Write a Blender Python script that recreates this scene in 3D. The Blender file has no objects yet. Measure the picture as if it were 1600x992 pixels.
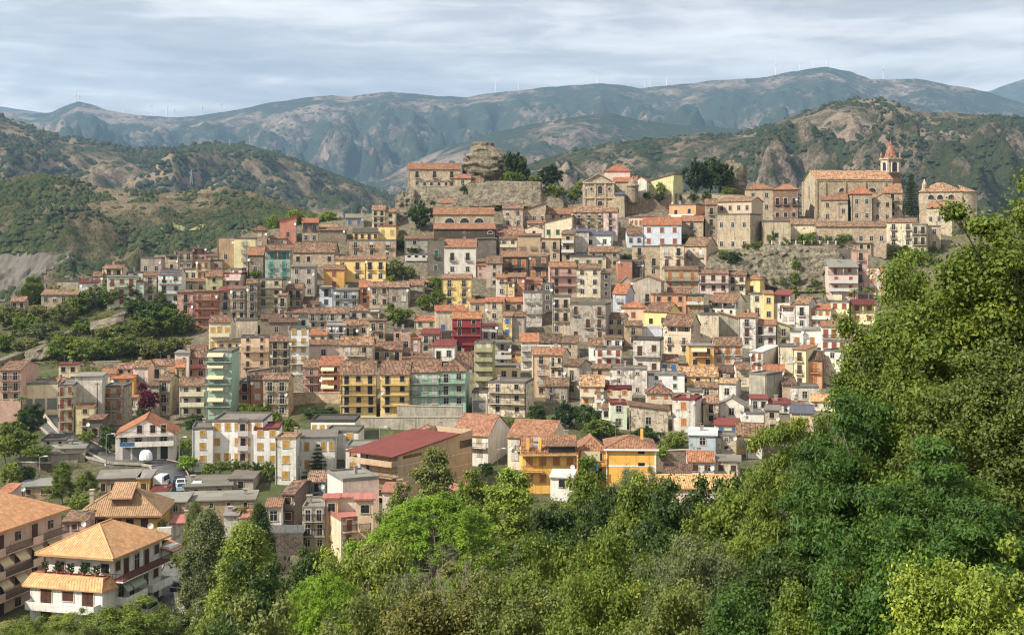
import bpy, math, random, re
import numpy as np
from mathutils import Vector, Matrix, noise as mn

S = bpy.context.scene
COL = S.collection
R = math.radians
# ------------------------------------------------------------------ camera
F, H0 = 2000.0, 385.0            # focal length and horizon row in photograph pixels (1600 wide)
cam = bpy.data.cameras.new('camera')
cam.sensor_width = 36.0
cam.lens = 36.0 * F / 1600.0
cam.shift_y = -(H0 - 496.0) / -1600.0
cam.clip_start, cam.clip_end = 1.0, 60000.0
camo = bpy.data.objects.new('camera', cam)
COL.objects.link(camo)
camo.location = (0, 0, 0)
camo.rotation_euler = (R(90), 0, 0)
S.camera = camo
# ------------------------------------------------------------------ render settings
S.render.engine = 'CYCLES'
S.view_settings.view_transform = 'Standard'
S.view_settings.look = 'None'
S.view_settings.exposure = 0.70
S.view_settings.gamma = 1.0
cy = S.cycles
cy.use_adaptive_sampling = True
cy.adaptive_threshold = 0.015
cy.use_denoising = True
cy.filter_width = 1.15
try: cy.denoiser = 'OPENIMAGEDENOISE'
except Exception: pass
cy.max_bounces = 5; cy.diffuse_bounces = 2; cy.glossy_bounces = 2
cy.transmission_bounces = 2; cy.transparent_max_bounces = 8; cy.volume_bounces = 1
cy.caustics_reflective = cy.caustics_refractive = False
# ------------------------------------------------------------------ light
SUN = Vector((-0.66, -0.36, 0.66)).normalized()
sl = bpy.data.lights.new('sun', 'SUN')
sl.energy = 4.5; sl.angle = R(0.6); sl.color = (1.0, 0.935, 0.83)
so = bpy.data.objects.new('sun', sl); COL.objects.link(so)
so.rotation_euler = (-SUN).to_track_quat('-Z', 'Y').to_euler()
W = bpy.data.worlds.new('World'); S.world = W; W.use_nodes = True

class NT:
    def __init__(s, tree): s.t = tree; s.n = tree.nodes; s.l = tree.links
    def add(s, typ, **kw):
        n = s.n.new(typ)
        for k, v in kw.items():
            if k.startswith('i_'):
                key = k[2:]
                n.inputs[int(key) if key.isdigit() else key].default_value = v
            else: setattr(n, k, v)
        return n
    def link(s, a, b): s.l.new(a, b)
    def val(s, x, sock):
        if hasattr(x, 'links') or isinstance(x, bpy.types.NodeSocket): s.l.new(x, sock)
        else: sock.default_value = x
    def math(s, op, a, b=0.0, clamp=False):
        n = s.n.new('ShaderNodeMath'); n.operation = op; n.use_clamp = clamp
        s.val(a, n.inputs[0]); s.val(b, n.inputs[1]); return n.outputs[0]
    def mix(s, f, a, b, mode='MIX'):
        n = s.n.new('ShaderNodeMix'); n.data_type = 'RGBA'; n.blend_type = mode
        s.val(f, n.inputs[0])
        s.val(a if not isinstance(a, tuple) else (*a[:3], 1), n.inputs[6])
        s.val(b if not isinstance(b, tuple) else (*b[:3], 1), n.inputs[7]); return n.outputs[2]
    def ramp(s, f, stops, interp='LINEAR'):
        n = s.n.new('ShaderNodeValToRGB'); n.color_ramp.interpolation = interp
        e = n.color_ramp.elements
        while len(e) < len(stops): e.new(0.5)
        for k, (p, c) in enumerate(stops):
            e[k].position = p
            e[k].color = (c, c, c, 1) if not isinstance(c, tuple) else (*c[:3], 1)
        s.val(f, n.inputs[0]); return n.outputs[0]
    def noise(s, vec, scale, detail=4.0, rough=0.55, dist=0.0):
        n = s.n.new('ShaderNodeTexNoise')
        n.inputs['Scale'].default_value = scale; n.inputs['Detail'].default_value = detail
        n.inputs['Roughness'].default_value = rough; n.inputs['Distortion'].default_value = dist
        if vec is not None: s.l.new(vec, n.inputs['Vector'])
        return n.outputs[0]
    def vor(s, vec, scale, feat='F1', out='Distance', rnd=1.0):
        n = s.n.new('ShaderNodeTexVoronoi'); n.feature = feat
        n.inputs['Scale'].default_value = scale; n.inputs['Randomness'].default_value = rnd
        if vec is not None: s.l.new(vec, n.inputs['Vector'])
        return n.outputs[out]
    def mapping(s, vec, scale=(1, 1, 1), loc=(0, 0, 0), rot=(0, 0, 0)):
        n = s.n.new('ShaderNodeMapping'); s.l.new(vec, n.inputs[0])
        n.inputs['Scale'].default_value = scale; n.inputs['Location'].default_value = loc
        n.inputs['Rotation'].default_value = rot; return n.outputs[0]
    def bump(s, h, strength=0.5, dist=0.1):
        n = s.n.new('ShaderNodeBump'); n.inputs['Strength'].default_value = strength
        n.inputs['Distance'].default_value = dist; s.l.new(h, n.inputs['Height']); return n.outputs[0]

def srgb(r, g, b, k=1.0):
    f = lambda c: ((c / 255.0) / 12.92 if c / 255.0 <= 0.04045 else ((c / 255.0 + 0.055) / 1.055) ** 2.4) * k
    return (f(r), f(g), f(b), 1.0)

# sky: Nishita behind a broken stratus layer
wt = NT(W.node_tree)
for n in list(wt.n): wt.n.remove(n)
sky = wt.add('ShaderNodeTexSky', sky_type='NISHITA', sun_disc=False)
sky.sun_elevation = math.asin(SUN.z)
sky.sun_rotation = math.atan2(SUN.x, SUN.y)
sky.air_density = 1.0; sky.dust_density = 1.5
tc = wt.add('ShaderNodeTexCoord')
gen = tc.outputs['Generated']
sep = wt.add('ShaderNodeSeparateXYZ'); wt.link(gen, sep.inputs[0])
big = wt.noise(wt.mapping(gen, (1.7, 1.7, 11.0), (3.7, 1.2, 0.35)), 1.0, 3, 0.5, 0.35)
mid = wt.noise(wt.mapping(gen, (4.5, 4.5, 34.0), (1.3, 0.4, 2.2)), 1.0, 6, 0.6, 0.55)
fine = wt.noise(wt.mapping(gen, (14, 14, 90.0), (0.3, 2.4, 1.2)), 1.0, 5, 0.6, 0.4)
dens = wt.math('ADD', wt.math('MULTIPLY', big, 0.60), wt.math('ADD', wt.math('MULTIPLY', mid, 0.40), wt.math('MULTIPLY', wt.math('SUBTRACT', fine, 0.28), 0.22)))
SKY_K = 7.9
cc = lambda r, g, b: tuple(x * SKY_K for x in srgb(r, g, b)[:3])
ccol = wt.ramp(dens, [(0.46, srgb(244, 242, 238)), (0.52, srgb(228, 224, 220)), (0.57, srgb(200, 198, 198)), (0.65, srgb(170, 169, 173))])
hor = wt.ramp(sep.outputs[2], [(0.04, srgb(216, 217, 218)), (0.10, srgb(196, 199, 204))])
ccol = wt.mix(wt.ramp(sep.outputs[2], [(0.03, 0.75), (0.095, 0.0)]), ccol, hor)
vm = wt.add('ShaderNodeVectorMath', operation='SCALE'); wt.link(ccol, vm.inputs[0]); vm.inputs['Scale'].default_value = SKY_K
cover = wt.ramp(dens, [(0.30, 0.92), (0.40, 0.98)])
final = wt.mix(cover, sky.outputs[0], vm.outputs[0])
bg = wt.add('ShaderNodeBackground', i_Strength=0.105)
wt.link(final, bg.inputs[0])
wo = wt.add('ShaderNodeOutputWorld'); wt.link(bg.outputs[0], wo.inputs[0])

# ------------------------------------------------------------------ mesh helpers
def P(px, py, Y):
    return Vector(((px - 800.0) / F * Y, Y, (H0 - py) / F * Y))

class MB:
    def __init__(s): s.v = []; s.f = []; s.m = []; s.uv = []
    def poly(s, pts, m=0, uv=None):
        b = len(s.v); s.v += [tuple(p) for p in pts]
        s.f.append(tuple(range(b, b + len(pts)))); s.m.append(m)
        s.uv += uv if uv else [(0, 0)] * len(pts)
    def box(s, x0, x1, y0, y1, z0, z1, m=0, skip=''):
        a = [(x0, y0, z0), (x1, y0, z0), (x1, y1, z0), (x0, y1, z0), (x0, y0, z1), (x1, y0, z1), (x1, y1, z1), (x0, y1, z1)]
        for key, idx in (('f', (0, 1, 5, 4)), ('r', (1, 2, 6, 5)), ('b', (2, 3, 7, 6)), ('l', (3, 0, 4, 7)), ('t', (4, 5, 6, 7)), ('d', (3, 2, 1, 0))):
            if key in skip: continue
            q = [a[i] for i in idx]
            if key in 'fb': uv = [(p[0], p[2]) for p in q]
            elif key in 'lr': uv = [(p[1], p[2]) for p in q]
            else: uv = [(p[0], p[1]) for p in q]
            s.poly(q, m, uv)
    def slab(s, top, th, m=0, me=1, uvs=None):
        """closed slab: list of top polygons sharing an outline; each gets an underside and its own rim"""
        for k, t in enumerate(top):
            s.poly(t, m, uvs[k] if uvs else None)
            bt = [(p[0], p[1], p[2] - th) for p in t]
            s.poly(bt[::-1], me)
            n = len(t)
            for i in range(n):
                j = (i + 1) % n
                s.poly([bt[i], bt[j], t[j], t[i]], me)
    def tube(s, p0, p1, r0, r1, n=6, m=0, cap=False):
        p0 = Vector(p0); p1 = Vector(p1); d = (p1 - p0)
        if d.length < 1e-6: return
        d.normalize(); a = d.orthogonal().normalized(); b = d.cross(a)
        A = [p0 + (a * math.cos(2 * math.pi * i / n) + b * math.sin(2 * math.pi * i / n)) * r0 for i in range(n)]
        B = [p1 + (a * math.cos(2 * math.pi * i / n) + b * math.sin(2 * math.pi * i / n)) * r1 for i in range(n)]
        for i in range(n):
            j = (i + 1) % n; s.poly([A[i], A[j], B[j], B[i]], m)
        if cap: s.poly(B, m); s.poly(A[::-1], m)
    def data(s, name, mats, smooth=False):
        me = bpy.data.meshes.new(name)
        me.from_pydata(s.v, [], s.f)
        for mt in mats: me.materials.append(mt)
        if len(mats) > 1: me.polygons.foreach_set('material_index', s.m)
        ul = me.uv_layers.new(name='UVMap')
        ul.data.foreach_set('uv', np.array(s.uv, dtype=np.float32).ravel())
        if smooth: me.polygons.foreach_set('use_smooth', [True] * len(s.f))
        me.update()
        return me
    def build(s, name, mats, parent=None, loc=(0, 0, 0), rz=0.0, color=None, smooth=False):
        return link(name, s.data(name, mats if isinstance(mats, (list, tuple)) else [mats], smooth), parent, loc, rz, color)

def link(name, data, parent=None, loc=(0, 0, 0), rz=0.0, color=None, scale=None):
    o = bpy.data.objects.new(name, data); COL.objects.link(o)
    if parent: o.parent = parent
    o.location = loc; o.rotation_euler = (0, 0, rz)
    if color: o.color = color
    if scale: o.scale = scale
    return o

def grid_mesh(name, co, ni, nj, mats, smooth=True, uv=None):
    """co: (ni*nj,3) array"""
    me = bpy.data.meshes.new(name)
    i = np.arange(ni - 1)[:, None]; j = np.arange(nj - 1)[None, :]
    a = (i * nj + j).ravel(); q = np.stack([a, a + nj, a + nj + 1, a + 1], 1)
    raw_mesh(me, co, q)
    for m in mats: me.materials.append(m)
    if smooth: me.polygons.foreach_set('use_smooth', np.ones(len(q), dtype=bool))
    me.update(); return me

def raw_mesh(me, co, faces):
    nf, k = faces.shape
    me.vertices.add(len(co)); me.vertices.foreach_set('co', np.asarray(co, dtype=np.float32).ravel())
    me.loops.add(nf * k); me.loops.foreach_set('vertex_index', faces.astype(np.int32).ravel())
    me.polygons.add(nf); me.polygons.foreach_set('loop_start', np.arange(0, nf * k, k, dtype=np.int32))
    me.polygons.foreach_set('loop_total', np.full(nf, k, dtype=np.int32))
    me.update(calc_edges=True)

LABELS = {}
def tag(o, label, cat, group=None, kind=None):
    o['label'] = label; o['category'] = cat
    if group: o['group'] = group
    if kind: o['kind'] = kind
    return o

def thing(name, label, cat, loc=(0, 0, 0), group=None):
    o = bpy.data.objects.new(name, None); COL.objects.link(o)
    o.empty_display_size = 1.0; o.location = loc
    return tag(o, label, cat, group)

# ------------------------------------------------------------------ materials
def mat(name):
    m = bpy.data.materials.new(name); m.use_nodes = True
    t = NT(m.node_tree); p = t.n['Principled BSDF']
    p.inputs['Roughness'].default_value = 0.85
    p.inputs['Specular IOR Level'].default_value = 0.2
    return m, t, p

def plain(name, c, rough=0.7, spec=0.3, metal=0.0, var=0.12, scale=3.0):
    m, t, p = mat(name)
    g = t.add('ShaderNodeNewGeometry')
    n = t.noise(g.outputs['Position'], scale, 3)
    f = t.ramp(n, [(0.3, 1 - var), (0.7, 1 + var)])
    t.link(t.mix(1.0, c, f, 'MULTIPLY'), p.inputs['Base Color'])
    p.inputs['Roughness'].default_value = rough; p.inputs['Specular IOR Level'].default_value = spec
    p.inputs['Metallic'].default_value = metal
    return m

def wall_mat(name, grime, patch, stone=False, streak=0.35, stonec=(0.20, 0.165, 0.125)):
    m, t, p = mat(name)
    g = t.add('ShaderNodeNewGeometry'); pos = g.outputs['Position']
    oi = t.add('ShaderNodeObjectInfo'); base = oi.outputs['Color']
    n1 = t.noise(pos, 0.45, 6, 0.62)
    n2 = t.noise(pos, 3.1, 5, 0.65)
    st = t.noise(t.mapping(pos, (1.9, 1.9, 0.16)), 1.0, 5, 0.62)
    c = base
    if stone:
        cell = t.vor(pos, 2.6, 'F1', 'Color')
        v = t.add('ShaderNodeSeparateColor'); t.link(cell, v.inputs[0])
        c = t.mix(0.55, c, t.mix(1.0, c, t.ramp(v.outputs[0], [(0, 0.45), (1, 1.5)]), 'MULTIPLY'))
        e = t.vor(pos, 2.6, 'DISTANCE_TO_EDGE')
        c = t.mix(t.ramp(e, [(0.0, 0.5), (0.09, 0.0)]), c, (0.30, 0.26, 0.21))
    # big soft tonal drift, rain streaks, fine mottling
    c = t.mix(1.0, c, t.ramp(n1, [(0.28, 1.0 - 0.42 * grime), (0.72, 1.0 + 0.16 * grime)]), 'MULTIPLY')
    c = t.mix(t.math('MULTIPLY', t.ramp(st, [(0.50, 0.0), (0.68, 1.0)]), streak * grime), c, (0.075, 0.066, 0.056))
    c = t.mix(1.0, c, t.ramp(n2, [(0.3, 1.0 - 0.30 * grime), (0.7, 1.0 + 0.20 * grime)]), 'MULTIPLY')
    if patch > 0:
        pm = t.math('ADD', t.noise(pos, 0.8, 6, 0.7), t.math('MULTIPLY', t.math('SUBTRACT', n1, 0.5), 0.6))
        sc = t.vor(pos, 3.4, 'F1', 'Color')
        v = t.add('ShaderNodeSeparateColor'); t.link(sc, v.inputs[0])
        stc = t.mix(1.0, stonec, t.ramp(v.outputs[0], [(0, 0.5), (1, 1.5)]), 'MULTIPLY')
        c = t.mix(t.ramp(pm, [(0.62 - 0.14 * patch, 0.0), (0.66 - 0.14 * patch, 0.85)]), c, stc)
    t.link(c, p.inputs['Base Color'])
    h = t.math('ADD', t.math('MULTIPLY', n2, 0.6), t.math('MULTIPLY', t.noise(pos, 9.0, 3), 0.3))
    t.link(t.bump(h, 0.5, 0.10), p.inputs['Normal'])
    p.inputs['Roughness'].default_value = 0.92
    return m

M = {}
M['P'] = wall_mat('plaster', 0.48, 0.0, streak=0.55)
M['W'] = wall_mat('weathered_plaster', 1.0, 0.62, streak=0.5)
M['V'] = wall_mat('stained_plaster', 0.80, 0.18, streak=0.55)
M['S'] = wall_mat('rubble_stone', 0.62, 0.0, stone=True)
M['C'] = wall_mat('raw_concrete', 0.9, 0.0, streak=0.6)
M['B'] = wall_mat('brickwork', 0.6, 0.35, streak=0.3, stonec=(0.30, 0.25, 0.2))

def roof_mat(name, tu=0.26, tv=0.42, var=1.0, lichen=0.5, bump=0.8):
    m, t, p = mat(name)
    uv = t.add('ShaderNodeUVMap'); uv.uv_map = 'UVMap'
    s = t.add('ShaderNodeSeparateXYZ'); t.link(uv.outputs[0], s.inputs[0])
    g = t.add('ShaderNodeNewGeometry'); pos = g.outputs['Position']
    oi = t.add('ShaderNodeObjectInfo'); base = oi.outputs['Color']
    fu = t.math('FLOOR', t.math('DIVIDE', s.outputs[0], tu)); fv = t.math('FLOOR', t.math('DIVIDE', s.outputs[1], tv))
    cb = t.add('ShaderNodeCombineXYZ'); t.link(fu, cb.inputs[0]); t.link(fv, cb.inputs[1]); t.link(oi.outputs['Random'], cb.inputs[2])
    wn = t.add('ShaderNodeTexWhiteNoise', noise_dimensions='3D'); t.link(cb.outputs[0], wn.inputs['Vector'])
    big = t.noise(pos, 0.55, 6, 0.65); small = t.noise(pos, 2.6, 5, 0.7)
    c = t.mix(1.0, base, t.ramp(wn.outputs[0], [(0.0, 1 - 0.62 * var), (0.5, 1.0), (1.0, 1 + 0.75 * var)]), 'MULTIPLY')
    c = t.mix(1.0, c, t.ramp(big, [(0.3, 1 - 0.4 * var), (0.7, 1 + 0.35 * var)]), 'MULTIPLY')
    c = t.mix(t.math('MULTIPLY', t.ramp(small, [(0.50, 0.0), (0.70, 1.0)]), lichen), c, (0.125, 0.105, 0.075))
    c = t.mix(t.math('MULTIPLY', t.ramp(t.noise(pos, 1.3, 5, 0.7), [(0.56, 0.0), (0.70, 1.0)]), lichen * 0.55), c, (0.42, 0.30, 0.19))
    # round pan-and-cover profile along the slope, stepped courses across it
    wu = t.math('SINE', t.math('MULTIPLY', s.outputs[0], 2 * math.pi / tu))
    wv = t.math('FRACT', t.math('DIVIDE', s.outputs[1], tv))
    h = t.math('ADD', t.math('MULTIPLY', wu, 0.5), t.math('MULTIPLY', wv, 0.5))
    t.link(t.bump(h, bump, 0.07), p.inputs['Normal'])
    t.link(c, p.inputs['Base Color']); p.inputs['Roughness'].default_value = 0.9
    return m
M['tile_old'] = roof_mat('old_clay_tiles', 0.30, 0.45, 1.0, 0.85, 1.0)
M['tile_new'] = roof_mat('clay_tiles', 0.30, 0.42, 0.6, 0.45, 0.9)
M['tile_big'] = roof_mat('roman_tiles', 0.34, 0.40, 0.30, 0.12, 1.0)
M['sheet'] = roof_mat('sheet_roof', 0.9, 6.0, 0.12, 0.12, 0.35)
M['slabroof'] = roof_mat('screed_roof', 3.0, 3.0, 0.25, 0.5, 0.0)
M['trim'] = wall_mat('trim_render', 0.6, 0.0, streak=0.4)
M['trimW'] = plain('window_surround', (0.46, 0.41, 0.34, 1), 0.85, 0.2, 0, 0.25, 1.5)
M['glass'] = plain('window_glass', (0.020, 0.022, 0.024, 1), 0.18, 0.5, 0, 0.5, 1.1)
M['frame'] = plain('window_frame', (0.45, 0.43, 0.40, 1), 0.6)
M['frameb'] = plain('dark_frame', (0.10, 0.065, 0.045, 1), 0.6)
SH = {'b': (0.085, 0.042, 0.026), 'r': (0.28, 0.085, 0.05), 'o': (0.42, 0.16, 0.05), 'w': (0.55, 0.53, 0.48), 'g': (0.035, 0.10, 0.06),
      't': (0.03, 0.32, 0.25), 'y': (0.52, 0.30, 0.06), 'u': (0.06, 0.16, 0.32), 'm': (0.10, 0.025, 0.025), 'd': (0.028, 0.026, 0.025), 'l': (0.42, 0.40, 0.33), 'c': (0.40, 0.33, 0.16)}
def shutter_mat(k):
    key = 'sh_' + k
    if key not in M:
        m, t, p = mat('shutter_paint_' + {'b': 'brown', 'r': 'russet', 'o': 'orange', 'w': 'white', 'g': 'green', 't': 'teal', 'y': 'ochre', 'u': 'blue', 'm': 'maroon', 'd': 'black', 'l': 'pale', 'c': 'straw'}[k])
        g = t.add('ShaderNodeNewGeometry'); s = t.add('ShaderNodeSeparateXYZ'); t.link(g.outputs['Position'], s.inputs[0])
        h = t.math('FRACT', t.math('MULTIPLY', s.outputs[2], 11.0))
        n = t.noise(g.outputs['Position'], 1.7, 3)
        t.link(t.mix(1.0, (*SH[k], 1), t.ramp(n, [(0.3, 0.75), (0.7, 1.25)]), 'MULTIPLY'), p.inputs['Base Color'])
        t.link(t.bump(h, 0.6, 0.03), p.inputs['Normal']); p.inputs['Roughness'].default_value = 0.6
        M[key] = m
    return M[key]
M['iron'] = plain('wrought_iron', (0.035, 0.032, 0.03, 1), 0.6, 0.3)
M['wrail'] = plain('painted_rail', (0.55, 0.54, 0.5, 1), 0.5, 0.3)
M['slab'] = wall_mat('balcony_slab', 0.9, 0.0, streak=0.6)
M['awn'] = plain('awning_cloth', (0.55, 0.46, 0.30, 1), 0.9, 0.1)
M['metal'] = plain('grey_metal', (0.32, 0.33, 0.34, 1), 0.45, 0.5, 0.4)
M['white'] = plain('white_paint', (0.75, 0.75, 0.74, 1), 0.4, 0.4)
M['solar'] = plain('solar_glass', (0.02, 0.028, 0.06, 1), 0.15, 0.6)
M['wood'] = plain('bare_wood', (0.11, 0.075, 0.05, 1), 0.85, 0.1)
M['plank'] = plain('garage_metal', (0.20, 0.20, 0.20, 1), 0.5, 0.3, 0, 0.2)

def ground_mat():
    m, t, p = mat('hillside_soil')
    g = t.add('ShaderNodeNewGeometry'); pos = g.outputs['Position']
    n1 = t.noise(pos, 0.05, 6, 0.6); n2 = t.noise(pos, 0.6, 6, 0.65); n3 = t.noise(pos, 4.0, 4)
    c = t.ramp(n2, [(0.25, (0.05, 0.055, 0.025)), (0.45, (0.10, 0.085, 0.045)), (0.6, (0.18, 0.145, 0.09)), (0.8, (0.24, 0.20, 0.14))])
    gr = t.ramp(n3, [(0.3, (0.035, 0.055, 0.016)), (0.7, (0.085, 0.105, 0.032))])
    c = t.mix(t.ramp(n1, [(0.42, 0.85), (0.62, 0.2)]), c, gr)
    at = t.add('ShaderNodeAttribute', attribute_name='paved')
    v = t.vor(pos, 2.2, 'F1', 'Color'); sv = t.add('ShaderNodeSeparateColor'); t.link(v, sv.inputs[0])
    st = t.mix(1.0, t.ramp(n2, [(0.3, (0.09, 0.075, 0.052)), (0.7, (0.24, 0.20, 0.145))]), t.ramp(sv.outputs[0], [(0, 0.6), (1, 1.35)]), 'MULTIPLY')
    c = t.mix(t.math('MULTIPLY', at.outputs['Fac'], t.ramp(n1, [(0.3, 1.0), (0.75, 0.55)])), c, st)
    t.link(c, p.inputs['Base Color']); t.link(t.bump(t.math('ADD', n2, t.math('MULTIPLY', n3, 0.3)), 0.9, 0.8), p.inputs['Normal'])
    return m
M['ground'] = ground_mat()

def rock_mat(name, cols, sc=0.35, strata=1.0):
    m, t, p = mat(name)
    g = t.add('ShaderNodeNewGeometry'); pos = g.outputs['Position']
    w = t.noise(t.mapping(pos, (0.12, 0.12, 1.1), rot=(R(6), R(-5), 0)), 1.0, 6, 0.65, 0.6)
    n = t.noise(pos, sc, 8, 0.68, 0.4); n2 = t.noise(pos, 2.4, 6, 0.7)
    v = t.noise(t.mapping(pos, (0.9, 0.9, 0.12)), 1.0, 5, 0.6)
    f = t.math('ADD', t.math('MULTIPLY', n, 0.5), t.math('MULTIPLY', w, 0.5 * strata))
    c = t.ramp(f, [(0.34 * (0.5 + 0.5 * strata), cols[0]), (0.5 * (0.5 + 0.5 * strata), cols[1]), (0.66 * (0.5 + 0.5 * strata), cols[2])])
    c = t.mix(1.0, c, t.ramp(n2, [(0.3, 0.62), (0.7, 1.3)]), 'MULTIPLY')
    c = t.mix(t.math('MULTIPLY', t.ramp(v, [(0.52, 0.0), (0.7, 1.0)]), 0.55), c, (0.055, 0.052, 0.042))
    c = t.mix(t.math('MULTIPLY', t.ramp(t.noise(pos, 0.9, 5, 0.7), [(0.56, 0.0), (0.66, 1.0)]), 0.45), c, (0.10, 0.105, 0.035))
    t.link(c, p.inputs['Base Color'])
    crk = t.vor(t.mapping(pos, (0.35, 0.35, 0.22)), 1.0, 'DISTANCE_TO_EDGE')
    h = t.math('ADD', t.math('ADD', t.math('MULTIPLY', w, 1.2 * strata), t.ramp(crk, [(0.0, 0.0), (0.08, 0.2)])), t.math('ADD', n, t.math('MULTIPLY', n2, 0.35)))
    t.link(t.bump(h, 1.0, 1.3), p.inputs['Normal']); p.inputs['Roughness'].default_value = 0.95
    return m
M['rock'] = rock_mat('sandstone', [(0.10, 0.085, 0.06), (0.24, 0.205, 0.145), (0.40, 0.345, 0.25)], 0.45, 0.6)
M['rockg'] = rock_mat('grey_rock', [(0.09, 0.08, 0.055), (0.25, 0.215, 0.15), (0.42, 0.375, 0.28)], 0.55, 0.6)

# ------------------------------------------------------------------ terrain: knots (distance, photo row) per column
NEARL = [(2, -3), (20, -13), (60, -29), (100, -41), (140, -47.5), (160, -48.6), (205, -48.8)]
NEARM = [(2, -2.8), (20, -10), (50, -20.5), (80, -30), (110, -37), (150, -43.0), (186, -45.8), (208, -46.2)]
NEARR = [(2, -2.6), (15, -6), (30, -11), (50, -18.5), (80, -26.5), (110, -31.5), (150, -36), (178, -38.5), (208, -41.5)]
KN = {
 -150: (NEARL, [(240, 770), (262, 718), (285, 665), (305, 632), (350, 560), (375, 500), (395, 472)]),
 0: (NEARL, [(238, 772), (262, 720), (285, 668), (305, 638), (350, 556), (378, 500), (395, 472)]),
 100: (NEARL, [(236, 775), (262, 720), (285, 672), (305, 640), (350, 552), (385, 490), (402, 453)]),
 200: (NEARL, [(236, 775), (262, 720), (285, 674), (305, 642), (350, 552), (385, 487), (405, 445), (415, 426)]),
 300: (NEARL, [(236, 775), (262, 722), (285, 676), (300, 652), (345, 562), (385, 492), (410, 440), (425, 412), (432, 398)]),
 400: (NEARL, [(238, 772), (256, 730), (274, 690), (305, 636), (330, 582), (365, 515), (395, 455), (415, 415), (432, 380), (446, 356)]),
 500: (NEARM, [(238, 772), (272, 690), (315, 605), (362, 520), (400, 450), (422, 400), (440, 366), (456, 345)]),
 600: (NEARM, [(238, 768), (272, 690), (315, 605), (362, 520), (400, 450), (422, 400), (440, 368), (458, 338), (468, 326)]),
 700: (NEARR, [(238, 766), (272, 690), (315, 605), (362, 520), (400, 450), (422, 400), (445, 350), (458, 322), (475, 297), (490, 289)]),
 800: (NEARR, [(238, 766), (272, 690), (315, 605), (362, 520), (400, 450), (422, 400), (445, 350), (460, 322), (475, 298), (490, 290)]),
 900: (NEARR, [(238, 762), (272, 690), (315, 605), (362, 520), (400, 450), (422, 400), (445, 350), (458, 330), (468, 316)]),
 1000: (NEARR, [(238, 760), (270, 692), (315, 602), (362, 520), (400, 450), (420, 402), (445, 350), (458, 328), (470, 312)]),
 1100: (NEARR, [(236, 760), (268, 695), (315, 602), (362, 520), (400, 450), (418, 405), (440, 360), (455, 325), (470, 303)]),
 1200: (NEARR, [(234, 760), (266, 700), (315, 600), (362, 520), (395, 465), (405, 452), (418, 382), (440, 360), (460, 330)]),
 1300: (NEARR, [(234, 760), (266, 700), (315, 600), (362, 520), (395, 465), (405, 450), (418, 378), (425, 368), (450, 350), (462, 338)]),
 1400: (NEARR, [(234, 760), (266, 700), (315, 600), (362, 520), (395, 462), (410, 425), (428, 385), (446, 352), (460, 338)]),
 1600: (NEARR, [(234, 760), (266, 700), (315, 600), (362, 520), (395, 462), (412, 425), (428, 390), (450, 350), (460, 342)]),
 1800: (NEARR, [(234, 760), (266, 700), (315, 600), (362, 530), (395, 480), (420, 440), (450, 400)]),
}
KPX = sorted(KN)
KC = []
for k in KPX:
    near, far = KN[k]
    ys = [a for a, _ in near] + [a for a, _ in far]; zs = [b for _, b in near] + [(H0 - b) / F * a for a, b in far]
    yc, zc = ys[-1], zs[-1]
    ys += [yc + 14, yc + 55, 680, 900, 1000]; zs += [zc - 1.5, zc - 26, min(-75, zc - 60), -112, -122]
    KC.append((np.array(ys, float), np.array(zs, float)))

def ground_z(px, Y):
    px = min(max(px, KPX[0]), KPX[-1])
    for i in range(len(KPX) - 1):
        if px <= KPX[i + 1]: break
    t = (px - KPX[i]) / (KPX[i + 1] - KPX[i])
    a = np.interp(Y, *KC[i]); b = np.interp(Y, *KC[i + 1])
    return a * (1 - t) + b * t

def ground_at(x, y):
    return float(ground_z(800 + F * x / max(y, 1.0), y))

def hit(px, py, ymin=205.0, ymax=520.0):
    """distance at which the sight line through a photo pixel meets the hillside"""
    Y = np.arange(ymin, ymax, 0.5)
    row = H0 - F * ground_z(px, Y) / Y
    ok = np.nonzero(row <= py)[0]
    return float(Y[ok[0]]) if len(ok) else float(Y[np.argmin(row)])

def build_terrain():
    pxs = np.concatenate([np.arange(-900, -100, 40), np.arange(-100, 1720, 12), np.arange(1720, 2600, 40)])
    Ys = np.concatenate([np.arange(2, 20, 3), np.arange(20, 200, 5), np.arange(200, 520, 3), np.arange(520, 1001, 20)])
    co = np.zeros((len(pxs), len(Ys), 3))
    for i, px in enumerate(pxs):
        z = ground_z(px, Ys)
        x = (px - 800) / F * Ys
        for j in range(len(Ys)):
            z[j] += (mn.fractal(Vector((x[j] * 0.12, Ys[j] * 0.12, 0)), 1.0, 2.0, 3)) * 0.35 - 0.35
        co[i, :, 0] = x; co[i, :, 1] = Ys; co[i, :, 2] = z
    me = grid_mesh('ground', co.reshape(-1, 3), len(pxs), len(Ys), [M['ground']])
    # streets and yards between the houses: trodden stone instead of grass
    tp = [(80, 470), (250, 415), (440, 350), (600, 325), (760, 318), (1000, 315), (1240, 330), (1500, 340), (1560, 420), (1400, 560), (1300, 660), (1180, 720), (1010, 690), (900, 640), (730, 640), (560, 640), (440, 620), (300, 660), (100, 690), (70, 600), (270, 560), (300, 490), (200, 470)]
    q = co.reshape(-1, 3); xx = 800 + F * q[:, 0] / q[:, 1]; yy = H0 - F * q[:, 2] / q[:, 1]
    ins = np.zeros(len(q), bool)
    for (ax, ay), (bx, by) in zip(tp, tp[1:] + tp[:1]):
        c = ((ay > yy) != (by > yy)) & (xx < (bx - ax) * (yy - ay) / ((by - ay) or 1e-9) + ax); ins ^= c
    ins &= q[:, 1] > 215
    at = me.attributes.new('paved', 'FLOAT', 'POINT'); at.data.foreach_set('value', ins.astype(np.float32))
    o = link('ground', me); o['kind'] = 'structure'
build_terrain()

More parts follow.
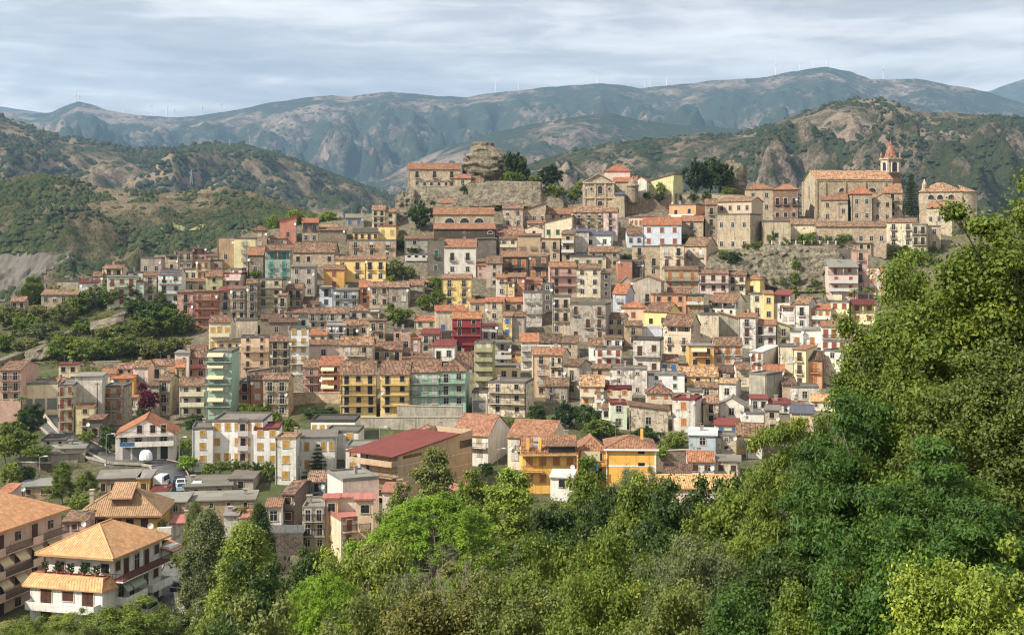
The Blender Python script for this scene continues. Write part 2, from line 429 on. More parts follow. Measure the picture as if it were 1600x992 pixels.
# ------------------------------------------------------------------ hills and mountains
def hill_mat(name, soil, soil2, scrub, scrub2, cover=0.5, dots=0.05, bs=1.0):
    m, t, p = mat(name)
    g = t.add('ShaderNodeNewGeometry'); pos = g.outputs['Position']
    a = t.noise(pos, 0.0022 / bs, 7, 0.62, 0.5); b = t.noise(pos, 0.011 / bs, 7, 0.68, 0.3); d = t.noise(pos, 0.05 / bs, 5, 0.7)
    e = t.noise(pos, 0.18 / bs, 4, 0.7)
    so = t.mix(t.ramp(d, [(0.35, 0.0), (0.65, 1.0)]), soil, soil2)
    sc = t.mix(t.ramp(e, [(0.35, 0.0), (0.65, 1.0)]), scrub, scrub2)
    f = t.math('ADD', t.math('ADD', t.math('MULTIPLY', a, 0.55), t.math('MULTIPLY', b, 0.40)), t.math('ADD', t.math('MULTIPLY', d, 0.22), t.math('MULTIPLY', e, 0.12)))
    th = 0.645 - 0.18 * (cover - 0.5)
    msk = t.ramp(f, [(th - 0.045, 0.0), (th + 0.03, 1.0)])
    vd = t.vor(pos, dots / bs, 'F1')
    dm = t.ramp(t.math('ADD', vd, t.math('MULTIPLY', b, 0.6)), [(0.52, 1.0), (0.60, 0.0)])
    msk2 = t.math('MAXIMUM', msk, dm)
    t.link(t.mix(msk2, so, sc), p.inputs['Base Color'])
    h = t.math('ADD', t.math('MULTIPLY', msk2, 0.5), t.math('ADD', t.math('MULTIPLY', e, 0.6), t.math('MULTIPLY', d, 1.4)))
    t.link(t.bump(h, 0.9, 9.0 * bs), p.inputs['Normal']); p.inputs['Roughness'].default_value = 1.0
    p.inputs['Specular IOR Level'].default_value = 0.0
    return m

def ridge(name, pts, Y0, zb, wd, amp, sc, m, seed, x0=-420, x1=2020, step=7, rows=70, pw=0.8, rough=1.0, crest=0.012, wk=3.0):
    xs = [p[0] for p in pts]; ys = [p[1] for p in pts]
    pxs = np.arange(x0, x1 + 1, step); T = np.concatenate([np.linspace(0, 1, rows), 1 + np.linspace(0.04, 0.5, 9)])
    co = np.zeros((len(pxs), len(T), 3))
    ky = np.interp(pxs, xs, ys)
    for i, px in enumerate(pxs):
        zc = (H0 - ky[i]) / F * Y0
        ky[i] -= crest * 120 * mn.fractal(Vector((px * 0.03, seed, 0)), 0.9, 2.1, 5); zc = (H0 - ky[i]) / F * Y0
        for j, t in enumerate(T):
            Y = Y0 * (1 - wd * (1 - t))
            X = (px - 800) / F * Y
            q = Vector((X / sc + seed * 7.1, Y / (sc * 2.2) + seed, seed * 3.3))
            n = mn.ridged_multi_fractal(q, 0.9, 2.1, 6, 1.0, 2.0) - 1.0
            n2 = mn.fractal(Vector((X / (sc * 0.22), Y / (sc * 0.3), seed)), 0.8, 2.0, 5)
            lim = (H0 - ky[i]) / F * Y
            if t <= 1:
                w = min(1.0, (1 - t) * wk) * min(1.0, t * 4 + 0.15)
                z = zb + (zc - zb) * (t ** pw) + (amp * (n * 0.75) + amp * 0.22 * rough * n2) * w
                cap = lim - 0.0035 * Y * min(1.0, (1 - t) * 9.0)
                e = 0.004 * Y
                z = cap - e * math.log1p(math.exp(min(40.0, (cap - z) / e))) if (cap - z) / e < 40 else z
                if t > 0.985: z = max(z, lim - 0.0012 * Y)
            else:
                z = lim - 0.0012 * Y0 * 0 - (t - 1) * 2.0 * (zc - zb) * 0.9 - (lim - zc)
            co[i, j] = (X, Y, z)
    o = link(name, grid_mesh(name, co.reshape(-1, 3), len(pxs), len(T), [m])); o['kind'] = 'structure'
    return co

M['far'] = hill_mat('far_mountain', (0.20, 0.155, 0.12, 1), (0.32, 0.25, 0.195, 1), (0.024, 0.038, 0.026, 1), (0.060, 0.078, 0.044, 1), 0.66, 0.026, 1.2)
M['mid'] = hill_mat('scrub_hill', (0.20, 0.15, 0.095, 1), (0.30, 0.235, 0.155, 1), (0.030, 0.045, 0.017, 1), (0.06, 0.07, 0.026, 1), 0.50, 0.035, 1.0)
M['dry'] = hill_mat('dry_hill', (0.21, 0.16, 0.112, 1), (0.33, 0.26, 0.19, 1), (0.030, 0.042, 0.018, 1), (0.062, 0.070, 0.030, 1), 0.46, 0.035, 1.0)
M['near'] = hill_mat('bushy_hill', (0.16, 0.125, 0.075, 1), (0.25, 0.20, 0.125, 1), (0.040, 0.056, 0.020, 1), (0.080, 0.092, 0.034, 1), 0.44, 0.06, 0.6)

FARP = [(-420, 178), (-100, 170), (0, 172), (50, 176), (80, 173), (100, 164), (122, 156), (145, 162), (165, 169), (210, 177), (260, 181), (300, 180), (350, 173), (430, 157), (480, 150), (520, 147), (545, 149), (610, 141), (660, 146), (730, 150), (770, 143), (860, 134), (900, 131), (940, 128), (975, 131), (1000, 136), (1050, 131), (1110, 124), (1150, 122), (1200, 118), (1240, 109), (1290, 102), (1330, 110), (1360, 122), (1430, 121), (1500, 133), (1540, 141), (1600, 160), (2020, 240)]
ridge('mountains', [(-420, 150), (-60, 158), (0, 164), (40, 170), (80, 176), (150, 200), (400, 230), (1300, 230), (1480, 160), (1540, 141), (1570, 131), (1600, 121), (1700, 104), (2020, 90)], 11500, -100, 0.3, 300, 1600, M['far'], 9, step=12, rows=40)
far_co = ridge('mountains', FARP, 7600, -130, 0.50, 330, 480, M['far'], 2, rows=120, step=5, rough=1.6, pw=1.25, wk=2.0)
ridge('hills', [(-420, 300), (420, 300), (600, 278), (650, 248), (700, 228), (760, 208), (830, 192), (900, 180), (955, 174), (1000, 186), (1060, 193), (1120, 196), (1200, 205), (1300, 220), (2020, 300)], 4700, -130, 0.42, 190, 420, M['far'], 5, rows=90, rough=1.6, pw=1.15, wk=1.8)
l2_co = ridge('hills', [(-420, 110), (-200, 130), (-100, 148), (0, 179), (50, 196), (100, 212), (160, 219), (200, 229), (250, 231), (320, 222), (380, 222), (430, 235), (480, 252), (530, 271), (580, 291), (620, 306), (680, 330), (760, 345), (2020, 420)], 2900, -125, 0.40, 130, 420, M['mid'], 11, x1=1300, rows=80)
r2_co = ridge('hills', [(-420, 420), (600, 370), (700, 320), (780, 276), (800, 263), (850, 246), (880, 236), (950, 223), (1000, 216), (1080, 209), (1150, 208), (1200, 193), (1250, 176), (1290, 163), (1330, 155), (1370, 152), (1400, 159), (1450, 175), (1480, 173), (1540, 178), (1600, 182), (1700, 190), (2020, 170)], 2300, -120, 0.45, 150, 270, M['dry'], 17, x0=300, rows=110, step=5, rough=1.3, wk=2.2, pw=.95)
l3_co = ridge('hills', [(-420, 262), (-100, 282), (0, 280), (30, 272), (60, 268), (100, 273), (140, 288), (200, 297), (240, 301), (290, 296), (350, 291), (400, 299), (450, 316), (500, 333), (600, 350), (760, 380), (2020, 460)], 1150, -112, 0.34, 30, 130, M['near'], 23, x1=1300, rows=80, step=6)

def scrub(name, co, n, rmin, rmax, cols, seed, clump, tmin=0.25, xr=(-60, 1660), mt='scrub'):
    rng = np.random.default_rng(seed)
    ni, nj, _ = co.shape; rows = nj - 9
    base = np.array([[1, 0, 0], [-1, 0, 0], [0, 1, 0], [0, -1, 0], [0, 0, 1], [.7, .7, .1], [-.7, .7, .1], [.7, -.7, .1], [-.7, -.7, .1], [.6, 0, .8], [-.6, 0, .8], [0, .6, .8], [0, -.6, .8]])
    tri = np.array([[0, 5, 9], [5, 2, 11], [2, 6, 11], [6, 1, 10], [1, 8, 10], [8, 3, 12], [3, 7, 12], [7, 0, 9], [5, 11, 9], [6, 10, 11], [8, 12, 10], [7, 9, 12], [9, 11, 4], [11, 10, 4], [10, 12, 4], [12, 9, 4]])
    V = []; k = 0; tries = 0
    while k < n and tries < n * 12:
        tries += 1
        i = rng.integers(0, ni - 1); j = rng.integers(int(tmin * rows), rows - 1)
        p = co[i, j] * (1 - rng.random()) ; u, v = rng.random(), rng.random()
        p = co[i, j] * (1 - u) * (1 - v) + co[i + 1, j] * u * (1 - v) + co[i, j + 1] * (1 - u) * v + co[i + 1, j + 1] * u * v
        px = 800 + F * p[0] / p[1]
        if px < xr[0] or px > xr[1]: continue
        if px < 88 and 396 < H0 - F * p[2] / p[1] < 452 and p[1] < 1200: continue
        if mn.fractal(Vector((p[0] / clump, p[1] / clump, seed)), 0.8, 2.0, 4) + 0.16 * rng.random() < 0.06: continue
        r = rmin + (rmax - rmin) * rng.random() ** 2
        q = base * (1 + rng.uniform(-0.25, 0.25, (13, 3))) * np.array([r * rng.uniform(.8, 1.3), r * rng.uniform(.8, 1.3), r * rng.uniform(.8, 1.35)])
        V.append(q + p - np.array([0, 0, 0.15 * r])); k += 1
    V = np.concatenate(V); nb = len(V) // 13
    Fc = (tri[None] + 13 * np.arange(nb)[:, None, None]).reshape(-1, 3)
    me = bpy.data.meshes.new(name); raw_mesh(me, V, Fc); me.materials.append(M[mt])
    o = link(name, me); tag(o, cols, 'scrub', kind='stuff')

def scrub_mat(name='scrub_leaves', k=1.0):
    m, t, p = mat(name)
    g = t.add('ShaderNodeNewGeometry')
    n = t.noise(g.outputs['Position'], 0.06, 3); n2 = t.noise(g.outputs['Position'], 0.9, 4, 0.7)
    c = t.ramp(n, [(0.3, (0.034, 0.052, 0.019)), (0.5, (0.056, 0.074, 0.025)), (0.7, (0.105, 0.112, 0.042))])
    c = t.mix(1.0, c, t.ramp(n2, [(0.3, 0.55 * k), (0.7, 1.5 * k)]), 'MULTIPLY')
    t.link(c, p.inputs['Base Color']); t.link(t.bump(n2, 1.0, 1.0), p.inputs['Normal'])
    p.inputs['Roughness'].default_value = 1.0
    return m
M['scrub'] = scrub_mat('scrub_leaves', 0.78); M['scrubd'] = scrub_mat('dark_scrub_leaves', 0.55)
scrub('scrub', l3_co, 9000, 1.2, 3.4, 'dark green maquis bushes covering the nearest hill on the left', 5, 70.0, 0.05, (-60, 760))
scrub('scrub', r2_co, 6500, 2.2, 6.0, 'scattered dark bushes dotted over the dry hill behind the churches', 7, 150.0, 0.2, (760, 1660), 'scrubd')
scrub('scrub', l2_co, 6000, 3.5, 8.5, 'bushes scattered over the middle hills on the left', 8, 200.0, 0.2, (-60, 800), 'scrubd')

def field(name, co, x0, x1, y0, y1, c1, c2, lift):
    b = MB(); ni, nj, _ = co.shape
    for i in range(ni - 1):
        for j in range(nj - 10):
            q = [co[i, j], co[i + 1, j], co[i + 1, j + 1], co[i, j + 1]]; m = sum(q) / 4; px = 800 + F * m[0] / m[1]; py = H0 - F * m[2] / m[1]
            if x0 < px < x1 - 22 * math.sin(py * .09) and y0 < py < y1: b.poly([(p[0], p[1], p[2] + lift) for p in q])
    if not b.f: return
    m, t, p = mat('field_soil'); g = t.add('ShaderNodeNewGeometry'); n = t.noise(t.mapping(g.outputs['Position'], (.02, .12, .1), rot=(0, 0, .4)), 1.0, 5, .6)
    t.link(t.ramp(n, [(.35, c1), (.65, c2)]), p.inputs['Base Color']); o = b.build(name, m); o['kind'] = 'structure'
field('field', l3_co, -60, 84, 399, 470, (.115, .10, .08), (.145, .128, .103), .8)
field('field', l3_co, 238, 330, 352, 362, (.20, .18, .07), (.28, .24, .10), .8)

# the plain under everything, out to the horizon, and the air
gp = MB(); gp.poly([(-16000, -3000, -135), (16000, -3000, -135), (16000, 15000, -135), (-16000, 15000, -135)])
o = gp.build('land', M['ground']); o['kind'] = 'structure'
def haze():
    b = MB(); b.box(-9500, 9500, -60, 13200, -137, 1720)
    m = bpy.data.materials.new('haze_air'); m.use_nodes = True
    t = NT(m.node_tree)
    for n in list(t.n): t.n.remove(n)
    v = t.add('ShaderNodeVolumePrincipled'); v.inputs['Density'].default_value = 0.000062
    v.inputs['Color'].default_value = (0.44, 0.69, 1.0, 1); v.inputs['Anisotropy'].default_value = 0.25
    out = t.add('ShaderNodeOutputMaterial'); t.link(v.outputs[0], out.inputs['Volume'])
    o = b.build('haze', m); o['kind'] = 'stuff'
haze()
# ------------------------------------------------------------------ building kit
CW = {k: srgb(*v, 0.95) for k, v in dict(
    cream=(232, 214, 178), beige=(216, 197, 164), tan=(196, 166, 128), grey=(186, 174, 154), lgrey=(222, 213, 196), dgrey=(122, 112, 100),
    white=(236, 232, 222), wgrey=(236, 229, 214), yellow=(250, 212, 120), ochre=(226, 170, 70), pale=(238, 224, 164), orange=(226, 156, 96),
    peach=(232, 196, 156), pink=(228, 200, 186), rose=(216, 168, 148), salmon=(222, 142, 114), red=(176, 58, 62), green=(138, 184, 132),
    olive=(166, 162, 112), mint=(164, 198, 172), teal=(170, 184, 168), blue=(212, 220, 230), bgrey=(176, 188, 196), stone=(188, 167, 134), dstone=(146, 127, 103),
    lstone=(200, 180, 146), brown=(140, 108, 84), brick=(194, 126, 90), pgreen=(214, 222, 192), conc=(176, 166, 146), dark=(92, 80, 68), vyel=(255, 190, 40), lime=(210, 204, 142)).items()}
RM = {'old': 'tile_old', 'brn': 'tile_old', 'dbr': 'tile_old', 'new': 'tile_new', 'ora': 'tile_new', 'tan': 'tile_old', 'big': 'tile_big', 'gold': 'tile_new'}

def mute(c, k):
    l = .3 * c[0] + .59 * c[1] + .11 * c[2]; return (l + (c[0] - l) * k, l + (c[1] - l) * k, l + (c[2] - l) * k, 1.0)
CW = {k: mute(v, .82) for k, v in CW.items()}

CR = {k: mute(srgb(*v, 0.66), 0.9) for k, v in dict(
    old=(162, 124, 96), brn=(142, 108, 84), dbr=(116, 88, 70), new=(172, 122, 90), ora=(188, 120, 82), tan=(196, 154, 112), red=(138, 70, 62), mar=(112, 50, 48),
    grey=(134, 128, 118), dgr=(96, 90, 84), lgr=(150, 146, 138), blu=(98, 102, 116), pnk=(190, 122, 106), wht=(220, 219, 214), big=(244, 184, 122), gold=(240, 182, 116)).items()}
class Fr:
    """a local frame: origin relative to the thing's root and a heading"""
    def __init__(s, loc=(0, 0, 0), yaw=0.0): s.l = Vector(loc); s.y = yaw; s.c = math.cos(yaw); s.s = math.sin(yaw)
    def at(s, x, y, z): return Vector((s.l.x + x * s.c - y * s.s, s.l.y + x * s.s + y * s.c, s.l.z + z))
    def sub(s, x, y, z, a=0.0): return Fr(s.at(x, y, z), s.y + a)

def jit(c, rng, a=0.07):
    k = 1 + rng.uniform(-a, a)
    return tuple(max(0.0, min(1.0, c[i] * k * (1 + rng.uniform(-a, a) * 0.5))) for i in range(3)) + (1.0,)

def walls(root, fr, w, d, H, z0, kind, rise, wm, col, open_top=False):
    """closed wall body from z0 (below ground) up to the eaves, with gables when the roof needs them"""
    b = MB(); x0, x1 = -w / 2, w / 2
    def side(pts, u): b.poly(pts, 0)
    if kind == 'g':
        b.poly([(x0, 0, z0), (x1, 0, z0), (x1, 0, H), (x0, 0, H)])
        b.poly([(x1, d, z0), (x0, d, z0), (x0, d, H), (x1, d, H)])
        b.poly([(x1, 0, z0), (x1, d, z0), (x1, d, H), (x1, d / 2, H + rise), (x1, 0, H)])
        b.poly([(x0, d, z0), (x0, 0, z0), (x0, 0, H), (x0, d / 2, H + rise), (x0, d, H)])
    elif kind == 's':
        b.poly([(x0, 0, z0), (x1, 0, z0), (x1, 0, H), (x0, 0, H)])
        b.poly([(x1, d, z0), (x0, d, z0), (x0, d, H + rise), (x1, d, H + rise)])
        b.poly([(x1, 0, z0), (x1, d, z0), (x1, d, H + rise), (x1, 0, H)])
        b.poly([(x0, d, z0), (x0, 0, z0), (x0, 0, H), (x0, d, H + rise)])
    elif kind == 'x':
        b.poly([(x0, 0, z0), (x1, 0, z0), (x1, 0, H), (0, 0, H + rise), (x0, 0, H)])
        b.poly([(x1, d, z0), (x0, d, z0), (x0, d, H), (0, d, H + rise), (x1, d, H)])
        b.poly([(x1, 0, z0), (x1, d, z0), (x1, d, H), (x1, 0, H)])
        b.poly([(x0, d, z0), (x0, 0, z0), (x0, 0, H), (x0, d, H)])
    elif kind in 'lR':   # single slope sideways: l = high on the left, R = high on the right
        hl, hr = (H + rise, H) if kind == 'l' else (H, H + rise)
        b.poly([(x0, 0, z0), (x1, 0, z0), (x1, 0, hr), (x0, 0, hl)])
        b.poly([(x1, d, z0), (x0, d, z0), (x0, d, hl), (x1, d, hr)])
        b.poly([(x1, 0, z0), (x1, d, z0), (x1, d, hr), (x1, 0, hr)])
        b.poly([(x0, d, z0), (x0, 0, z0), (x0, 0, hl), (x0, d, hl)])
    else:
        b.box(x0, x1, 0, d, z0, H, skip='dt' if kind == 'f' and open_top else 'd')
    return b.build('wall', M[wm], root, fr.l, fr.y, col)

def roof(root, fr, w, d, H, kind, rise, key, rng, oh=0.35, name='roof', matk=None, th=0.16):
    b = MB(); x0, x1 = -w / 2, w / 2
    col = jit(CR[key], rng, 0.10); mk = matk or RM.get(key, 'sheet' if key in ('red', 'mar', 'pnk', 'blu', 'dgr') else 'slabroof')
    H = H + 0.05
    if kind == 'g':
        sl = math.hypot(d / 2, rise); k = rise / (d / 2)
        for sgn in (0, 1):
            ye = -oh if sgn == 0 else d + oh; ym = d / 2; ze = H - k * oh
            pts = [(x0 - oh * .6, ye, ze), (x1 + oh * .6, ye, ze), (x1 + oh * .6, ym, H + rise), (x0 - oh * .6, ym, H + rise)]
            L = math.hypot(d / 2 + oh, k * (d / 2 + oh))
            uv = [(x0, 0), (x1, 0), (x1, L), (x0, L)]
            if sgn: pts = [pts[1], pts[0], pts[3], pts[2]]
            b.slab([pts], th, 0, 1, [uv])
        b.tube((x0 - oh * .6, d / 2, H + rise), (x1 + oh * .6, d / 2, H + rise), 0.12, 0.12, 6, 0, True)
    elif kind == 's':
        k = rise / d; L = math.hypot(d + 2 * oh, k * (d + 2 * oh))
        b.slab([[(x0 - oh * .6, -oh, H - k * oh), (x1 + oh * .6, -oh, H - k * oh), (x1 + oh * .6, d + oh * .5, H + rise + k * oh * .5), (x0 - oh * .6, d + oh * .5, H + rise + k * oh * .5)]], th, 0, 1, [[(x0, 0), (x1, 0), (x1, L), (x0, L)]])
    elif kind == 'x':
        k = rise / (w / 2); L = math.hypot(w / 2 + oh, rise + k * oh)
        b.slab([[(x0 - oh, d + oh * .5, H - k * oh), (x0 - oh, -oh * .5, H - k * oh), (0, -oh * .5, H + rise), (0, d + oh * .5, H + rise)]], th, 0, 1, [[(d, 0), (0, 0), (0, L), (d, L)]])
        b.slab([[(x1 + oh, -oh * .5, H - k * oh), (x1 + oh, d + oh * .5, H - k * oh), (0, d + oh * .5, H + rise), (0, -oh * .5, H + rise)]], th, 0, 1, [[(0, 0), (d, 0), (d, L), (0, L)]])
        b.tube((0, -oh * .5, H + rise), (0, d + oh * .5, H + rise), 0.12, 0.12, 6, 0, True)
    elif kind in 'lR':
        za, zb = (H + rise, H) if kind == 'l' else (H, H + rise); L = math.hypot(w, rise)
        pts = [(x0 - oh, -oh, za), (x1 + oh, -oh, zb), (x1 + oh, d + oh, zb), (x0 - oh, d + oh, za)]
        b.slab([pts], th, 0, 1, [[(0, L), (0, 0), (d, 0), (d, L)]])
    elif kind == 'h':
        a, c = x0 - oh, x1 + oh; e, f = -oh, d + oh
        if w >= d: q = min(w / 2, d / 2) * 1.0; r0, r1 = (x0 + q, d / 2), (x1 - q, d / 2)
        else: q = w / 2; r0, r1 = (0, q), (0, d - q)
        zt = H + rise
        if w >= d:
            T = [[(a, e, H), (c, e, H), (r1[0], r1[1], zt), (r0[0], r0[1], zt)], [(c, e, H), (c, f, H), (r1[0], r1[1], zt)],
                 [(c, f, H), (a, f, H), (r0[0], r0[1], zt), (r1[0], r1[1], zt)], [(a, f, H), (a, e, H), (r0[0], r0[1], zt)]]
        else:
            T = [[(a, e, H), (c, e, H), (r0[0], r0[1], zt)], [(c, e, H), (c, f, H), (r1[0], r1[1], zt), (r0[0], r0[1], zt)],
                 [(c, f, H), (a, f, H), (r1[0], r1[1], zt)], [(a, f, H), (a, e, H), (r0[0], r0[1], zt), (r1[0], r1[1], zt)]]
        uvs = []
        for k, t in enumerate(T):
            uu = []
            for p in t:
                dist = {0: p[1] - e, 1: c - p[0], 2: f - p[1], 3: p[0] - a}[k]
                run = (d / 2 if k in (0, 2) else (q if w >= d else w / 2)) + oh
                uu.append((p[0] if k in (0, 2) else p[1], dist * math.hypot(1, rise / max(run, .1))))
            uvs.append(uu)
        for k, t in enumerate(T): b.poly(t, 0, uvs[k])
        for (p0, p1) in (((a, e), (c, e)), ((c, e), (c, f)), ((c, f), (a, f)), ((a, f), (a, e))):
            b.poly([(p0[0], p0[1], H - th), (p1[0], p1[1], H - th), (p1[0], p1[1], H), (p0[0], p0[1], H)], 1)
        b.poly([(a, f, H - th), (c, f, H - th), (c, e, H - th), (a, e, H - th)], 1)
        for p0, p1 in ((T[0][0], (r0[0], r0[1], zt)), (T[0][1], (r1[0], r1[1], zt) if w >= d else (r0[0], r0[1], zt)), ((r0[0], r0[1], zt), (r1[0], r1[1], zt))):
            b.tube(p0, p1, 0.11, 0.11, 6, 0)
    elif kind == 'f':
        b.box(x0 + .18, x1 - .18, .18, d - .18, H - 0.55, H - 0.35, 0)
        for (a, c, e, f) in ((x0 - .02, x1 + .02, -.02, .2), (x0 - .02, x1 + .02, d - .2, d + .02), (x0 - .02, x0 + .2, .2, d - .2), (x1 - .2, x1 + .02, .2, d - .2)):
            b.box(a, c, e, f, H - .62, H, 1)
    elif kind == 'p':
        b.box(x0 - oh, x1 + oh, -oh, d + oh, H - 0.02, H + 0.2, 0)
    return b.build(name, [M[mk], M['trim']], root, fr.l, fr.y, col)

WCACHE = {}
def win_mesh(kind, sh, w, h):
    key = (kind, sh, w, h)
    if key in WCACHE: return WCACHE[key]
    b = MB(); x0, x1 = -w / 2, w / 2; t = 0.13
    b.box(x0 - t, x0, -0.06, 0.03, 0, h, 0); b.box(x1, x1 + t, -0.06, 0.03, 0, h, 0); b.box(x0 - t, x1 + t, -0.07, 0.03, h, h + t, 0)
    if kind == 'win': b.box(x0 - t - .05, x1 + t + .05, -0.12, 0.03, -0.1, 0, 0)
    b.poly([(x0, -0.015, 0), (x1, -0.015, 0), (x1, -0.015, h), (x0, -0.015, h)], 1)
    c, part = (sh[0], sh[1:])
    if c != 'k' and part == '':
        b.box(x0 + .02, -0.015, -0.05, -0.018, .02, h - .02, 3); b.box(0.015, x1 - .02, -0.05, -0.018, .02, h - .02, 3)
    elif part == 'h':      # roller blind half down
        b.box(x0 + .02, x1 - .02, -0.05, -0.018, h * .5, h - .02, 3)
    elif part == 'o':      # leaves folded open against the wall
        b.box(x0 - t - w * .45, x0 - t - .02, -0.10, -0.064, .02, h - .02, 3); b.box(x1 + t + .02, x1 + t + w * .45, -0.10, -0.064, .02, h - .02, 3)
    elif part == '1':      # one leaf open
        b.box(x0 + .02, -0.02, -0.05, -0.018, .02, h - .02, 3)
    if not (c != 'k' and part == ''):
        b.box(-0.03, 0.03, -0.045, -0.016, 0, h, 2); b.box(x0, x0 + .06, -0.045, -0.016, 0, h, 2); b.box(x1 - .06, x1, -0.045, -0.016, 0, h, 2)
        b.box(x0 + .06, x1 - .06, -0.04, -0.016, h * .62, h * .62 + .05, 2); b.box(x0 + .06, x1 - .06, -0.045, -0.016, h - .07, h, 2)
    me = b.data('window' if kind == 'win' else 'door', [M['trimW'], M['glass'], M['frame'] if (len(WCACHE) % 3) else M['frameb'], shutter_mat(c) if c != 'k' else M['frameb']])
    WCACHE[key] = me; return me

def balcony_meshes(w, depth, kind):
    key = ('bal', w, depth, kind)
    if key in WCACHE: return WCACHE[key]
    b = MB(); x0, x1 = -w / 2, w / 2
    b.box(x0, x1, -depth, 0.05, -0.16, 0, 0)
    if kind == 'c':
        for k in range(int(w / 0.9) + 1):
            x = x0 + .12 + (w - .24) * k / max(1, int(w / .9)); b.box(x - .07, x + .07, -depth * .8, 0.05, -.42, -.16, 0)
    slab = b.data('balcony', [M['slab']])
    r = MB()
    if kind in ('m', 'w'):   # masonry or sheet parapet
        r.box(x0, x1, -depth, -depth + .1, 0, .9, 0); r.box(x0, x0 + .1, -depth + .1, 0.03, 0, .9, 0); r.box(x1 - .1, x1, -depth + .1, 0.03, 0, .9, 0)
        rm = M['trim'] if kind == 'm' else M['wrail']
    else:
        rm = M['iron']
        r.box(x0, x1, -depth + .0, -depth + .05, .92, .98, 0); r.box(x0, x1, -depth, -depth + .04, .08, .12, 0)
        for xx in (x0, x1 - .05): r.box(xx, xx + .05, -depth + .05, 0.02, .92, .98, 0)
        n = max(3, int(w / .16))
        for k in range(n + 1):
            x = x0 + .02 + (w - .06) * k / n; r.box(x - .016, x + .016, -depth + .005, -depth + .035, .0, .92, 0, 'd')
        m = max(2, int(depth / .18))
        for k in range(1, m):
            y = -depth + depth * k / m
            for xx in (x0 + .005, x1 - .035): r.box(xx, xx + .03, y - .015, y + .015, 0, .92, 0, 'd')
    rail = r.data('railing', [rm])
    WCACHE[key] = (slab, rail); return WCACHE[key]

def put_win(root, fr, x, z, w, h, sh, kind='win', y=0.0, face=0.0):
    q = fr.at(x, y, z)
    me = win_mesh(kind, sh, round(w * 5) / 5, round(h * 5) / 5)
    return link('window' if kind == 'win' else 'door', me, root, q, fr.y + face)

def put_balcony(root, fr, x, z, w, depth, kind, face=0.0, y=0.0, col=None):
    slab, rail = balcony_meshes(round(w * 2) / 2, round(depth, 1), kind)
    o = link('balcony', slab, root, fr.at(x, y, z), fr.y + face, col or (0.42, 0.39, 0.34, 1))
    link('railing', rail, o, (0, 0, 0), 0.0, col or (0.42, 0.39, 0.34, 1))
    return o

def chimney(rf, rng, x, y, z):
    b = MB(); s = rng.uniform(.25, .4); h = rng.uniform(.7, 1.3)
    b.box(x - s, x + s, y - s, y + s, z - 1.2, z + h, 0); b.box(x - s - .1, x + s + .1, y - s - .1, y + s + .1, z + h, z + h + .12, 0)
    b.build('chimney', M['trim'], rf, color=(.36, .30, .25, 1))

def dish(root, q, rng):
    key = 'dish'
    if key not in WCACHE:
        b = MB(); n = 12
        ring = [(0.42 * math.cos(2 * math.pi * k / n), -0.14, 0.42 * math.sin(2 * math.pi * k / n)) for k in range(n)]
        for k in range(n): b.poly([ring[k], ring[(k + 1) % n], (0, 0, 0)])
        b.tube((0, 0, 0), (0, .25, -.05), .03, .03, 5); b.tube((0, .25, -.05), (0, .25, -.6), .03, .03, 5)
        WCACHE[key] = b.data('satellite_dish', [M['white']])
    o = link('satellite_dish', WCACHE[key], root, q, rng.uniform(-.5, .5)); return o

def antenna(root, q, rng):
    key = 'ant%d' % rng.randint(0, 2)
    if key not in WCACHE:
        b = MB(); h = rng.uniform(1.8, 3.2)
        b.tube((0, 0, -.3), (0, 0, h), .03, .025, 5)
        b.tube((-.5, 0, h - .1), (.5, 0, h - .1), .018, .018, 4)
        for k in range(6):
            x = -.5 + k * .2; b.tube((x, -.3, h - .1), (x, .3, h - .1), .014, .014, 4)
        b.tube((-.3, .1, h - .6), (.3, -.1, h - .6), .018, .018, 4)
        WCACHE[key] = b.data('antenna', [M['metal']])
    return link('antenna', WCACHE[key], root, q, rng.uniform(0, 3))

SHMIX = {'m': ['b', 'kh', 'k', 'w', 'b1', 'k'], 'n': ['k', 'k', 'wh', 'b1', 'k'], 'R': ['r', 'r', 'k', 'rh'], 'B': ['b', 'b', 'b1', 'k'], 'Y': ['y', 'y', 'yh'], 'G': ['g', 'g1', 'k']}
def pick(sh, rng):
    return rng.choice(SHMIX[sh]) if sh in SHMIX else sh

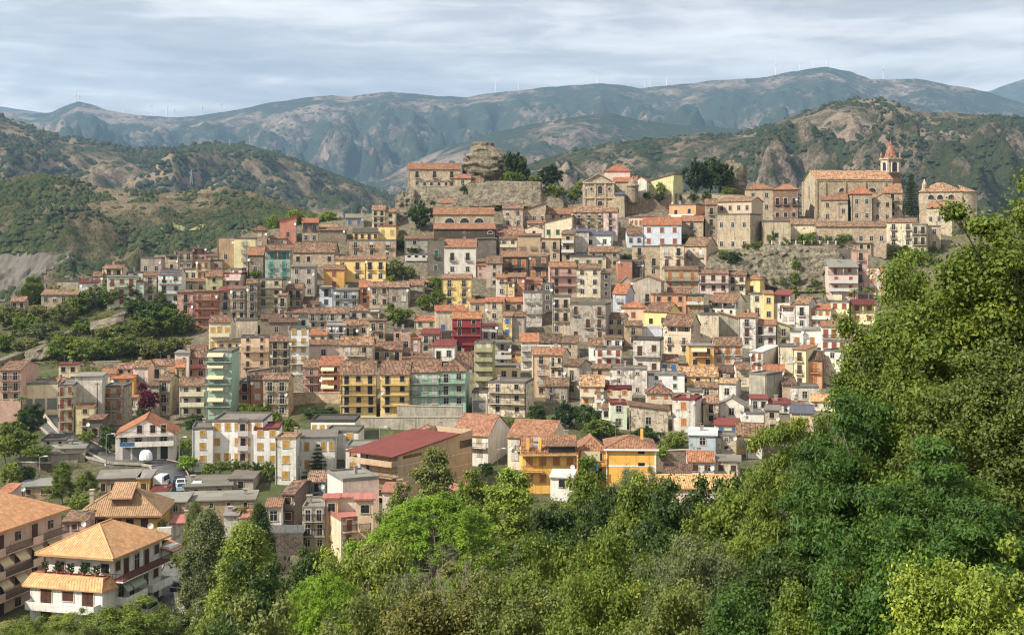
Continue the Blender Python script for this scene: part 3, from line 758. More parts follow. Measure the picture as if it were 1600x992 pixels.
def block(root, fr, w, d, H, kind, rise, wm, wc, rc, rng, z0=-4.0, rows=0, cols=0, sh='k', bal='-', flags='', sidec=0, oh=0.35, win_h=None, roofname='roof', noroof=False, hole=None):
    """walls, roof, windows and balconies of one building volume; returns the roof object"""
    col = jit(CW[wc], rng, 0.05)
    veranda = 'v' in flags and rows >= 1
    hs = H / max(rows, 1)
    if veranda:
        h1 = H - hs if rows > 1 else 0.3; sb = min(1.8, d * .35)
        walls(root, fr, w, d, h1, z0, 'f', 0, wm, col)
        walls(root, fr.sub(0, sb, 0), w, d - sb, H, h1 - .05, 'f', 0, wm, tuple(c * .9 for c in col[:3]) + (1,))
        b = MB(); n = max(2, int(w / 3) + 1)
        for k in range(n):
            x = -w / 2 + .15 + (w - .3) * k / (n - 1); b.box(x - .13, x + .13, .04, .30, h1, H, 0)
        b.box(-w / 2, w / 2, .04, .30, H - .28, H - .001, 0)
        b.build('post', M['trim'], root, fr.l, fr.y, col)
        put_balcony(root, fr, 0, h1 + .02, w - .02, 0.12, 'i' if rng.random() < .6 else 'm', 0, 0.1, col)
        if kind in 'gsx' : # gable triangles come with a thin upper wall
            if kind == 'g':
                for xx in (-w / 2 + .02, w / 2 - .02):
                    b = MB(); b.poly([(xx, 0.02, H), (xx, d, H), (xx, d / 2, H + rise)])
                    b.build('gable', M[wm], root, fr.l, fr.y, col)
    else:
        walls(root, fr, w, d, H if kind not in 'f' else H - .05, z0, kind, rise, wm, col, not noroof)
        if rng.random() < .5:
            b = MB(); x = rng.choice((-1, 1)) * (w / 2 - .18); b.tube((x, -.08, -1), (x, -.08, H - .2), .07, .07, 5); b.build('drainpipe', M['metal' if rng.random() < .5 else 'wood'], root, fr.l, fr.y)
    rf = None
    if not noroof:
        rf = roof(root, fr, w, d, H, kind, rise, rc, rng, oh, roofname)
    fh = hs
    for r in range(rows):
        zf = r * fh
        top = (r == rows - 1)
        yb = min(1.8, d * .35) if (veranda and top) else 0.0
        garage = ('g' in flags and r == 0)
        for c in range(cols):
            x = -w / 2 + w * (c + .5) / cols + rng.uniform(-.08, .08)
            if 'i' in flags and rng.random() < .18 and rows * cols > 2: continue
            s = pick(sh, rng)
            if garage:
                gw = min(2.9, w / cols * .8); gh = min(2.6, fh * .8)
                gb = MB(); gb.box(-gw / 2, gw / 2, -.02, .05, 0, gh, 0)
                for q in (-gw / 2 - .12, gw / 2): gb.box(q, q + .12, -.06, .05, 0, gh + .12, 1)
                gb.box(-gw / 2, gw / 2, -.06, .05, gh, gh + .12, 1)
                gb.build('garage_door', [M['plank'], M['trimW']], root, fr.at(x, 0, 0.02), fr.y); continue
            hasb = bal in list('bBcCmwI') and (r > 0 or 'd' in flags or zf > 2.0 or rows == 1)
            if 'x' in flags and r % 2 == 0: hasb = False
            isdoor = hasb and (bal in 'BCmwI' and c % 2 == 0 or bal in 'bc')
            ww = min(1.15, w / cols * .5, fh * .42)
            if isdoor:
                hh = min(fh * .72, 2.4); z = zf + .06 * fh
                put_win(root, fr, x, z, ww, hh, s, 'door', yb)
            else:
                hh = win_h or min(fh * .48, 1.6); z = zf + .30 * fh
                put_win(root, fr, x, z, ww, hh, s, 'win', yb)
            if bal in ('b','c') and hasb and not (veranda and top):
                put_balcony(root, fr, x, z, min(ww + .9, w / cols * .95), .7, 'i' if bal == 'b' else 'c', 0, 0, col)
        if bal in list('BCmwI') and not garage and (r > 0 or rows == 1 or 'd' in flags) and not (veranda and top) and not ('x' in flags and r % 2 == 0):
            kk = {'B': 'i', 'C': 'c', 'm': 'm', 'w': 'w', 'I': 'i'}[bal]
            put_balcony(root, fr, 0, zf + .05 * fh, w * (.96 if bal != 'I' else .6), 1.0, kk, 0, 0, col)
    if sidec:
        sx = w / 2 if sidec > 0 else -w / 2; face = R(90) if sidec > 0 else R(-90); n = abs(sidec)
        for r in range(max(rows, 1)):
            for c in range(n):
                if rng.random() < .3 and rows > 1: continue
                q = fr.at(sx, d * (c + .5) / n, r * fh + .32 * fh)
                link('window', win_mesh('win', pick(sh, rng), .8, 1.2), root, q, fr.y + face)
    if 'A' in flags:
        b = MB()
        for r in range(1, rows):
            zz = r * fh + fh * .82
            b.poly([(-w * .42, -.06, zz), (w * .2, -.06, zz), (w * .2, -1.15, zz - .75), (-w * .42, -1.15, zz - .75)]); b.poly([(-w * .42, -1.15, zz - .75), (w * .2, -1.15, zz - .75), (w * .2, -1.15, zz - .95), (-w * .42, -1.15, zz - .95)])
        b.build('awning', M['awn'], root, fr.l, fr.y)
    if 'L' in flags:    # washing on a line
        b = MB()
        zz = max(rows - 1, 0) * fh + fh * .75
        for k in range(3):
            x = -w * .35 + k * w * .18; b.box(x, x + .55, -.55, -.53, zz - .9 - .2 * (k % 2), zz, 0)
        b.build('washing', M['white'], root, fr.l, fr.y)
    if 'P' in flags and rf:    # solar panels lying on the front slope
        b = MB(); k = rise / (d / 2 if kind == 'g' else d) if kind in 'gs' else 0.0
        n = max(2, int(w / 1.25)); 
        for i in range(n):
            x = -w * .45 + w * .9 * i / n
            y0, y1 = (.4, d * .42) if kind == 'g' else (.4, d * .6)
            zz = lambda y: H + k * y + .16 + (0 if kind in 'gs' else .12 * y)
            b.slab([[(x, y0, zz(y0)), (x + w * .9 / n - .06, y0, zz(y0)), (x + w * .9 / n - .06, y1, zz(y1)), (x, y1, zz(y1))]], .05, 0, 0)
        b.build('solar_panel', M['solar'], rf)
    return rf

def px_frame(px, py, Y=None, ymin=205.0):
    if Y is None: Y = hit(px, py, ymin)
    return P(px, py, Y), Y

HN = [0]
def house(ox, oy, sc, line, cat='house', name='house', prev=None):
    spec, label = line.split('|'); t = spec.split(); label = label.strip()
    x0, x1, ye, yb = [float(v) for v in t[:4]]
    side = float(t[4]) / sc
    x0, x1 = ox + x0 / sc, ox + x1 / sc; ye, yb = oy + ye / sc, oy + yb / sc
    kind = t[5]; yr = None if t[6] == '-' else oy + float(t[6]) / sc
    wm, wc, rc = t[7].split('.')
    HN[0] += 1; rng = random.Random(HN[0] * 7919 + 13)
    Y = None; d = None; rows = cols = 0; sh = 'k'; bal = '-'; flags = ''; sidec = 0; below = 0.0
    for e in t[8:]:
        if e.startswith('Y='): Y = float(e[2:])
        elif e.startswith('d='): d = float(e[2:])
        elif e.startswith('dn='): below = float(e[3:]) / sc       # hidden further down by this many rows
        elif e.startswith('s='): sidec = int(e[2:])
        elif e[0] in '0123456789':
            q = e.split('.'); rows, cols = [int(v) for v in q[0].split('x')]; sh = q[1] if len(q) > 1 else 'k'; bal = q[2] if len(q) > 2 else '-'; flags = q[3] if len(q) > 3 else ''
    pm = (x0 + x1) / 2
    hy = hit(pm, min(yb, 900), 215.0) if yb < 790 else 999
    Y = min(Y, hy) if Y is not None else hy
    base = P(pm, yb, Y)
    H = (yb - ye) / F * Y
    gz = base.z
    smt = abs(side) / F * Y
    if d is None: d = max(6.5, min(9.0, 0.8 * (x1 - x0) / F * Y)) + rng.uniform(-.4, .6)
    d = max(d, smt / math.sin(R(58)))
    th = math.asin(min(.86, smt / d)) if smt > 0 else R(rng.uniform(-4, 6))
    a = math.atan((pm - 800) / F)
    if side > 0: yaw = -a - th
    elif side < 0: yaw = -a + th
    else: yaw = -a * .6 - th
    w = max(2.0, (x1 - x0) / F * Y / max(.5, math.cos(th)) * math.cos(a))
    rise = .22 * d
    if yr is not None:
        yy = {'g': d / 2, 's': d, 'x': 0.0, 'h': min(d, w) / 2}.get(kind, 0.0) * math.cos(th)
        rise = (H0 - yr) / F * (Y + yy) - (H0 - ye) / F * Y
        rise = max(.25, min(rise, .75 * d if kind != 'x' else .5 * w))
    if prev is None:
        root = thing(name, label, cat, base); fr = Fr((0, 0, 0), yaw)
    else:
        root = prev; fr = Fr(base - Vector(root.location), yaw)
    rf = block(root, fr, w, d, H, kind, rise, wm, wc, rc, rng, min(-4.5, ground_at(base.x, base.y) - base.z - 2.5), rows, cols, sh, bal, flags, sidec)
    # small clutter that belongs to the roof
    if rf and prev is None:
        if rng.random() < .45 and kind in 'gshfp': chimney(rf, rng, rng.uniform(-w * .35, w * .35), d * .55, H + (rise * .85 if kind in 'gh' else rise * .5 if kind == 's' else 0))
        if rng.random() < .40: antenna(root, fr.at(rng.uniform(-w * .3, w * .3), d * .5, H + (rise if kind in 'gh' else 0)), rng)
        if rng.random() < .42: dish(root, fr.at(rng.choice([-1, 1]) * w * .42, -.35, H * rng.uniform(.55, .92)), rng)
    return root, fr, w, d, H, rise, rf

QUEUE = []
GREEN = [(600, 400, 660, 440), (590, 465, 700, 512), (645, 430, 700, 480), (600, 360, 640, 410), (1110, 380, 1320, 455), (815, 620, 960, 690), (340, 600, 470, 680), (640, 300, 690, 360), (215, 470, 300, 560)]
LM = [(676, 772, 322, 397), (1235, 1412, 266, 350), (910, 1012, 256, 324), (637, 735, 254, 296), (1435, 1530, 285, 350), (730, 880, 282, 330), (1110, 1318, 384, 456), (540, 735, 636, 660)]
def raise_town():
    """houses were read off one by one: grow each to meet its neighbours, as the real ones are built wall to wall"""
    rects = []
    for q in QUEUE:
        ox, oy, sc, ln = q[:4]; t = ln.split('|')[0].lstrip('+').split()
        if t[0].startswith('@'): t = t[1:]
        x0, x1, ye, yb, sd = [float(v) for v in t[:5]]; yr = ye if t[6] == '-' else min(ye, float(t[6]))
        a, b = (x0, x1 + sd) if sd >= 0 else (x0 + sd, x1)
        rects.append([ox + a / sc, ox + b / sc, oy + yr / sc, oy + yb / sc, oy + ye / sc])
    obst = [(r[0], r[1], r[2], r[3]) for r in rects] + LM
    for k, q in enumerate(QUEUE):
        ox, oy, sc, ln = q[:4]; r = rects[k]
        plus = ln.startswith('+')
        if r[3] < 640 and not plus:
            gaps = []
            for px in np.linspace(r[0] + .5, r[1] - .5, 9):
                c = [o[2] - r[3] for j, o in enumerate(obst) if j != k and o[0] <= px <= o[1] and o[3] > r[3] + 1]
                if c: gaps.append(max(-2.0, min(c)))
            ex = 0.0
            if gaps: ex = sorted(gaps)[int(len(gaps) * .65)]
            cx, cyy = (r[0] + r[1]) / 2, r[3] + 3
            if any(g[0] < cx < g[2] and g[1] < cyy < g[3] for g in GREEN): ex = 0
            ex = min(ex + 2.0, 13.0) if ex > 0.3 else 0.0
            right = [o[0] - r[1] for j, o in enumerate(obst) if j != k and min(o[3], r[3]) - max(o[2], r[2]) > .55 * (r[3] - r[2]) and -.5 < o[0] - r[1] < 8]
            xr = min(right) + .4 if right else 0.0
            t = ln.split(' ', 1)[0]
            pre = ''
            if t.startswith('@'): pre = t + ' '; body = ln.split(' ', 1)[1]
            else: body = ln
            w = body.split(' ', 4)
            if ex > 0 or xr > 0.4:
                h0 = r[3] - r[4]; w[1] = '%.1f' % (float(w[1]) + xr * sc); w[3] = '%.1f' % (float(w[3]) + ex * sc)
                body = ' '.join(w)
                m = re.search(r' (\d)x(\d)', body.split('|')[0])
                if m and int(m.group(1)) > 0 and ex / (h0 / int(m.group(1))) > .6: body = body.replace(m.group(0), ' %dx%s' % (int(m.group(1)) + 1, m.group(2)), 1)
                ln = pre + body
        q[3] = ln
    for q in QUEUE: _town(*q)
    QUEUE.clear()

def town(ox, oy, sc, text, cat='house', name='house'):
    if not LATE:
        for ln in text.strip().split('\n'):
            ln = ln.strip()
            if ln and not ln.startswith('#'): QUEUE.append([ox, oy, sc, ln, cat, name])
    else: _town(ox, oy, sc, text, cat, name)
LATE = []
LAST = [None]
def _town(ox, oy, sc, text, cat='house', name='house'):
    last = LAST[0]
    for ln in text.strip().split('\n'):
        ln = ln.strip()
        if not ln or ln.startswith('#'): continue
        if ln.startswith('+'): house(ox, oy, sc, ln[1:] + (' |' if '|' not in ln else ''), prev=last)
        else:
            c, n = cat, name
            lab = ln.split('|')[-1]
            for w in ('palazzo', 'shed', 'garage', 'villa', 'ruin', 'barn', 'apartment house', 'apartments', 'manor', 'terrace with'):
                if re.search(r'^[^,]*?\b' + w + r'\b', lab.split(' left of ')[0].split(' beside ')[0].split(' above ')[0].split(' below ')[0].split(' right of ')[0].split(' of the ')[0].split(' behind ')[0].split(' between ')[0].split(' joined ')[0].split(' under ')[0].split(' in front ')[0].split(' at the ')[0]):
                    n = w.replace(' ', '_'); n = {'apartments': 'apartment_house', 'garage': 'garage_house', 'terrace_with': 'terrace'}.get(n, n); c = n.replace('_', ' '); break
            if ln.startswith('@'):
                nm, ln = ln[1:].split(' ', 1); n = nm; c = nm.replace('_', ' ')
            last = LAST[0] = house(ox, oy, sc, ln, c, n)[0]
# ------------------------------------------------------------------ the town, read tile by tile from the photograph (pixel rows and columns, four per photo pixel)
# x0 x1 eaves foot side roof ridge wall.colour.roof storeysxbays.shutters.balcony.flags | label
town(0, 240, 4, '''
66 158 922 985 0 g 893 S.stone.old 1x2.k | small stone cottage with clay tiles at the far left end of the ridge
22 68 945 985 0 f - V.wgrey.grey 1x1.k | low white shed beside the leftmost stone cottage
255 488 880 950 0 g 852 S.stone.old 1x4.n Y=402 | long low stone house with patchy tiles left of the white block
355 488 792 862 10 f - C.beige.grey 0x0 Y=412 | blank beige block rising behind the long low stone house
497 615 808 905 12 s 790 P.white.mar 0x0 | blank white block with dark red roof on the left ridge
582 640 765 850 0 g 740 V.beige.brn 1x1.k Y=417 | narrow beige house with brown tiles behind the white block with dark red roof
640 760 716 835 40 g 697 P.cream.old 2x2.m.B.v Y=419 | cream house with a dark maroon top veranda on the left ridge
668 848 770 908 0 p - P.pgreen.lgr 2x3.r.I | pale green two storey house with russet shutters on the left ridge
800 885 738 790 8 f - P.white.grey 1x1.k Y=422 | white stair tower behind the pale green house
850 900 800 900 0 s 790 V.pgreen.brn 1x1.k | narrow pale green annexe right of the pale green house
897 975 762 880 12 g 742 V.cream.brn 2x1.k.b | narrow cream house with brown tiles left of the solar panel house
988 1112 752 885 26 g 728 P.white.old 2x2.k.B.LP | white house with solar panels on its roof and washing below
878 1008 648 770 24 f - C.grey.grey 1x2.k..i | plain grey concrete block standing alone on the left skyline
958 1030 652 720 0 s 635 S.stone.old 0x0 Y=431 | low stone shed with clay tiles behind the grey skyline block
1032 1108 632 730 0 f - V.beige.grey 2x1.k.-.v | beige house with an open top loggia on the left skyline
1110 1200 616 720 0 p - V.beige.pnk 2x2.n.b | weathered beige house with a pink roof edge on the left skyline
1204 1290 590 672 0 p - P.rose.lgr 2x2.k.w.v Y=436 | rose house with a glazed roof veranda on the left skyline
1288 1355 638 672 0 s 615 S.stone.brn 1x1.k Y=438 | little brown tiled house between the rose house and the beige tower
1357 1460 520 665 0 f - C.tan.grey 1x1.k..i | tall blank beige block left of the yellow tower house
1140 1232 718 800 0 f - V.cream.grey 1x2.k | plain cream house under the pink edged house on the left
1224 1308 670 800 8 p - P.cream.ora 2x2.r.B | cream two storey house with two balconies left of the grey cube
1312 1392 664 725 10 f - C.grey.dgr 1x1.r | small grey cube house with a russet door
1286 1388 766 860 6 g 730 V.lime.brn 2x1.k | olive tinged house with brown tiles on the left slope
1160 1266 800 870 0 g 782 S.stone.brn 1x2.k | low stone house with brown tiles right of the solar panel house
1395 1510 746 840 36 f - V.pink.red 2x2.r.m | pinkish house with balconies and a dark blind side wall on the left
1107 1200 865 1072 0 s 850 W.rose.brn 3x1.n.b | tall flaking rose house at the left edge of the terraces
1210 1360 862 1030 0 p - B.brick.brn 3x2.r.B | bare brick house with three concrete balconies on the left
1366 1538 856 1030 12 s 832 V.beige.red 3x2.k.b | beige three storey house with a red sheet roof on the left
''')
town(360, 300, 4, '''
22 157 286 440 0 f - P.pale.grey 3x1.w.b | bright yellow tower house on the left shoulder of the town
108 205 390 490 22 g 346 S.dstone.new 1x1.k | small dark stone house with orange tiles right of the yellow tower
215 372 362 420 0 g 330 S.dstone.brn 0x0 Y=433 | long brown tiled stone barn, left half
390 650 374 460 32 g 314 S.stone.brn 1x4.d..i Y=427 | large stone hall under one wide brown tile roof on the left
140 228 240 300 0 h 210 V.tan.brn 1x1.w | little tan house with a pyramid roof left of the salmon block
232 352 290 330 0 s 268 V.tan.brn 1x2.k | low tan house under the terrace left of the salmon block
308 414 178 275 0 R 145 P.salmon.ora 1x1.k | salmon red block with a slanting top on the skyline
447 550 190 320 6 g 165 S.stone.ora 2x2.k.-.v | stone tower house with an open loggia under a red roof
552 725 238 320 0 g 222 S.dstone.brn 0x0 Y=447 | long windowless stone wall house right of the loggia tower
562 668 220 242 0 s 206 P.yellow.tan 0x0 Y=456 | low yellow building just showing over the stone wall house
720 832 160 225 0 g 138 V.grey.grey 1x2.u Y=455 | grey house with two blue shuttered windows on the skyline
886 965 110 200 0 g 86 P.cream.old 2x2.k.b Y=462 | cream house with dark windows beside the dark green tree
965 1036 124 200 4 g 104 V.cream.old 2x1.k Y=461 | lower cream house joined to the right of the skyline cream house
925 1038 212 292 0 p - P.yellow.pnk 1x2.c | yellow penthouse with a pink terrace edge below the skyline
765 922 252 292 0 s 226 P.yellow.dgr 1x4.b.B | yellow veranda house under a grey canopy below the skyline
730 1034 298 408 14 f - W.tan.grey 2x3.n.b | wide stained tan house below the yellow penthouse
648 838 422 562 0 g 404 P.yellow.old 2x2.k.b | left half of the long yellow house with brown tiles
840 970 420 562 12 g 400 P.yellow.old 2x2.k.b | right half of the long yellow house, two bays wide
584 712 482 612 14 g 458 P.ochre.brn 2x1.r | ochre house with two russet windows in front of the long yellow house
216 374 368 580 14 p - V.teal.grey 4x2.t.b.v | tall grey green house with teal doors and a rooftop veranda
396 474 380 412 0 p - P.rose.grey 1x1.w | small pink upper storey right of the teal door house
376 530 466 600 0 s 452 C.grey.grey 2x2.k.-.i | grey concrete house with a lean roof right of the teal door house
166 305 542 760 24 f - V.beige.grey 4x2.m.B | narrow beige house with four tiers of balconies on the left
0 95 605 790 12 s 588 V.beige.brn 3x2.k.b | grey beige house with small iron balconies near the ravine on the left
0 70 478 590 30 f - P.pink.grey 2x1.r.m | small pink house with a dark side wall on the left terraces
102 160 570 750 0 g 545 W.grey.brn 3x1.k.b | thin weathered house squeezed between two grey beige houses
362 494 550 590 0 g 526 P.white.brn 1x1.k | white attic storey under brown tiles above the tan house
350 448 602 730 20 g 572 V.tan.brn 2x2.k.b | tan house with brown tiles and two iron balconies on the left
296 346 645 775 0 g 628 W.beige.brn 2x1.k.b | narrow beige house with brown tiles left of the tan house
556 638 592 725 6 f - P.blue.grey 2x1.k.b.v | pale blue tower house below the ochre house
642 792 612 725 8 s 598 V.bgrey.grey 2x3.n.b | grey blue house with a lean roof beside the pale blue tower
806 866 592 710 0 g 556 P.orange.ora 2x1.b.b | narrow orange house with a bright tile roof in the upper middle
870 992 590 722 0 g 560 W.beige.old 2x2.m | weathered beige house with maroon doors, left of the row
992 1112 592 722 0 g 562 W.grey.old 1x2.m | weathered grey house with two very tall maroon doors
1114 1205 580 662 14 g 548 V.grey.old 2x1.w.B | grey house with one balcony right of the tall maroon doors
1336 1534 342 525 0 g 296 P.lgrey.new 2x2.k.b | light grey manor with four dark windows under an orange roof
1232 1334 308 522 0 f - V.dgrey.grey 2x1.g.b | dark grey house joined to the left of the light grey manor
1090 1310 292 350 0 s 272 V.grey.brn 1x2.k | low grey house with a long brown tile roof left of the manor
1092 1225 385 430 0 f - V.wgrey.grey 1x3.d.w | terrace with a white balustrade and creeper left of the manor
1305 1410 70 104 0 h 38 P.cream.new 1x2.k Y=457 | tiny cream house with an orange roof under the palace rock
1322 1506 538 672 10 g 515 V.yellow.old 2x2.k.b | stained yellow house with a dark open passage below the manor
1190 1282 562 610 0 s 530 S.stone.old 1x1.k | little stone house with sloping tiles left of the ivy
1282 1468 742 875 0 s 708 V.beige.ora 2x2.u..i | beige house with an orange roof and a blue window left of the red house
1150 1288 804 855 0 s 772 V.beige.ora 1x2.g | low beige house with an orange roof left of the blue window house
340 480 752 800 0 g 725 S.stone.brn 1x2.k | low stone house with tiles below the tan house
486 600 754 860 0 g 724 V.grey.brn 2x2.k.b | grey row house with brown tiles, left of a pair
602 735 754 860 6 g 722 W.lgrey.brn 2x2.k.B | light grey row house with a wide balcony, right of a pair
746 862 742 800 0 h 702 W.beige.old 1x2.k | beige house under a pyramid of old tiles in the middle left
862 930 746 812 0 f - P.cream.grey 1x1.w.-.v | little cream tower with an open top left of the hillside garden
866 968 806 935 6 p - V.tan.brn 2x2.k.I | tan house with a brick walled terrace left of the hillside garden
242 408 812 905 0 g 786 S.dstone.dbr 1x2.k | dark stone house with dark brown tiles above the peach apartments
186 318 790 830 0 g 764 S.dstone.dbr 0x0 Y=386 | long dark brown roof behind the dark stone house
420 496 780 856 0 f - P.bgrey.grey 1x1.d | grey blue cube house above the white house with ochre shutters
490 598 892 950 0 s 855 P.peach.ora 1x2.b | peach house with a bright orange lean roof in the middle left
600 720 832 930 0 s 816 V.wgrey.lgr 2x2.k.b.L | whitish house with washing hung out in the middle left
705 800 832 910 0 g 798 W.beige.old 1x2.k.b | weathered beige house with old tiles right of the hanging washing
800 866 826 905 0 g 800 V.cream.old 1x1.k | narrow cream house with old tiles beside the brick terrace house
450 552 702 740 0 s 655 S.dstone.dbr 0x0 | windowless brown roofed shed below the tan house
''')
town(360, 500, 4, '''
0 64 130 192 0 p - P.yellow.grey 1x2.r | low yellow house with a roof terrace left of the peach apartments
66 240 100 300 8 f - P.peach.grey 4x2.b.B.x | peach apartment house with brown shutters and four floors
+35 170 -5 62 0 f - C.beige.grey 0x0 Y=361
366 488 48 278 6 f - P.white.grey 4x2.y.B.x | tall white house with ochre shutters right of the peach apartments
246 376 130 300 10 g 100 W.lstone.brn 3x2.k.b | ruined looking stone house with brown tiles between peach and white houses
480 682 156 250 0 s 122 P.pink.brn 1x1.k..i | long blank pink wall under a brown tile roof
682 886 152 300 22 g 105 W.beige.old 2x2.m.I | weathered beige house with a broad patched tile roof above the yellow block
882 1072 182 256 12 g 136 S.stone.brn 1x3.k.I | stone house with a long iron balcony above the yellow block
1124 1190 112 210 0 s 82 S.rose.ora 2x1.w | narrow stone house with orange tiles beside the maroon roof
1192 1306 86 210 0 s 52 S.stone.red 2x2.k.b | stone house under a maroon sheet roof, upper of two
1266 1400 160 256 18 s 120 P.wgrey.red 1x2.k.I | small white house with a maroon sheet roof, lower of two
1020 1070 60 130 0 f - P.salmon.grey 1x1.k Y=362 | small salmon red cube with a terrace left of the pink ruin
1068 1118 60 215 0 f - W.rose.grey 1x1.k | narrow flaking pink ruin wall in the town centre
1318 1396 78 130 0 f - C.dark.dgr 0x0 Y=364 | dark roof terrace box left of the red house
1075 1258 236 262 0 s 208 S.stone.brn 0x0 | low brown tile roof behind the green block
1416 1510 286 320 10 g 200 S.stone.dbr 0x0 | steep dark brown roof right of the white house with maroon roof
456 554 292 455 0 g 242 V.rose.brn 3x1.k.B | dusty pink house with brown tiles above the stone garden wall
556 680 282 450 0 s 226 P.salmon.ora 3x2.d.B.LAx | salmon house with white awning and bright orange roof
688 912 338 598 0 g 256 P.yellow.brn 4x3.d.B Y=293 d=11 | big yellow apartment block under a wide brown roof, left stair bays
936 1118 338 598 0 g 256 P.yellow.brn 4x2.d.B Y=293 d=11 | big yellow apartment block under a wide brown roof, right bays next to the green block
1122 1300 322 546 0 g 248 P.mint.brn 3x3.w.B Y=292.5 d=11 | mint green apartment block, left half touching the yellow block
1306 1470 318 546 28 h 246 P.mint.brn 3x2.k.B Y=292.5 d=11 | mint green apartment block, right half with wraparound balconies
206 362 368 605 34 g 335 W.lstone.old 3x2.k.b.i | tall bare stone ruin house with tiles left of the garden wall
128 202 372 520 0 s 332 B.brick.old 2x1.w | narrow bare brick house with tiles left of the stone ruin house
52 126 382 520 0 f - B.brick.grey 2x1.d.b | lower bare brick house with an open door beside the green tower
''')
town(0, 480, 4, '''
0 130 392 592 112 g 336 B.rose.brn 3x2.k.b Y=291 d=16 | brick and plaster garage house with brown tiles at the left edge
136 345 470 590 0 f - P.cream.lgr 1x3.d..g Y=297 d=9 | long cream garage with three dark bays at the left edge
366 484 362 430 0 p - P.pale.mar 1x2.k Y=352 | small pale yellow house with a dark flat roof behind the garages
362 462 482 792 52 f - V.beige.grey 4x2.r.B d=14 | tall beige corner house with russet shutters above the road
+470 640 430 470 0 s 405 C.lgrey.lgr 0x0 Y=288
530 625 498 655 14 g 458 V.cream.brn 2x2.o.b | cream house with brown tiles right of the tall corner house
590 642 515 670 0 s 480 P.yellow.old 3x1.g.b.A | narrow yellow house with a green window and white awning
690 832 444 486 0 s 413 P.vyel.ora 1x2.u Y=309 | bright yellow upper storey with an orange roof on the lower left
642 775 488 725 52 f - W.beige.grey 3x2.o.I | round cornered beige house with a brick walled terrace, lower left
+782 858 562 640 0 s 555 V.wgrey.new 1x1.k
472 590 620 805 0 f - V.pale.tan 3x1.b.b.x | narrow pale yellow house stepping down to the road
545 640 700 850 0 s 680 V.dgrey.brn 1x1.d | dark shed house with a grey awning roof beside the road
834 925 372 520 40 g 332 P.pink.brn 2x1.w.b | pink house with brown tiles above the magenta creeper
946 1060 362 450 20 g 323 V.cream.old 1x2.m.b | cream house with brown tiles behind the pink house, lower left
728 832 382 425 0 g 350 P.wgrey.old 1x2.m Y=317 | small white house with clay tiles, left of the pink house
632 722 412 470 0 g 382 P.cream.new 1x2.k Y=312 | small cream house with orange tiles above the yellow upper storey
340 392 470 540 0 s 440 V.beige.ora 1x1.k Y=301 | little orange roofed house between the garage and the tall corner house
988 1062 455 672 58 g 420 W.beige.brn 3x1.m.b | tall narrow house with a dark grey side wall, lower left
925 990 490 560 0 s 456 S.stone.dbr 0x0 Y=300 | dark brown lean roof beside the magenta creeper
1120 1284 487 685 0 g 440 V.cream.brn 3x2.k.m | cream house with masonry balconies left of the green tower
1156 1282 308 450 0 g 236 P.salmon.brn 2x2.m.m | salmon house with deep terraces behind the cream balcony house
1096 1154 374 455 0 s 325 P.vyel.ora 1x2.k.-. Y=316 | small yolk yellow house with an orange roof left of the salmon terraces
1092 1180 285 345 0 s 276 P.lgrey.lgr 0x0 Y=326 | blank pale grey wall house at the foot of the green slope
1034 1098 405 440 0 s 370 S.stone.new 0x0 Y=322 | low orange roof right of the cream house, lower left
1286 1448 272 690 52 f - P.mint.grey 6x2.w.B.Ax d=10 | six storey green tower with awnings and a blue grey side
1306 1440 92 260 24 g 50 P.cream.brn 2x3.y.m | cream house with ochre blinds left of the peach apartments
1366 1500 216 268 0 p - P.yellow.brn 1x3.k.m | yellow terrace house in front of the cream house with ochre blinds
262 412 828 868 0 s 815 V.wgrey.dgr 1x2.k Y=266 | small white shed with a dark roof below the bend in the road
298 490 912 970 0 s 890 C.grey.grey 0x0 | grey concrete shed with a pale slab roof beside the road
378 530 880 960 0 s 850 C.grey.lgr 0x0 | second grey concrete shed behind the slab roofed one by the road
''')
# white apartment blocks, lower left centre
town(300, 640, 4, '''
@apartment_block 0 130 110 350 18 f - P.white.grey 3x1.y Y=256 d=9 | white stair wing with ochre blinds at the left of the white flats
+125 445 62 345 0 f - P.white.grey 3x5.y.-.i Y=258 d=12
+290 345 70 345 0 f - V.pink.grey 3x1.d.w Y=257.5 d=4
+385 545 112 350 22 f - P.white.red 3x2.y Y=255.5 d=9
@apartment_block 640 900 176 400 0 p - P.white.grey 2x5.y.-.i Y=257 d=10 | white flats with ochre blinds behind the cedar
+742 1020 62 180 0 f - P.white.dgr 1x6.y Y=270 d=9
+830 1040 130 300 40 f - P.wgrey.grey 2x2.y Y=266 d=8
+960 1140 225 400 30 f - P.white.lgr 2x2.y Y=252 d=8
@apartment_block 520 650 170 460 38 f - V.wgrey.tan 3x1.y Y=245 d=6.5 | detached white stair tower with three ochre blinds left of the cedar
''')
town(700, 620, 4, '''
28 250 234 392 145 g 108 P.lgrey.new 2x2.c.B Y=256 d=12 | pale grey house with a recessed roof terrace in its big orange roof
372 645 252 425 108 g 145 P.cream.new 2x3.w.I Y=252 d=11 | cream house with a broad orange roof and small dormer, second from left of three
''')
town(360, 500, 4, '''
1084 1330 738 800 50 h 655 P.white.new 1x2.o Y=263 d=9 | low white house with an orange pyramid roof left of the recessed terrace house
''')
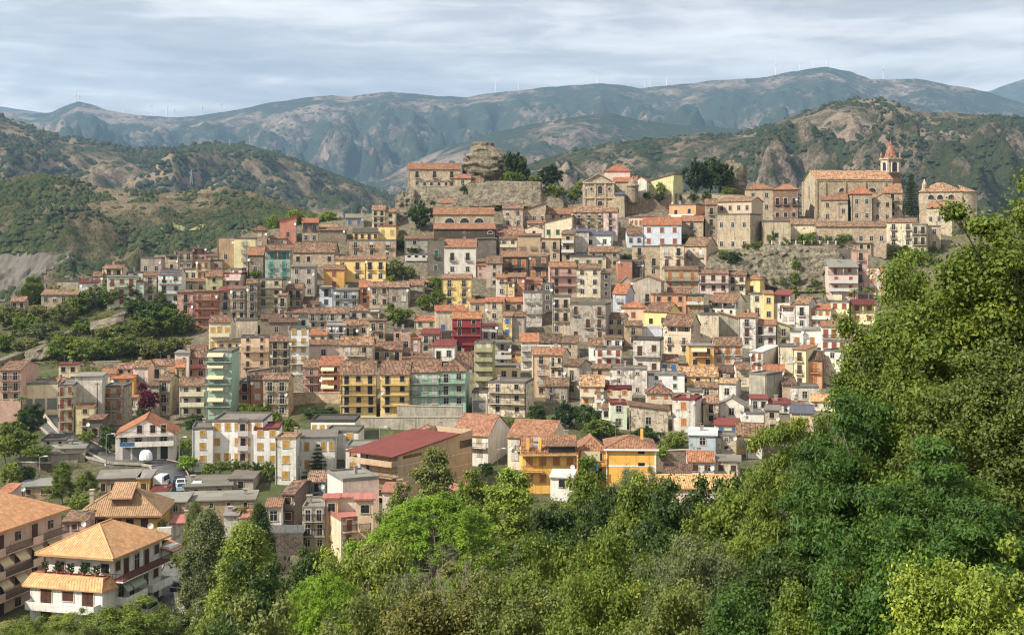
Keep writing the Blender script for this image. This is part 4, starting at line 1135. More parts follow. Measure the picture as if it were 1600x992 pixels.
town(1000, 560, 4, '''
305 480 478 650 0 s 430 P.bgrey.wht 2x1.k d=8 | modern grey blue house with a white lean roof, lower right
480 602 480 640 0 f - W.beige.grey 3x1.m | stained beige house between the grey blue house and yellow walls
470 630 415 480 0 s 372 P.lgrey.red 1x2.u | pale upper storey under a dark red tiled roof, lower right
602 772 478 590 0 g 402 P.yellow.brn 1x2.w | yellow house under a large brown tile roof, lower right
665 762 525 615 0 f - P.wgrey.dgr 1x1.r | tiny white house with one russet window, lower right
866 960 434 500 0 s 405 P.orange.red 2x1.k.-.v | orange house with a red roof and dark veranda beside the right trees
946 1084 338 480 0 g 290 P.peach.blu 2x1.w | peach house with a slate blue roof at the edge of the right trees
300 465 642 730 0 g 578 P.lgrey.ora 1x2.m Y=240 d=8 | low white house with an orange tile roof, lowest on the right
466 622 645 730 0 p - V.cream.grey 1x2.b Y=241 d=7 | low cream flat roofed house beside the lowest orange roof
145 318 722 745 0 s 655 S.stone.dbr 0x0 Y=230 d=7 | old shed with rough brown tiles right of the yellow hip roofed house
50 606 806 860 0 g 728 P.pink.gold 1x5.k Y=178 d=9 | long pink house with golden tiles half hidden by trees
780 868 322 540 0 s 312 S.stone.grey 3x1.k.-.i | slim bare rubble tower house, lower right
636 776 336 410 0 f - P.white.lgr 0x0 | blank white block left of the rubble tower house
690 800 250 330 0 s 242 P.wgrey.red 1x2.k.I | white glazed veranda house under a maroon roof, left part
800 935 282 335 0 s 246 P.wgrey.red 1x3.k.I | white glazed veranda house under a maroon roof, right part
492 650 290 380 12 x 244 V.lgrey.lgr 1x1.k | pale grey gabled house with a white roof, lower right
396 490 276 410 0 g 230 W.cream.old 2x1.d.b | flaking cream house with old tiles, right of the tall stained tower
202 345 248 450 46 f - V.lgrey.red 2x1.o..i | tall stained grey white tower house with a pink roof edge
+312 395 200 330 0 f - P.lgrey.grey 2x1.d.w Y=286
42 200 218 345 0 h 158 V.beige.brn 2x2.o.m | beige house with curved balconies under a hipped brown roof, lower right
''')
town(1000, 420, 4, '''
82 284 158 285 0 f - P.orange.brn 2x3.b | orange house with three brown shuttered windows on the upper right
170 310 155 190 8 g 118 P.orange.brn 0x0 Y=394 | brown gabled attic on top of the orange house
286 400 166 285 0 p - V.olive.dgr 2x2.o.w | olive grey house with an orange shutter beside the orange house
32 180 264 360 72 g 214 P.yellow.brn 1x2.k.m | yellow house with a brown gable facing right, upper right
432 596 206 290 64 g 152 P.lgrey.brn 2x3.d.-.v | house with a dark glazed loggia under a large brown roof
692 770 152 300 0 f - V.cream.grey 2x1.k..i | tall blank cream house left of the narrow yellow house
772 830 155 315 0 s 135 P.yellow.new 2x1.k | narrow yellow house with small windows under the cliff
834 920 160 310 30 s 130 P.lgrey.red 3x1.b.b.v | slim modern grey house with a red top under the cliff
886 966 236 340 0 s 196 P.white.new 2x2.w.-.v | white house with a glazed loggia and orange tiles under the cliff
966 1056 216 350 46 g 176 V.lgrey.old 2x1.k.b | stained white house with old tiles left of the palm
1062 1184 252 380 0 s 224 P.wgrey.ora 2x3.o.m | white house with orange shutters and an orange roof under the palm
1190 1300 202 340 16 f - P.pale.grey 2x2.r..i | pale yellow house with red shutters right of the palm
+1210 1262 150 205 0 f - P.cream.grey 0x0 Y=401
1318 1470 222 340 0 s 190 P.pale.mar 2x2.r.-.v | yellow house with a maroon roofed veranda near the right trees
1132 1345 358 520 0 g 330 P.white.new 2x4.r.c | white house with a bracketed balcony and orange roof beside the right trees
142 305 352 535 60 g 284 V.beige.brn 3x2.k.b.v | beige house with a loggia beneath a wide brown roof, mid right
376 490 280 445 0 f - V.cream.grey 0x0 | blank cream concrete wall house, mid right
490 606 312 445 0 l 270 C.grey.new 0x0 | blank grey house with a tiled sloping top, mid right
616 722 300 490 26 g 277 V.lgrey.new 3x1.m.b | pale house with a maroon door and orange tiles, mid right
720 850 346 485 8 g 318 V.lgrey.new 2x2.m.C | pale house with two maroon doors over one balcony, mid right
856 936 362 485 0 l 330 W.lime.tan 2x1.k.b | half ruined yellowish house between two white houses, mid right
940 1018 386 490 0 s 372 P.white.lgr 1x1.o.b | small white house with one orange door, left of a pair
1020 1124 380 490 0 s 365 P.white.lgr 1x1.o.C | small white house with one orange door, right of a pair
306 456 482 600 0 p - P.ochre.lgr 2x2.b.I.A | ochre house with a parasol on its roof terrace, mid right
462 640 476 605 0 g 430 V.lgrey.brn 2x3.o.c | pale house with orange shutters and flower balcony under brown tiles
690 765 516 650 110 s 474 P.lgrey.wht 2x2.r.I d=12 | house with red shutters under a long pale sheet roof, mid right
866 1000 478 590 0 f - V.cream.grey 1x1.m..i | plain cream house right of the pale sheet roof
956 1036 502 720 70 s 474 P.pale.new 3x1.b.b | pale yellow house with three storeys beside the narrow orange house
1042 1140 566 722 6 g 514 P.orange.dbr 2x1.o.b | narrow orange house with a brown roof near the right trees
1146 1255 506 670 90 f - V.wgrey.grey 2x1.k..i | big whitish weathered house touching the right trees
128 240 576 640 0 g 536 V.beige.brn 1x2.u | small beige house with a blue window under brown tiles, mid right
238 460 668 730 0 g 612 V.yellow.tan 1x3.k | wide low house with faded tan tiles, mid right
42 278 655 760 0 f - P.white.lgr 2x2.g..i | long white flat roofed house with a green shutter at one corner
346 460 738 810 0 g 705 V.tan.brn 1x1.k Y=309 | small tan house with brown tiles right of the white flat roof
486 600 642 700 0 g 602 V.grey.dbr 1x2.k.b | grey house with dark brown tiles, centre right
606 680 626 680 0 g 584 P.cream.brn 1x1.w.-.v | cream veranda house with brown tiles left of the pale sheet roof
486 600 712 820 34 g 684 V.lgrey.tan 1x1.k | pale house with one window and a stone side, centre right
682 790 650 820 100 f - C.conc.grey 0x0 | tall blank concrete cube, centre right
772 900 640 680 0 g 598 P.cream.ora 1x1.k | cream gable with a bright orange roof above the concrete cube
890 980 722 820 0 s 674 S.stone.dbr 0x0 | stone shed with dark brown tiles right of the concrete cube
946 1118 732 840 0 f - C.lgrey.grey 1x1.k..i | pale grey concrete yard house near the right trees
1070 1245 825 880 0 g 785 P.cream.gold 1x3.k | cream house with pale orange tiles among the right trees
950 1060 850 880 0 s 816 S.stone.brn 0x0 | low brown tiled shed above the slate blue roof
''')
town(700, 440, 4, '''
26 208 228 450 0 g 190 P.red.ora 4x2.k.C.i | crimson red four storey house with an orange roof
138 226 132 175 0 s 108 V.beige.ora 1x1.k Y=403 | low orange roof strip left of the three window stone row
230 342 124 195 0 g 98 W.beige.ora 1x1.k | stone row house with an orange roof, left of two
344 470 124 200 0 g 98 W.beige.ora 1x2.b | stone row house with an orange roof and brown shutters, right of two
474 590 62 220 0 f - V.lgrey.grey 2x2.w.b | light grey tower house below the pink striped awning
+482 580 10 55 0 s 0 P.rose.pnk 1x1.d.I Y=404
592 652 10 140 0 f - V.dgrey.grey 2x1.k | dark grey house right of the pink striped awning
652 758 88 335 0 f - V.beige.grey 3x2.k.b.i | tall stained beige house left of the big grey block
762 984 136 370 36 f - W.grey.grey 3x3.b.b.i | big bare grey block with few windows in the town centre
992 1098 224 335 30 g 196 S.lstone.brn 2x2.k | rubble stone house with brown tiles right of the big grey block
1104 1212 272 350 0 g 244 W.tan.brn 1x1.k.b | small tan house with brown tiles right of the rubble stone house
1080 1238 162 225 0 h 126 P.peach.ora 1x1.r Y=396 | low peach house with a bright orange roof, upper centre right
1230 1296 190 270 0 p - P.yellow.tan 1x1.k Y=391 | narrow yellow wing between the peach house and the yellow gable
1030 1114 72 190 52 g 16 P.bgrey.ora 2x1.w.b | pale blue grey house with a steep orange roof, upper centre right
342 400 214 300 0 s 190 W.yellow.old 1x1.u | narrow yellow ruin with one blue door in the centre
398 482 216 295 0 s 188 C.grey.brn 0x0 | bare grey shed with old tiles right of the yellow ruin
208 312 278 360 0 s 262 V.lgrey.mar 1x2.k | pale grey house with a maroon roof edge right of the red house
164 280 378 625 0 f - P.olive.grey 4x2.w.m | olive green four storey house with white blinds
286 396 382 495 0 p - V.lgrey.grey 2x1.d.w.v | light grey house with a dark awning beside the olive house
360 440 446 490 0 g 402 V.ochre.dbr 1x1.b | small ochre house with dark tiles right of the olive house
456 566 374 500 0 s 322 P.lgrey.ora 2x2.w.B | pale house with an orange roof and white awning, town centre
566 700 378 415 8 g 325 V.brick.dbr 1x3.w.w Y=347 | brown veranda house with dark tiles right of the orange roof, town centre
528 630 452 665 0 g 410 P.peach.new 3x1.m.b | tall peach house with maroon doors in the town centre
634 718 456 610 42 g 412 V.beige.new 2x2.m.B | beige house with maroon shutters joined to the tall peach house
246 452 522 620 0 f - P.pale.lgr 1x3.n | cream upper storey with a grey flat roof above the stained apartments
250 488 622 835 52 f - W.cream.grey 3x2.k.B d=9 | stained cream apartment house with arched ground floor windows
150 246 682 815 0 f - C.lgrey.grey 1x1.b..g | grey garage building beside the stained cream apartments
722 826 522 720 70 g 484 V.grey.dbr 2x1.m.I | dark grey house with a gable turned right, lower centre
608 752 648 750 0 g 604 W.grey.brn 2x2.k.b.i | grey stone house with brown tiles, lower centre
712 808 380 425 0 s 336 S.stone.brn 1x1.k | low stone house with brown tiles above the dark grey house
920 1090 414 530 0 f - P.white.grey 2x3.r.I | white house with red shutters and a wraparound balcony, centre
880 970 396 480 0 g 352 P.wgrey.brn 1x1.k | small white house with old brown tiles left of the red shutters
976 1088 352 412 0 s 338 P.wgrey.brn 1x2.k.w Y=346 | white upper storey with a brown lean roof above the red shutters
1156 1330 356 560 20 f - V.lgrey.dgr 2x2.b.B.i | grey white house with brown doors and roof tanks, centre right
+1212 1338 282 345 0 f - P.blue.wht 0x0 Y=352
894 1108 540 600 0 g 516 V.tan.brn 1x2.k.-. | tan house with brown tiles below the red shutters
1010 1240 540 650 0 f - W.wgrey.grey 2x2.n..i | stained white house with broken top edge, centre right
968 1104 614 660 0 s 592 V.cream.wht 1x2.o | low cream house with a white slab roof, lower centre
824 975 648 785 0 g 588 V.cream.tan 2x2.o.m | cream house with rounded orange balcony, lower centre
966 1148 664 780 0 f - V.beige.mar 2x2.o.-.i | beige house with a red terrace and pots, lower centre
1016 1118 756 920 0 f - P.pgreen.red 2x1.k | slim pale green tower house above the ravine trees
+964 1014 790 870 0 s 762 P.white.brn 1x1.k
1132 1376 800 930 0 l 770 W.beige.brn 1x1.k | roofless stone ruin above the ravine trees
918 970 690 800 0 f - P.white.grey 2x1.o | narrow white house left of the beige terrace house
''')
town(620, 200, 4, '''
662 790 502 600 0 g 480 W.beige.old 2x2.n | beige house under the fortress wall, left of the row
786 932 514 610 0 R 464 S.stone.new 1x3.k | stone house with sloping orange tiles under the fortress wall
850 960 532 590 0 g 497 V.beige.old 1x2.w | beige house with old tiles, middle of the row under the fortress wall
952 1096 536 580 0 g 503 V.lstone.new 1x3.k | stone house with orange tiles, right of the row under the fortress wall
816 930 596 650 0 s 564 V.beige.new 1x2.k | low beige house with an orange lean roof below the fortress row
920 1090 590 660 14 R 546 P.cream.new 1x3.g | cream house with green shutters and a sloping orange roof, upper centre
1106 1300 524 645 0 g 490 W.stone.old 3x3.n.b | old stone house of three storeys below the small church
1292 1378 522 650 0 g 500 V.pink.old 3x1.b.b | narrow pink house with balconies below the small church
1166 1344 668 720 0 s 636 P.white.blu 1x2.k.w | white house with a slate blue roof and white parapet, upper centre
1098 1200 645 670 0 s 628 V.lgrey.blu 0x0 Y=425 | low building with a pale blue sheet roof left of the white parapet house
790 918 632 680 0 x 610 P.beige.old 1x1.k | little beige gabled house facing the viewer, upper centre
752 1018 690 835 14 f - P.tan.brn 2x4.k.b | large tan palazzo with iron balconies, upper centre
+756 900 672 690 0 s 660 P.tan.brn 0x0 Y=418
642 750 692 800 0 s 668 V.cream.brn 2x2.m.m | cream house with a balustrade left of the large tan palazzo
622 790 672 700 0 g 618 S.stone.old 0x0 | wide old tile roof behind the cream balustrade house
656 820 802 950 0 g 770 S.dark.new 2x3.o.I | dark stone palazzo with orange doors in white surrounds, left part
820 932 790 950 8 f - S.dark.tan 2x2.o.I | dark stone palazzo with orange doors in white surrounds, right part
500 590 856 885 0 s 836 P.rose.ora 1x2.k | low rose house with an orange roof left of the dark palazzo
560 654 842 940 0 g 798 V.grey.brn 2x1.k | grey house with brown tiles joined to the dark palazzo
1030 1108 662 840 0 s 640 V.tan.brn 3x1.d.w | tan house with green balconies right of the large tan palazzo
1086 1308 800 880 0 f - V.beige.grey 1x3.g.-.P | beige house with solar panels and green shutters, upper centre
1200 1394 772 868 0 g 742 W.stone.old 2x3.k | stone house with small dark windows right of the solar panels, upper centre
956 1114 866 1000 0 g 838 P.rose.new 2x2.b.B | salmon pink house with a glass loggia, upper centre
1120 1274 878 1000 0 g 850 V.cream.brn 2x2.k | cream grey house right of the salmon pink house
1380 1468 826 945 0 f - B.brick.grey 0x0 | brick block with bare orange bands, upper centre
1470 1540 822 930 0 f - V.dark.grey 0x0 | blank dark grey wall house right of the brick block
1450 1600 556 610 0 p - P.cream.pnk 1x5.o | low cream terrace building below the small church
620 690 935 1000 0 s 915 P.lgrey.ora 1x1.k Y=410 | small pale house with an orange roof left of the crimson house roofs
796 910 955 1000 0 s 928 P.pink.new 1x2.w Y=408 | small pink house with an orange roof below the dark palazzo
640 735 962 1000 0 s 940 P.yellow.new 1x2.m Y=409 | small yellow attic house below the dark palazzo
690 790 930 990 0 s 905 S.brick.old 1x1.k Y=411 | brick and stone shed house at the foot of the dark palazzo
1275 1340 905 1010 0 s 895 W.dgrey.brn 2x1.k | dark ruined house right of the cream grey house, upper centre
1400 1470 965 1010 0 x 930 V.grey.new 1x1.k | grey house with a small orange gable left of the slanted house
''')
town(980, 220, 4, '''
130 290 250 360 56 R 210 P.lime.new 1x3.d | yellow green villa with an arched window behind the small church
262 420 396 480 60 f - P.orange.grey 1x2.d.w | low peach house with a white balcony wall below the fortress garden
565 776 378 458 72 g 354 P.lstone.old 1x4.k Y=436 | cream top storey of the tall grey palazzo with brown tiles
552 768 456 695 72 f - V.stone.grey 2x3.k.-. Y=433 d=10 | tall grey stone palazzo standing over the cliff
487 562 396 610 0 g 364 W.stone.old 3x1.k.b Y=437 | narrow stone wing left of the tall grey palazzo
745 910 302 450 0 h 272 V.lstone.new 2x2.k Y=452 | cream half of the hip roofed villa left of the big church
912 1068 305 480 0 h 272 B.brown.new 2x3.d.b Y=450 | dark brick half of the hip roofed villa left of the big church
1016 1072 362 470 0 h 330 B.brown.old 1x1.d Y=455 | low brick wing at the right of the hip roofed villa
844 1000 500 600 0 f - C.lstone.grey 1x1.d..i Y=437 | blank stone bastion between the grey palazzo and the long low building
336 470 500 620 14 g 470 S.stone.new 2x1.k.b | stone house with orange tiles right of the pale blue house
96 334 524 650 0 g 482 P.blue.ora 2x3.r.-. | pale blue house with red doors and an orange roof
0 92 584 660 0 g 540 P.blue.brn 1x2.k | pale blue lower house with brown tiles, left of the red doors
30 206 655 850 0 f - S.stone.grey 3x2.k.b.i | tall stone palazzo with iron balconies below the pale blue house
208 354 652 865 0 p - V.cream.tan 3x2.m.b | cream palazzo with moulded windows and a cornice
358 496 654 810 66 g 604 V.lstone.brn 2x2.w.c | stone palazzo with white shutters and bracketed balconies
232 438 806 945 0 g 786 V.lstone.brn 2x3.o.C.x | ochre stone palazzo with one long balcony and orange shutters
444 630 828 955 0 g 805 P.pink.brn 2x3.b.C | pink palazzo with three brown shutters and a long balcony
632 742 838 955 8 g 812 V.cream.brn 2x2.m.C | cream stone house with two bays right of the pink palazzo
728 830 866 960 38 h 838 P.yellow.new 1x1.k.b | small yellow house with orange tiles at the foot of the cliff
34 200 880 990 16 x 846 C.grey.old 1x1.k.b | grey slanted gable house left of the orange house
1258 1444 788 940 0 s 742 P.pink.lgr 3x2.r.w.v | white and pink house with three balcony tiers beside the cliff
1412 1506 684 905 0 f - V.rose.tan 3x1.k.b | narrow brownish pink tower house right of the cliff
1508 1620 790 910 0 p - V.pink.tan 2x2.o | low pink house beside the right trees near the cliff
1344 1430 680 745 0 f - C.dgrey.grey 0x0 | dark grey wall house above the cliff
1400 1530 638 680 0 s 612 S.stone.old 1x3.d Y=438 | low stone porch with old tiles below the big church
1020 1200 520 560 0 g 488 V.cream.old 0x0 Y=446 | low cream outbuilding with old tiles at the corner of the long low building
1175 1592 534 620 0 g 505 S.stone.old 1x7.k Y=442 d=8 | long low stone building in front of the big church
''')
town(1200, 200, 4, '''
740 920 588 745 24 g 565 V.cream.old 3x2.k.b Y=436 d=9 | cream weathered house of three storeys below the tall araucaria
900 990 600 800 10 f - W.lstone.grey 3x2.k.b Y=434 | flaking stone house right of the three storey cream house
990 1150 496 620 44 g 462 S.lstone.new 1x3.k Y=441 | stone house with orange tiles in front of the apse church
1000 1080 610 760 0 f - V.lstone.grey 2x1.k Y=435 | narrow pale stone house half hidden by the right trees
''')
raise_town(); LATE.append(1)
# ------------------------------------------------------------------ landmarks
def arch_win(root, fr, x, z, w, h, y=0.0, face=0.0, name='window', full=False, gl=None):
    """round headed opening: half disc (full=False) or an arched window of height h"""
    key = ('arch', round(w, 1), round(h, 1), full)
    if key not in WCACHE:
        b = MB(); n = 14; r = w / 2; s0 = h - r if full else 0.0
        arc = [(r * math.cos(math.pi * k / n), r * math.sin(math.pi * k / n) + s0) for k in range(n + 1)]
        pts = arc + ([(-r, 0), (r, 0)] if full else [])
        b.poly([(p[0], -0.03, p[1]) for p in reversed(pts)], 1)
        R2 = r * 1.16 + .05
        for k in range(n):
            a0, a1 = math.pi * k / n, math.pi * (k + 1) / n
            i0 = (r * math.cos(a0), r * math.sin(a0) + s0); i1 = (r * math.cos(a1), r * math.sin(a1) + s0)
            o0 = (R2 * math.cos(a0), R2 * math.sin(a0) + s0); o1 = (R2 * math.cos(a1), R2 * math.sin(a1) + s0)
            b.poly([(i0[0], -.14, i0[1]), (o0[0], -.14, o0[1]), (o1[0], -.14, o1[1]), (i1[0], -.14, i1[1])][::-1], 0)
            b.poly([(i0[0], -.14, i0[1]), (i1[0], -.14, i1[1]), (i1[0], 0, i1[1]), (i0[0], 0, i0[1])], 0)
            b.poly([(o0[0], -.14, o0[1]), (o1[0], -.14, o1[1]), (o1[0], .02, o1[1]), (o0[0], .02, o0[1])][::-1], 0)
        if full:
            b.box(-R2, -r, -.14, .02, 0, s0, 0); b.box(r, R2, -.14, .02, 0, s0, 0)
        b.box(-R2, R2, -.16, .02, -.18, -.001, 0)
        for k in (1, 2): b.box(-r + w * k / 3 - .04, -r + w * k / 3 + .04, -.06, -.031, 0, r * .75 + s0, 2)
        WCACHE[key] = b.data('window', [M['trimW'], M['glass'], M['frameb']])
    return link(name, WCACHE[key], root, fr.at(x, y, z), fr.y + face)

def hs(ox, oy, sc, line, cat='church', name='church', prev=None):
    return house(ox, oy, sc, line + ('' if '|' in line else ' |'), cat, name, prev)

# the big church on the right
root, fr, w, d, H, rise, rf = hs(1200, 200, 4, '302 780 320 588 -86 g 268 S.stone.tan 0x0 Y=456 d=15 | long brown stone church with a ridge roof, buttressed annexes and a pointed bell tower')
for xx in (466, 652): arch_win(root, fr, (xx - 541) / 4 / F * 456, H - 4.6, 2.9, 1.5)
q = fr.sub(-w / 2, 0, 0)
put_win(root, Fr(fr.at(-w / 2 - .02, d * .55, 0), fr.y - R(90)), 0, 8.5, 1.2, 4.6, 'k')
put_win(root, Fr(fr.at(-w / 2 - .02, d * .55, 0), fr.y - R(90)), 0, 1.2, 1.2, 4.6, 'w')
b = MB()
for yy in (-.3, d - .3): b.box(-w / 2 - .5, -w / 2 + .35, yy, yy + 1.0, -4, H - .3)
for k in range(4): b.box(-w / 2 + 3 + k * (w - 6) / 3 - .35, -w / 2 + 3 + k * (w - 6) / 3 + .35, -.45, .02, 6, H - 1.0)
b.box(-w / 2, w / 2, -.22, .02, H - .75, H - .3)
b.build('buttress', M['S'], root, fr.l, fr.y, CW['stone'])
for ln in ('330 498 446 586 0 g 412 S.stone.new 2x2.m Y=449 d=7', '522 652 412 588 0 h 360 S.stone.ora 2x2.k Y=446 d=8 ', '657 776 442 592 0 x 408 S.stone.tan 2x2.m Y=447 d=8', '718 840 402 565 0 g 350 S.stone.new 3x1.d.I Y=450 d=8', '438 500 470 560 0 f - V.lstone.grey 1x1.k Y=447 d=3'):
    hs(1200, 200, 4, ln, prev=root)
def bell_tower(root, px, Y, pyb, pyc, pyt):
    base = P(px, pyb, Y); m = Y / F; zc = (H0 - pyc) * m - base.z; zt = (H0 - pyt) * m - base.z; s = 2.55
    f = Fr(base - Vector(root.location), R(18))
    b = MB(); b.box(-s, s, -s, s, -14, zc - 5.6); b.box(-s - .3, s + .3, -s - .3, s + .3, zc - 5.9, zc - 5.55); b.build('tower', M['B'], root, f.l, f.y, CW['brown'])
    b = MB()
    for sx in (-1, 1):
        for sy in (-1, 1): b.box(sx * s - (0.8 if sx > 0 else 0), sx * s + (0.8 if sx < 0 else 0), sy * s - (0.8 if sy > 0 else 0), sy * s + (0.8 if sy < 0 else 0), zc - 5.5, zc - 1.0)
    for k in range(4):
        a = f.sub(0, 0, 0, k * R(90)); 
    b.box(-s, s, -s, s, zc - 1.7, zc - .6); b.box(-s - .35, s + .35, -s - .35, s + .35, zc - .6, zc - .1)
    b.box(-s * .55, s * .55, -s * .55, s * .55, zc - 5.5, zc - 1.7)
    bf = b.build('belfry', M['S'], root, f.l, f.y, CW['lstone'])
    for k in range(4):
        g = Fr(f.l, f.y + k * R(90)); arch_win(root, g, 0, zc - 5.2, 2.0, 3.6, -s * .98, 0, 'belfry_opening', True)
        for sx in (-1, 1):
            c = MB(); c.tube((sx * 1.4, -s - .1, zc - 5.3), (sx * 1.4, -s - .1, zc - 1.7), .18, .22, 8); c.build('column', M['P'], bf, (0, 0, 0), k * R(90), CW['white'])
    b = MB(); n = 8; hh = zt - zc
    lev = [(0, 2.35), (.08, 2.2), (.3, 1.72), (.55, 1.1), (.8, .48), (.93, .2), (1.0, .05)]
    for (t0, r0), (t1, r1) in zip(lev, lev[1:]):
        for k in range(n):
            a0, a1 = 2 * math.pi * (k + .5) / n, 2 * math.pi * (k + 1.5) / n
            b.poly([(r0 * math.cos(a0), r0 * math.sin(a0), zc - .1 + t0 * hh), (r0 * math.cos(a1), r0 * math.sin(a1), zc - .1 + t0 * hh), (r1 * math.cos(a1), r1 * math.sin(a1), zc - .1 + t1 * hh), (r1 * math.cos(a0), r1 * math.sin(a0), zc - .1 + t1 * hh)], 0)
    for k in range(n):
        for t in (.22, .5, .74):
            a = 2 * math.pi * k / n; r = 2.3 * (1 - t) * .96 + .08
            b.box(r * math.cos(a) - .12, r * math.cos(a) + .12, r * math.sin(a) - .12, r * math.sin(a) + .12, zc + t * hh - .2, zc + t * hh + .2, 1)
    b.tube((0, 0, zt - .2), (0, 0, zt + 1.2), .06, .04, 5, 1)
    b.build('spire', [M['B'], M['trim']], root, f.l, f.y, srgb(186, 132, 108, .7))
    for sx in (-1, 1):
        for sy in (-1, 1):
            c = MB(); c.tube((sx * s * .92, sy * s * .92, zc - .1), (sx * s * .92, sy * s * .92, zc + .9), .42, .38, 6); c.tube((sx * s * .92, sy * s * .92, zc + .9), (sx * s * .92, sy * s * .92, zc + 2.3), .48, .03, 6)
            c.build('pinnacle', M['B'], root, f.l, f.y, srgb(186, 132, 108, .7))
bell_tower(root, 1391.5, 466, 300, 247, 219)

# the small church with its pediment and lantern roof
root, fr, w, d, H, rise, rf = hs(620, 200, 4, '1166 1358 338 495 0 x 287 S.lstone.old 0x0 Y=455 d=16 | cream stone church facade with a pediment and arched window beside a lantern roof')
k = 455 / F / 4
arch_win(root, fr, (1270 - 1262) * k, (495 - 412) * k, 1.5, 2.9, -.06, 0, 'window', True)
for xx in (1216, 1328): arch_win(root, fr, (xx - 1262) * k, (495 - 392) * k, .8, 1.1, -.02, 0, 'window', True)
arch_win(root, fr, (1270 - 1262) * k, (495 - 470) * k - 2.2, 1.8, 3.0, -.06, 0, 'door', True)
b = MB()
for xx in (1172, 1238, 1302, 1352): b.box((xx - 1262) * k - .4, (xx - 1262) * k + .4, -.28, .02, -2, H - .4)
b.box(-w / 2 - .3, w / 2 + .3, -.5, .02, H - .55, H); b.box(-w / 2 - .1, w / 2 + .1, -.4, .02, 3.0, 3.5); b.box(-1.5, 1.9, -.38, .02, 3.6, 3.9)
b.build('cornice', M['S'], root, fr.l, fr.y, CW['lstone'])
b = MB()
for sg in (-1, 1): b.slab([[(sg * (w / 2 + .4), -.55, H), (sg * (w / 2 + .4), .1, H), (0, .1, H + rise + .25), (0, -.55, H + rise + .25)][::sg]], .3)
b.build('pediment', [M['S'], M['S']], root, fr.l, fr.y, CW['lstone'])
for ln in ('1300 1462 270 345 0 h 224 P.pink.ora 0x0 Y=466 d=9', '1352 1500 335 430 0 s 300 V.lstone.ora 0x0 Y=459 d=9', '1490 1562 330 415 30 x 305 P.lgrey.ora 0x0 Y=458 d=9', '1360 1424 415 450 0 s 396 V.lstone.blu 0x0 Y=452 d=5'):
    hs(620, 200, 4, ln, prev=root)
def cupola(root, px, pyb, pyt, Y, r):
    base = P(px, pyb, Y) - Vector(root.location); hh = (pyb - pyt) * Y / F; b = MB(); n = 10
    lev = [(-3, r), (hh * .45, r), (hh * .45, r * 1.15), (hh * .52, r * 1.15), (hh * .6, r * .92), (hh * .75, r * .66), (hh * .86, r * .35), (hh * .9, r * .2), (hh, r * .16), (hh * 1.08, .02)]
    for (z0, r0), (z1, r1) in zip(lev, lev[1:]):
        for k in range(n):
            a0, a1 = 2 * math.pi * k / n, 2 * math.pi * (k + 1) / n
            b.poly([(r0 * math.cos(a0), r0 * math.sin(a0), z0), (r0 * math.cos(a1), r0 * math.sin(a1), z0), (r1 * math.cos(a1), r1 * math.sin(a1), z1), (r1 * math.cos(a0), r1 * math.sin(a0), z1)])
    b.build('cupola', M['S'], root, base, 0, CW['dstone'])
cupola(root, 620 + 1475 / 4, 304, 277, 455, 2.0)

# hall church with three lunettes
root, fr, w, d, H, rise, rf = hs(620, 200, 4, '228 606 538 640 4 g 498 S.stone.new 0x0 Y=434 d=10 | brown aisled church with three half round windows between two tile roofs')
k = 434 / F / 4
for xx in (330, 424, 514): arch_win(root, fr, (xx - 417) * k, (640 - 594) * k, 3.2, 1.6)
r2, f2, w2, d2, H2, rs2, _ = hs(620, 200, 4, '232 616 630 790 0 s 598 V.dark.new 0x0 Y=424 d=9', prev=root)
arch_win(root, f2, (580 - 424) * k, (790 - 664) * k, 1.7, .9)
hs(620, 200, 4, '492 622 690 790 0 s 690 V.dgrey.grey 0x0 Y=421 d=4', prev=root)

# the palace below the crag
root, fr, w, d, H, rise, rf = hs(620, 200, 4, '72 398 256 375 0 g 223 S.lstone.new 2x3.k.b Y=478 d=9 | long stone palace with three balconies standing on the rock left of the crag', 'palace', 'palace')
for ln in ('362 462 312 366 0 g 290 V.lstone.new 1x1.k Y=474 d=6', '455 540 338 366 0 s 305 S.stone.old 0x0 Y=474 d=6', '150 330 331 372 0 f - S.lstone.grey 1x4.k Y=477.6 d=3'):
    hs(620, 200, 4, ln, 'palace', 'palace', prev=root)

# apse church far right
root, fr, w, d, H, rise, rf = hs(1200, 200, 4, '944 1215 398 590 -10 h 345 S.lstone.tan 0x0 Y=446 d=12 | apsed stone church with three half round windows and a broad pale tile roof')
k = 446 / F / 4
for xx in (1022, 1076, 1142): arch_win(root, fr, (xx - 1080) * k, H - 2.7, 1.9, 1.6, -.03, 0, 'window', True)
b = MB(); rr = MB(); n = 16; r = 5.4; cx, cyy = w / 2 - .2, 5.6
for i in range(n):
    a0, a1 = -math.pi / 2 + math.pi * i / n, -math.pi / 2 + math.pi * (i + 1) / n
    p0 = (cx + r * math.cos(a0), cyy + r * math.sin(a0)); p1 = (cx + r * math.cos(a1), cyy + r * math.sin(a1))
    b.poly([(*p0, -5), (*p1, -5), (*p1, H - .05), (*p0, H - .05)])
    o0 = (cx + (r + .4) * math.cos(a0), cyy + (r + .4) * math.sin(a0)); o1 = (cx + (r + .4) * math.cos(a1), cyy + (r + .4) * math.sin(a1))
    rr.slab([[(*o0, H), (*o1, H), (cx - 1, cyy, H + rise * .8)]], .2, 0, 1, [[(i, 0), (i + 1, 0), (i + .5, 5)]])
b.build('apse', M['S'], root, fr.l, fr.y, CW['lstone']); rr.build('apse_roof', [M['tile_old'], M['trim']], root, fr.l, fr.y, CR['tan'])
b = MB(); fx = fr.at(-w / 2 + 1.8, 2, H)
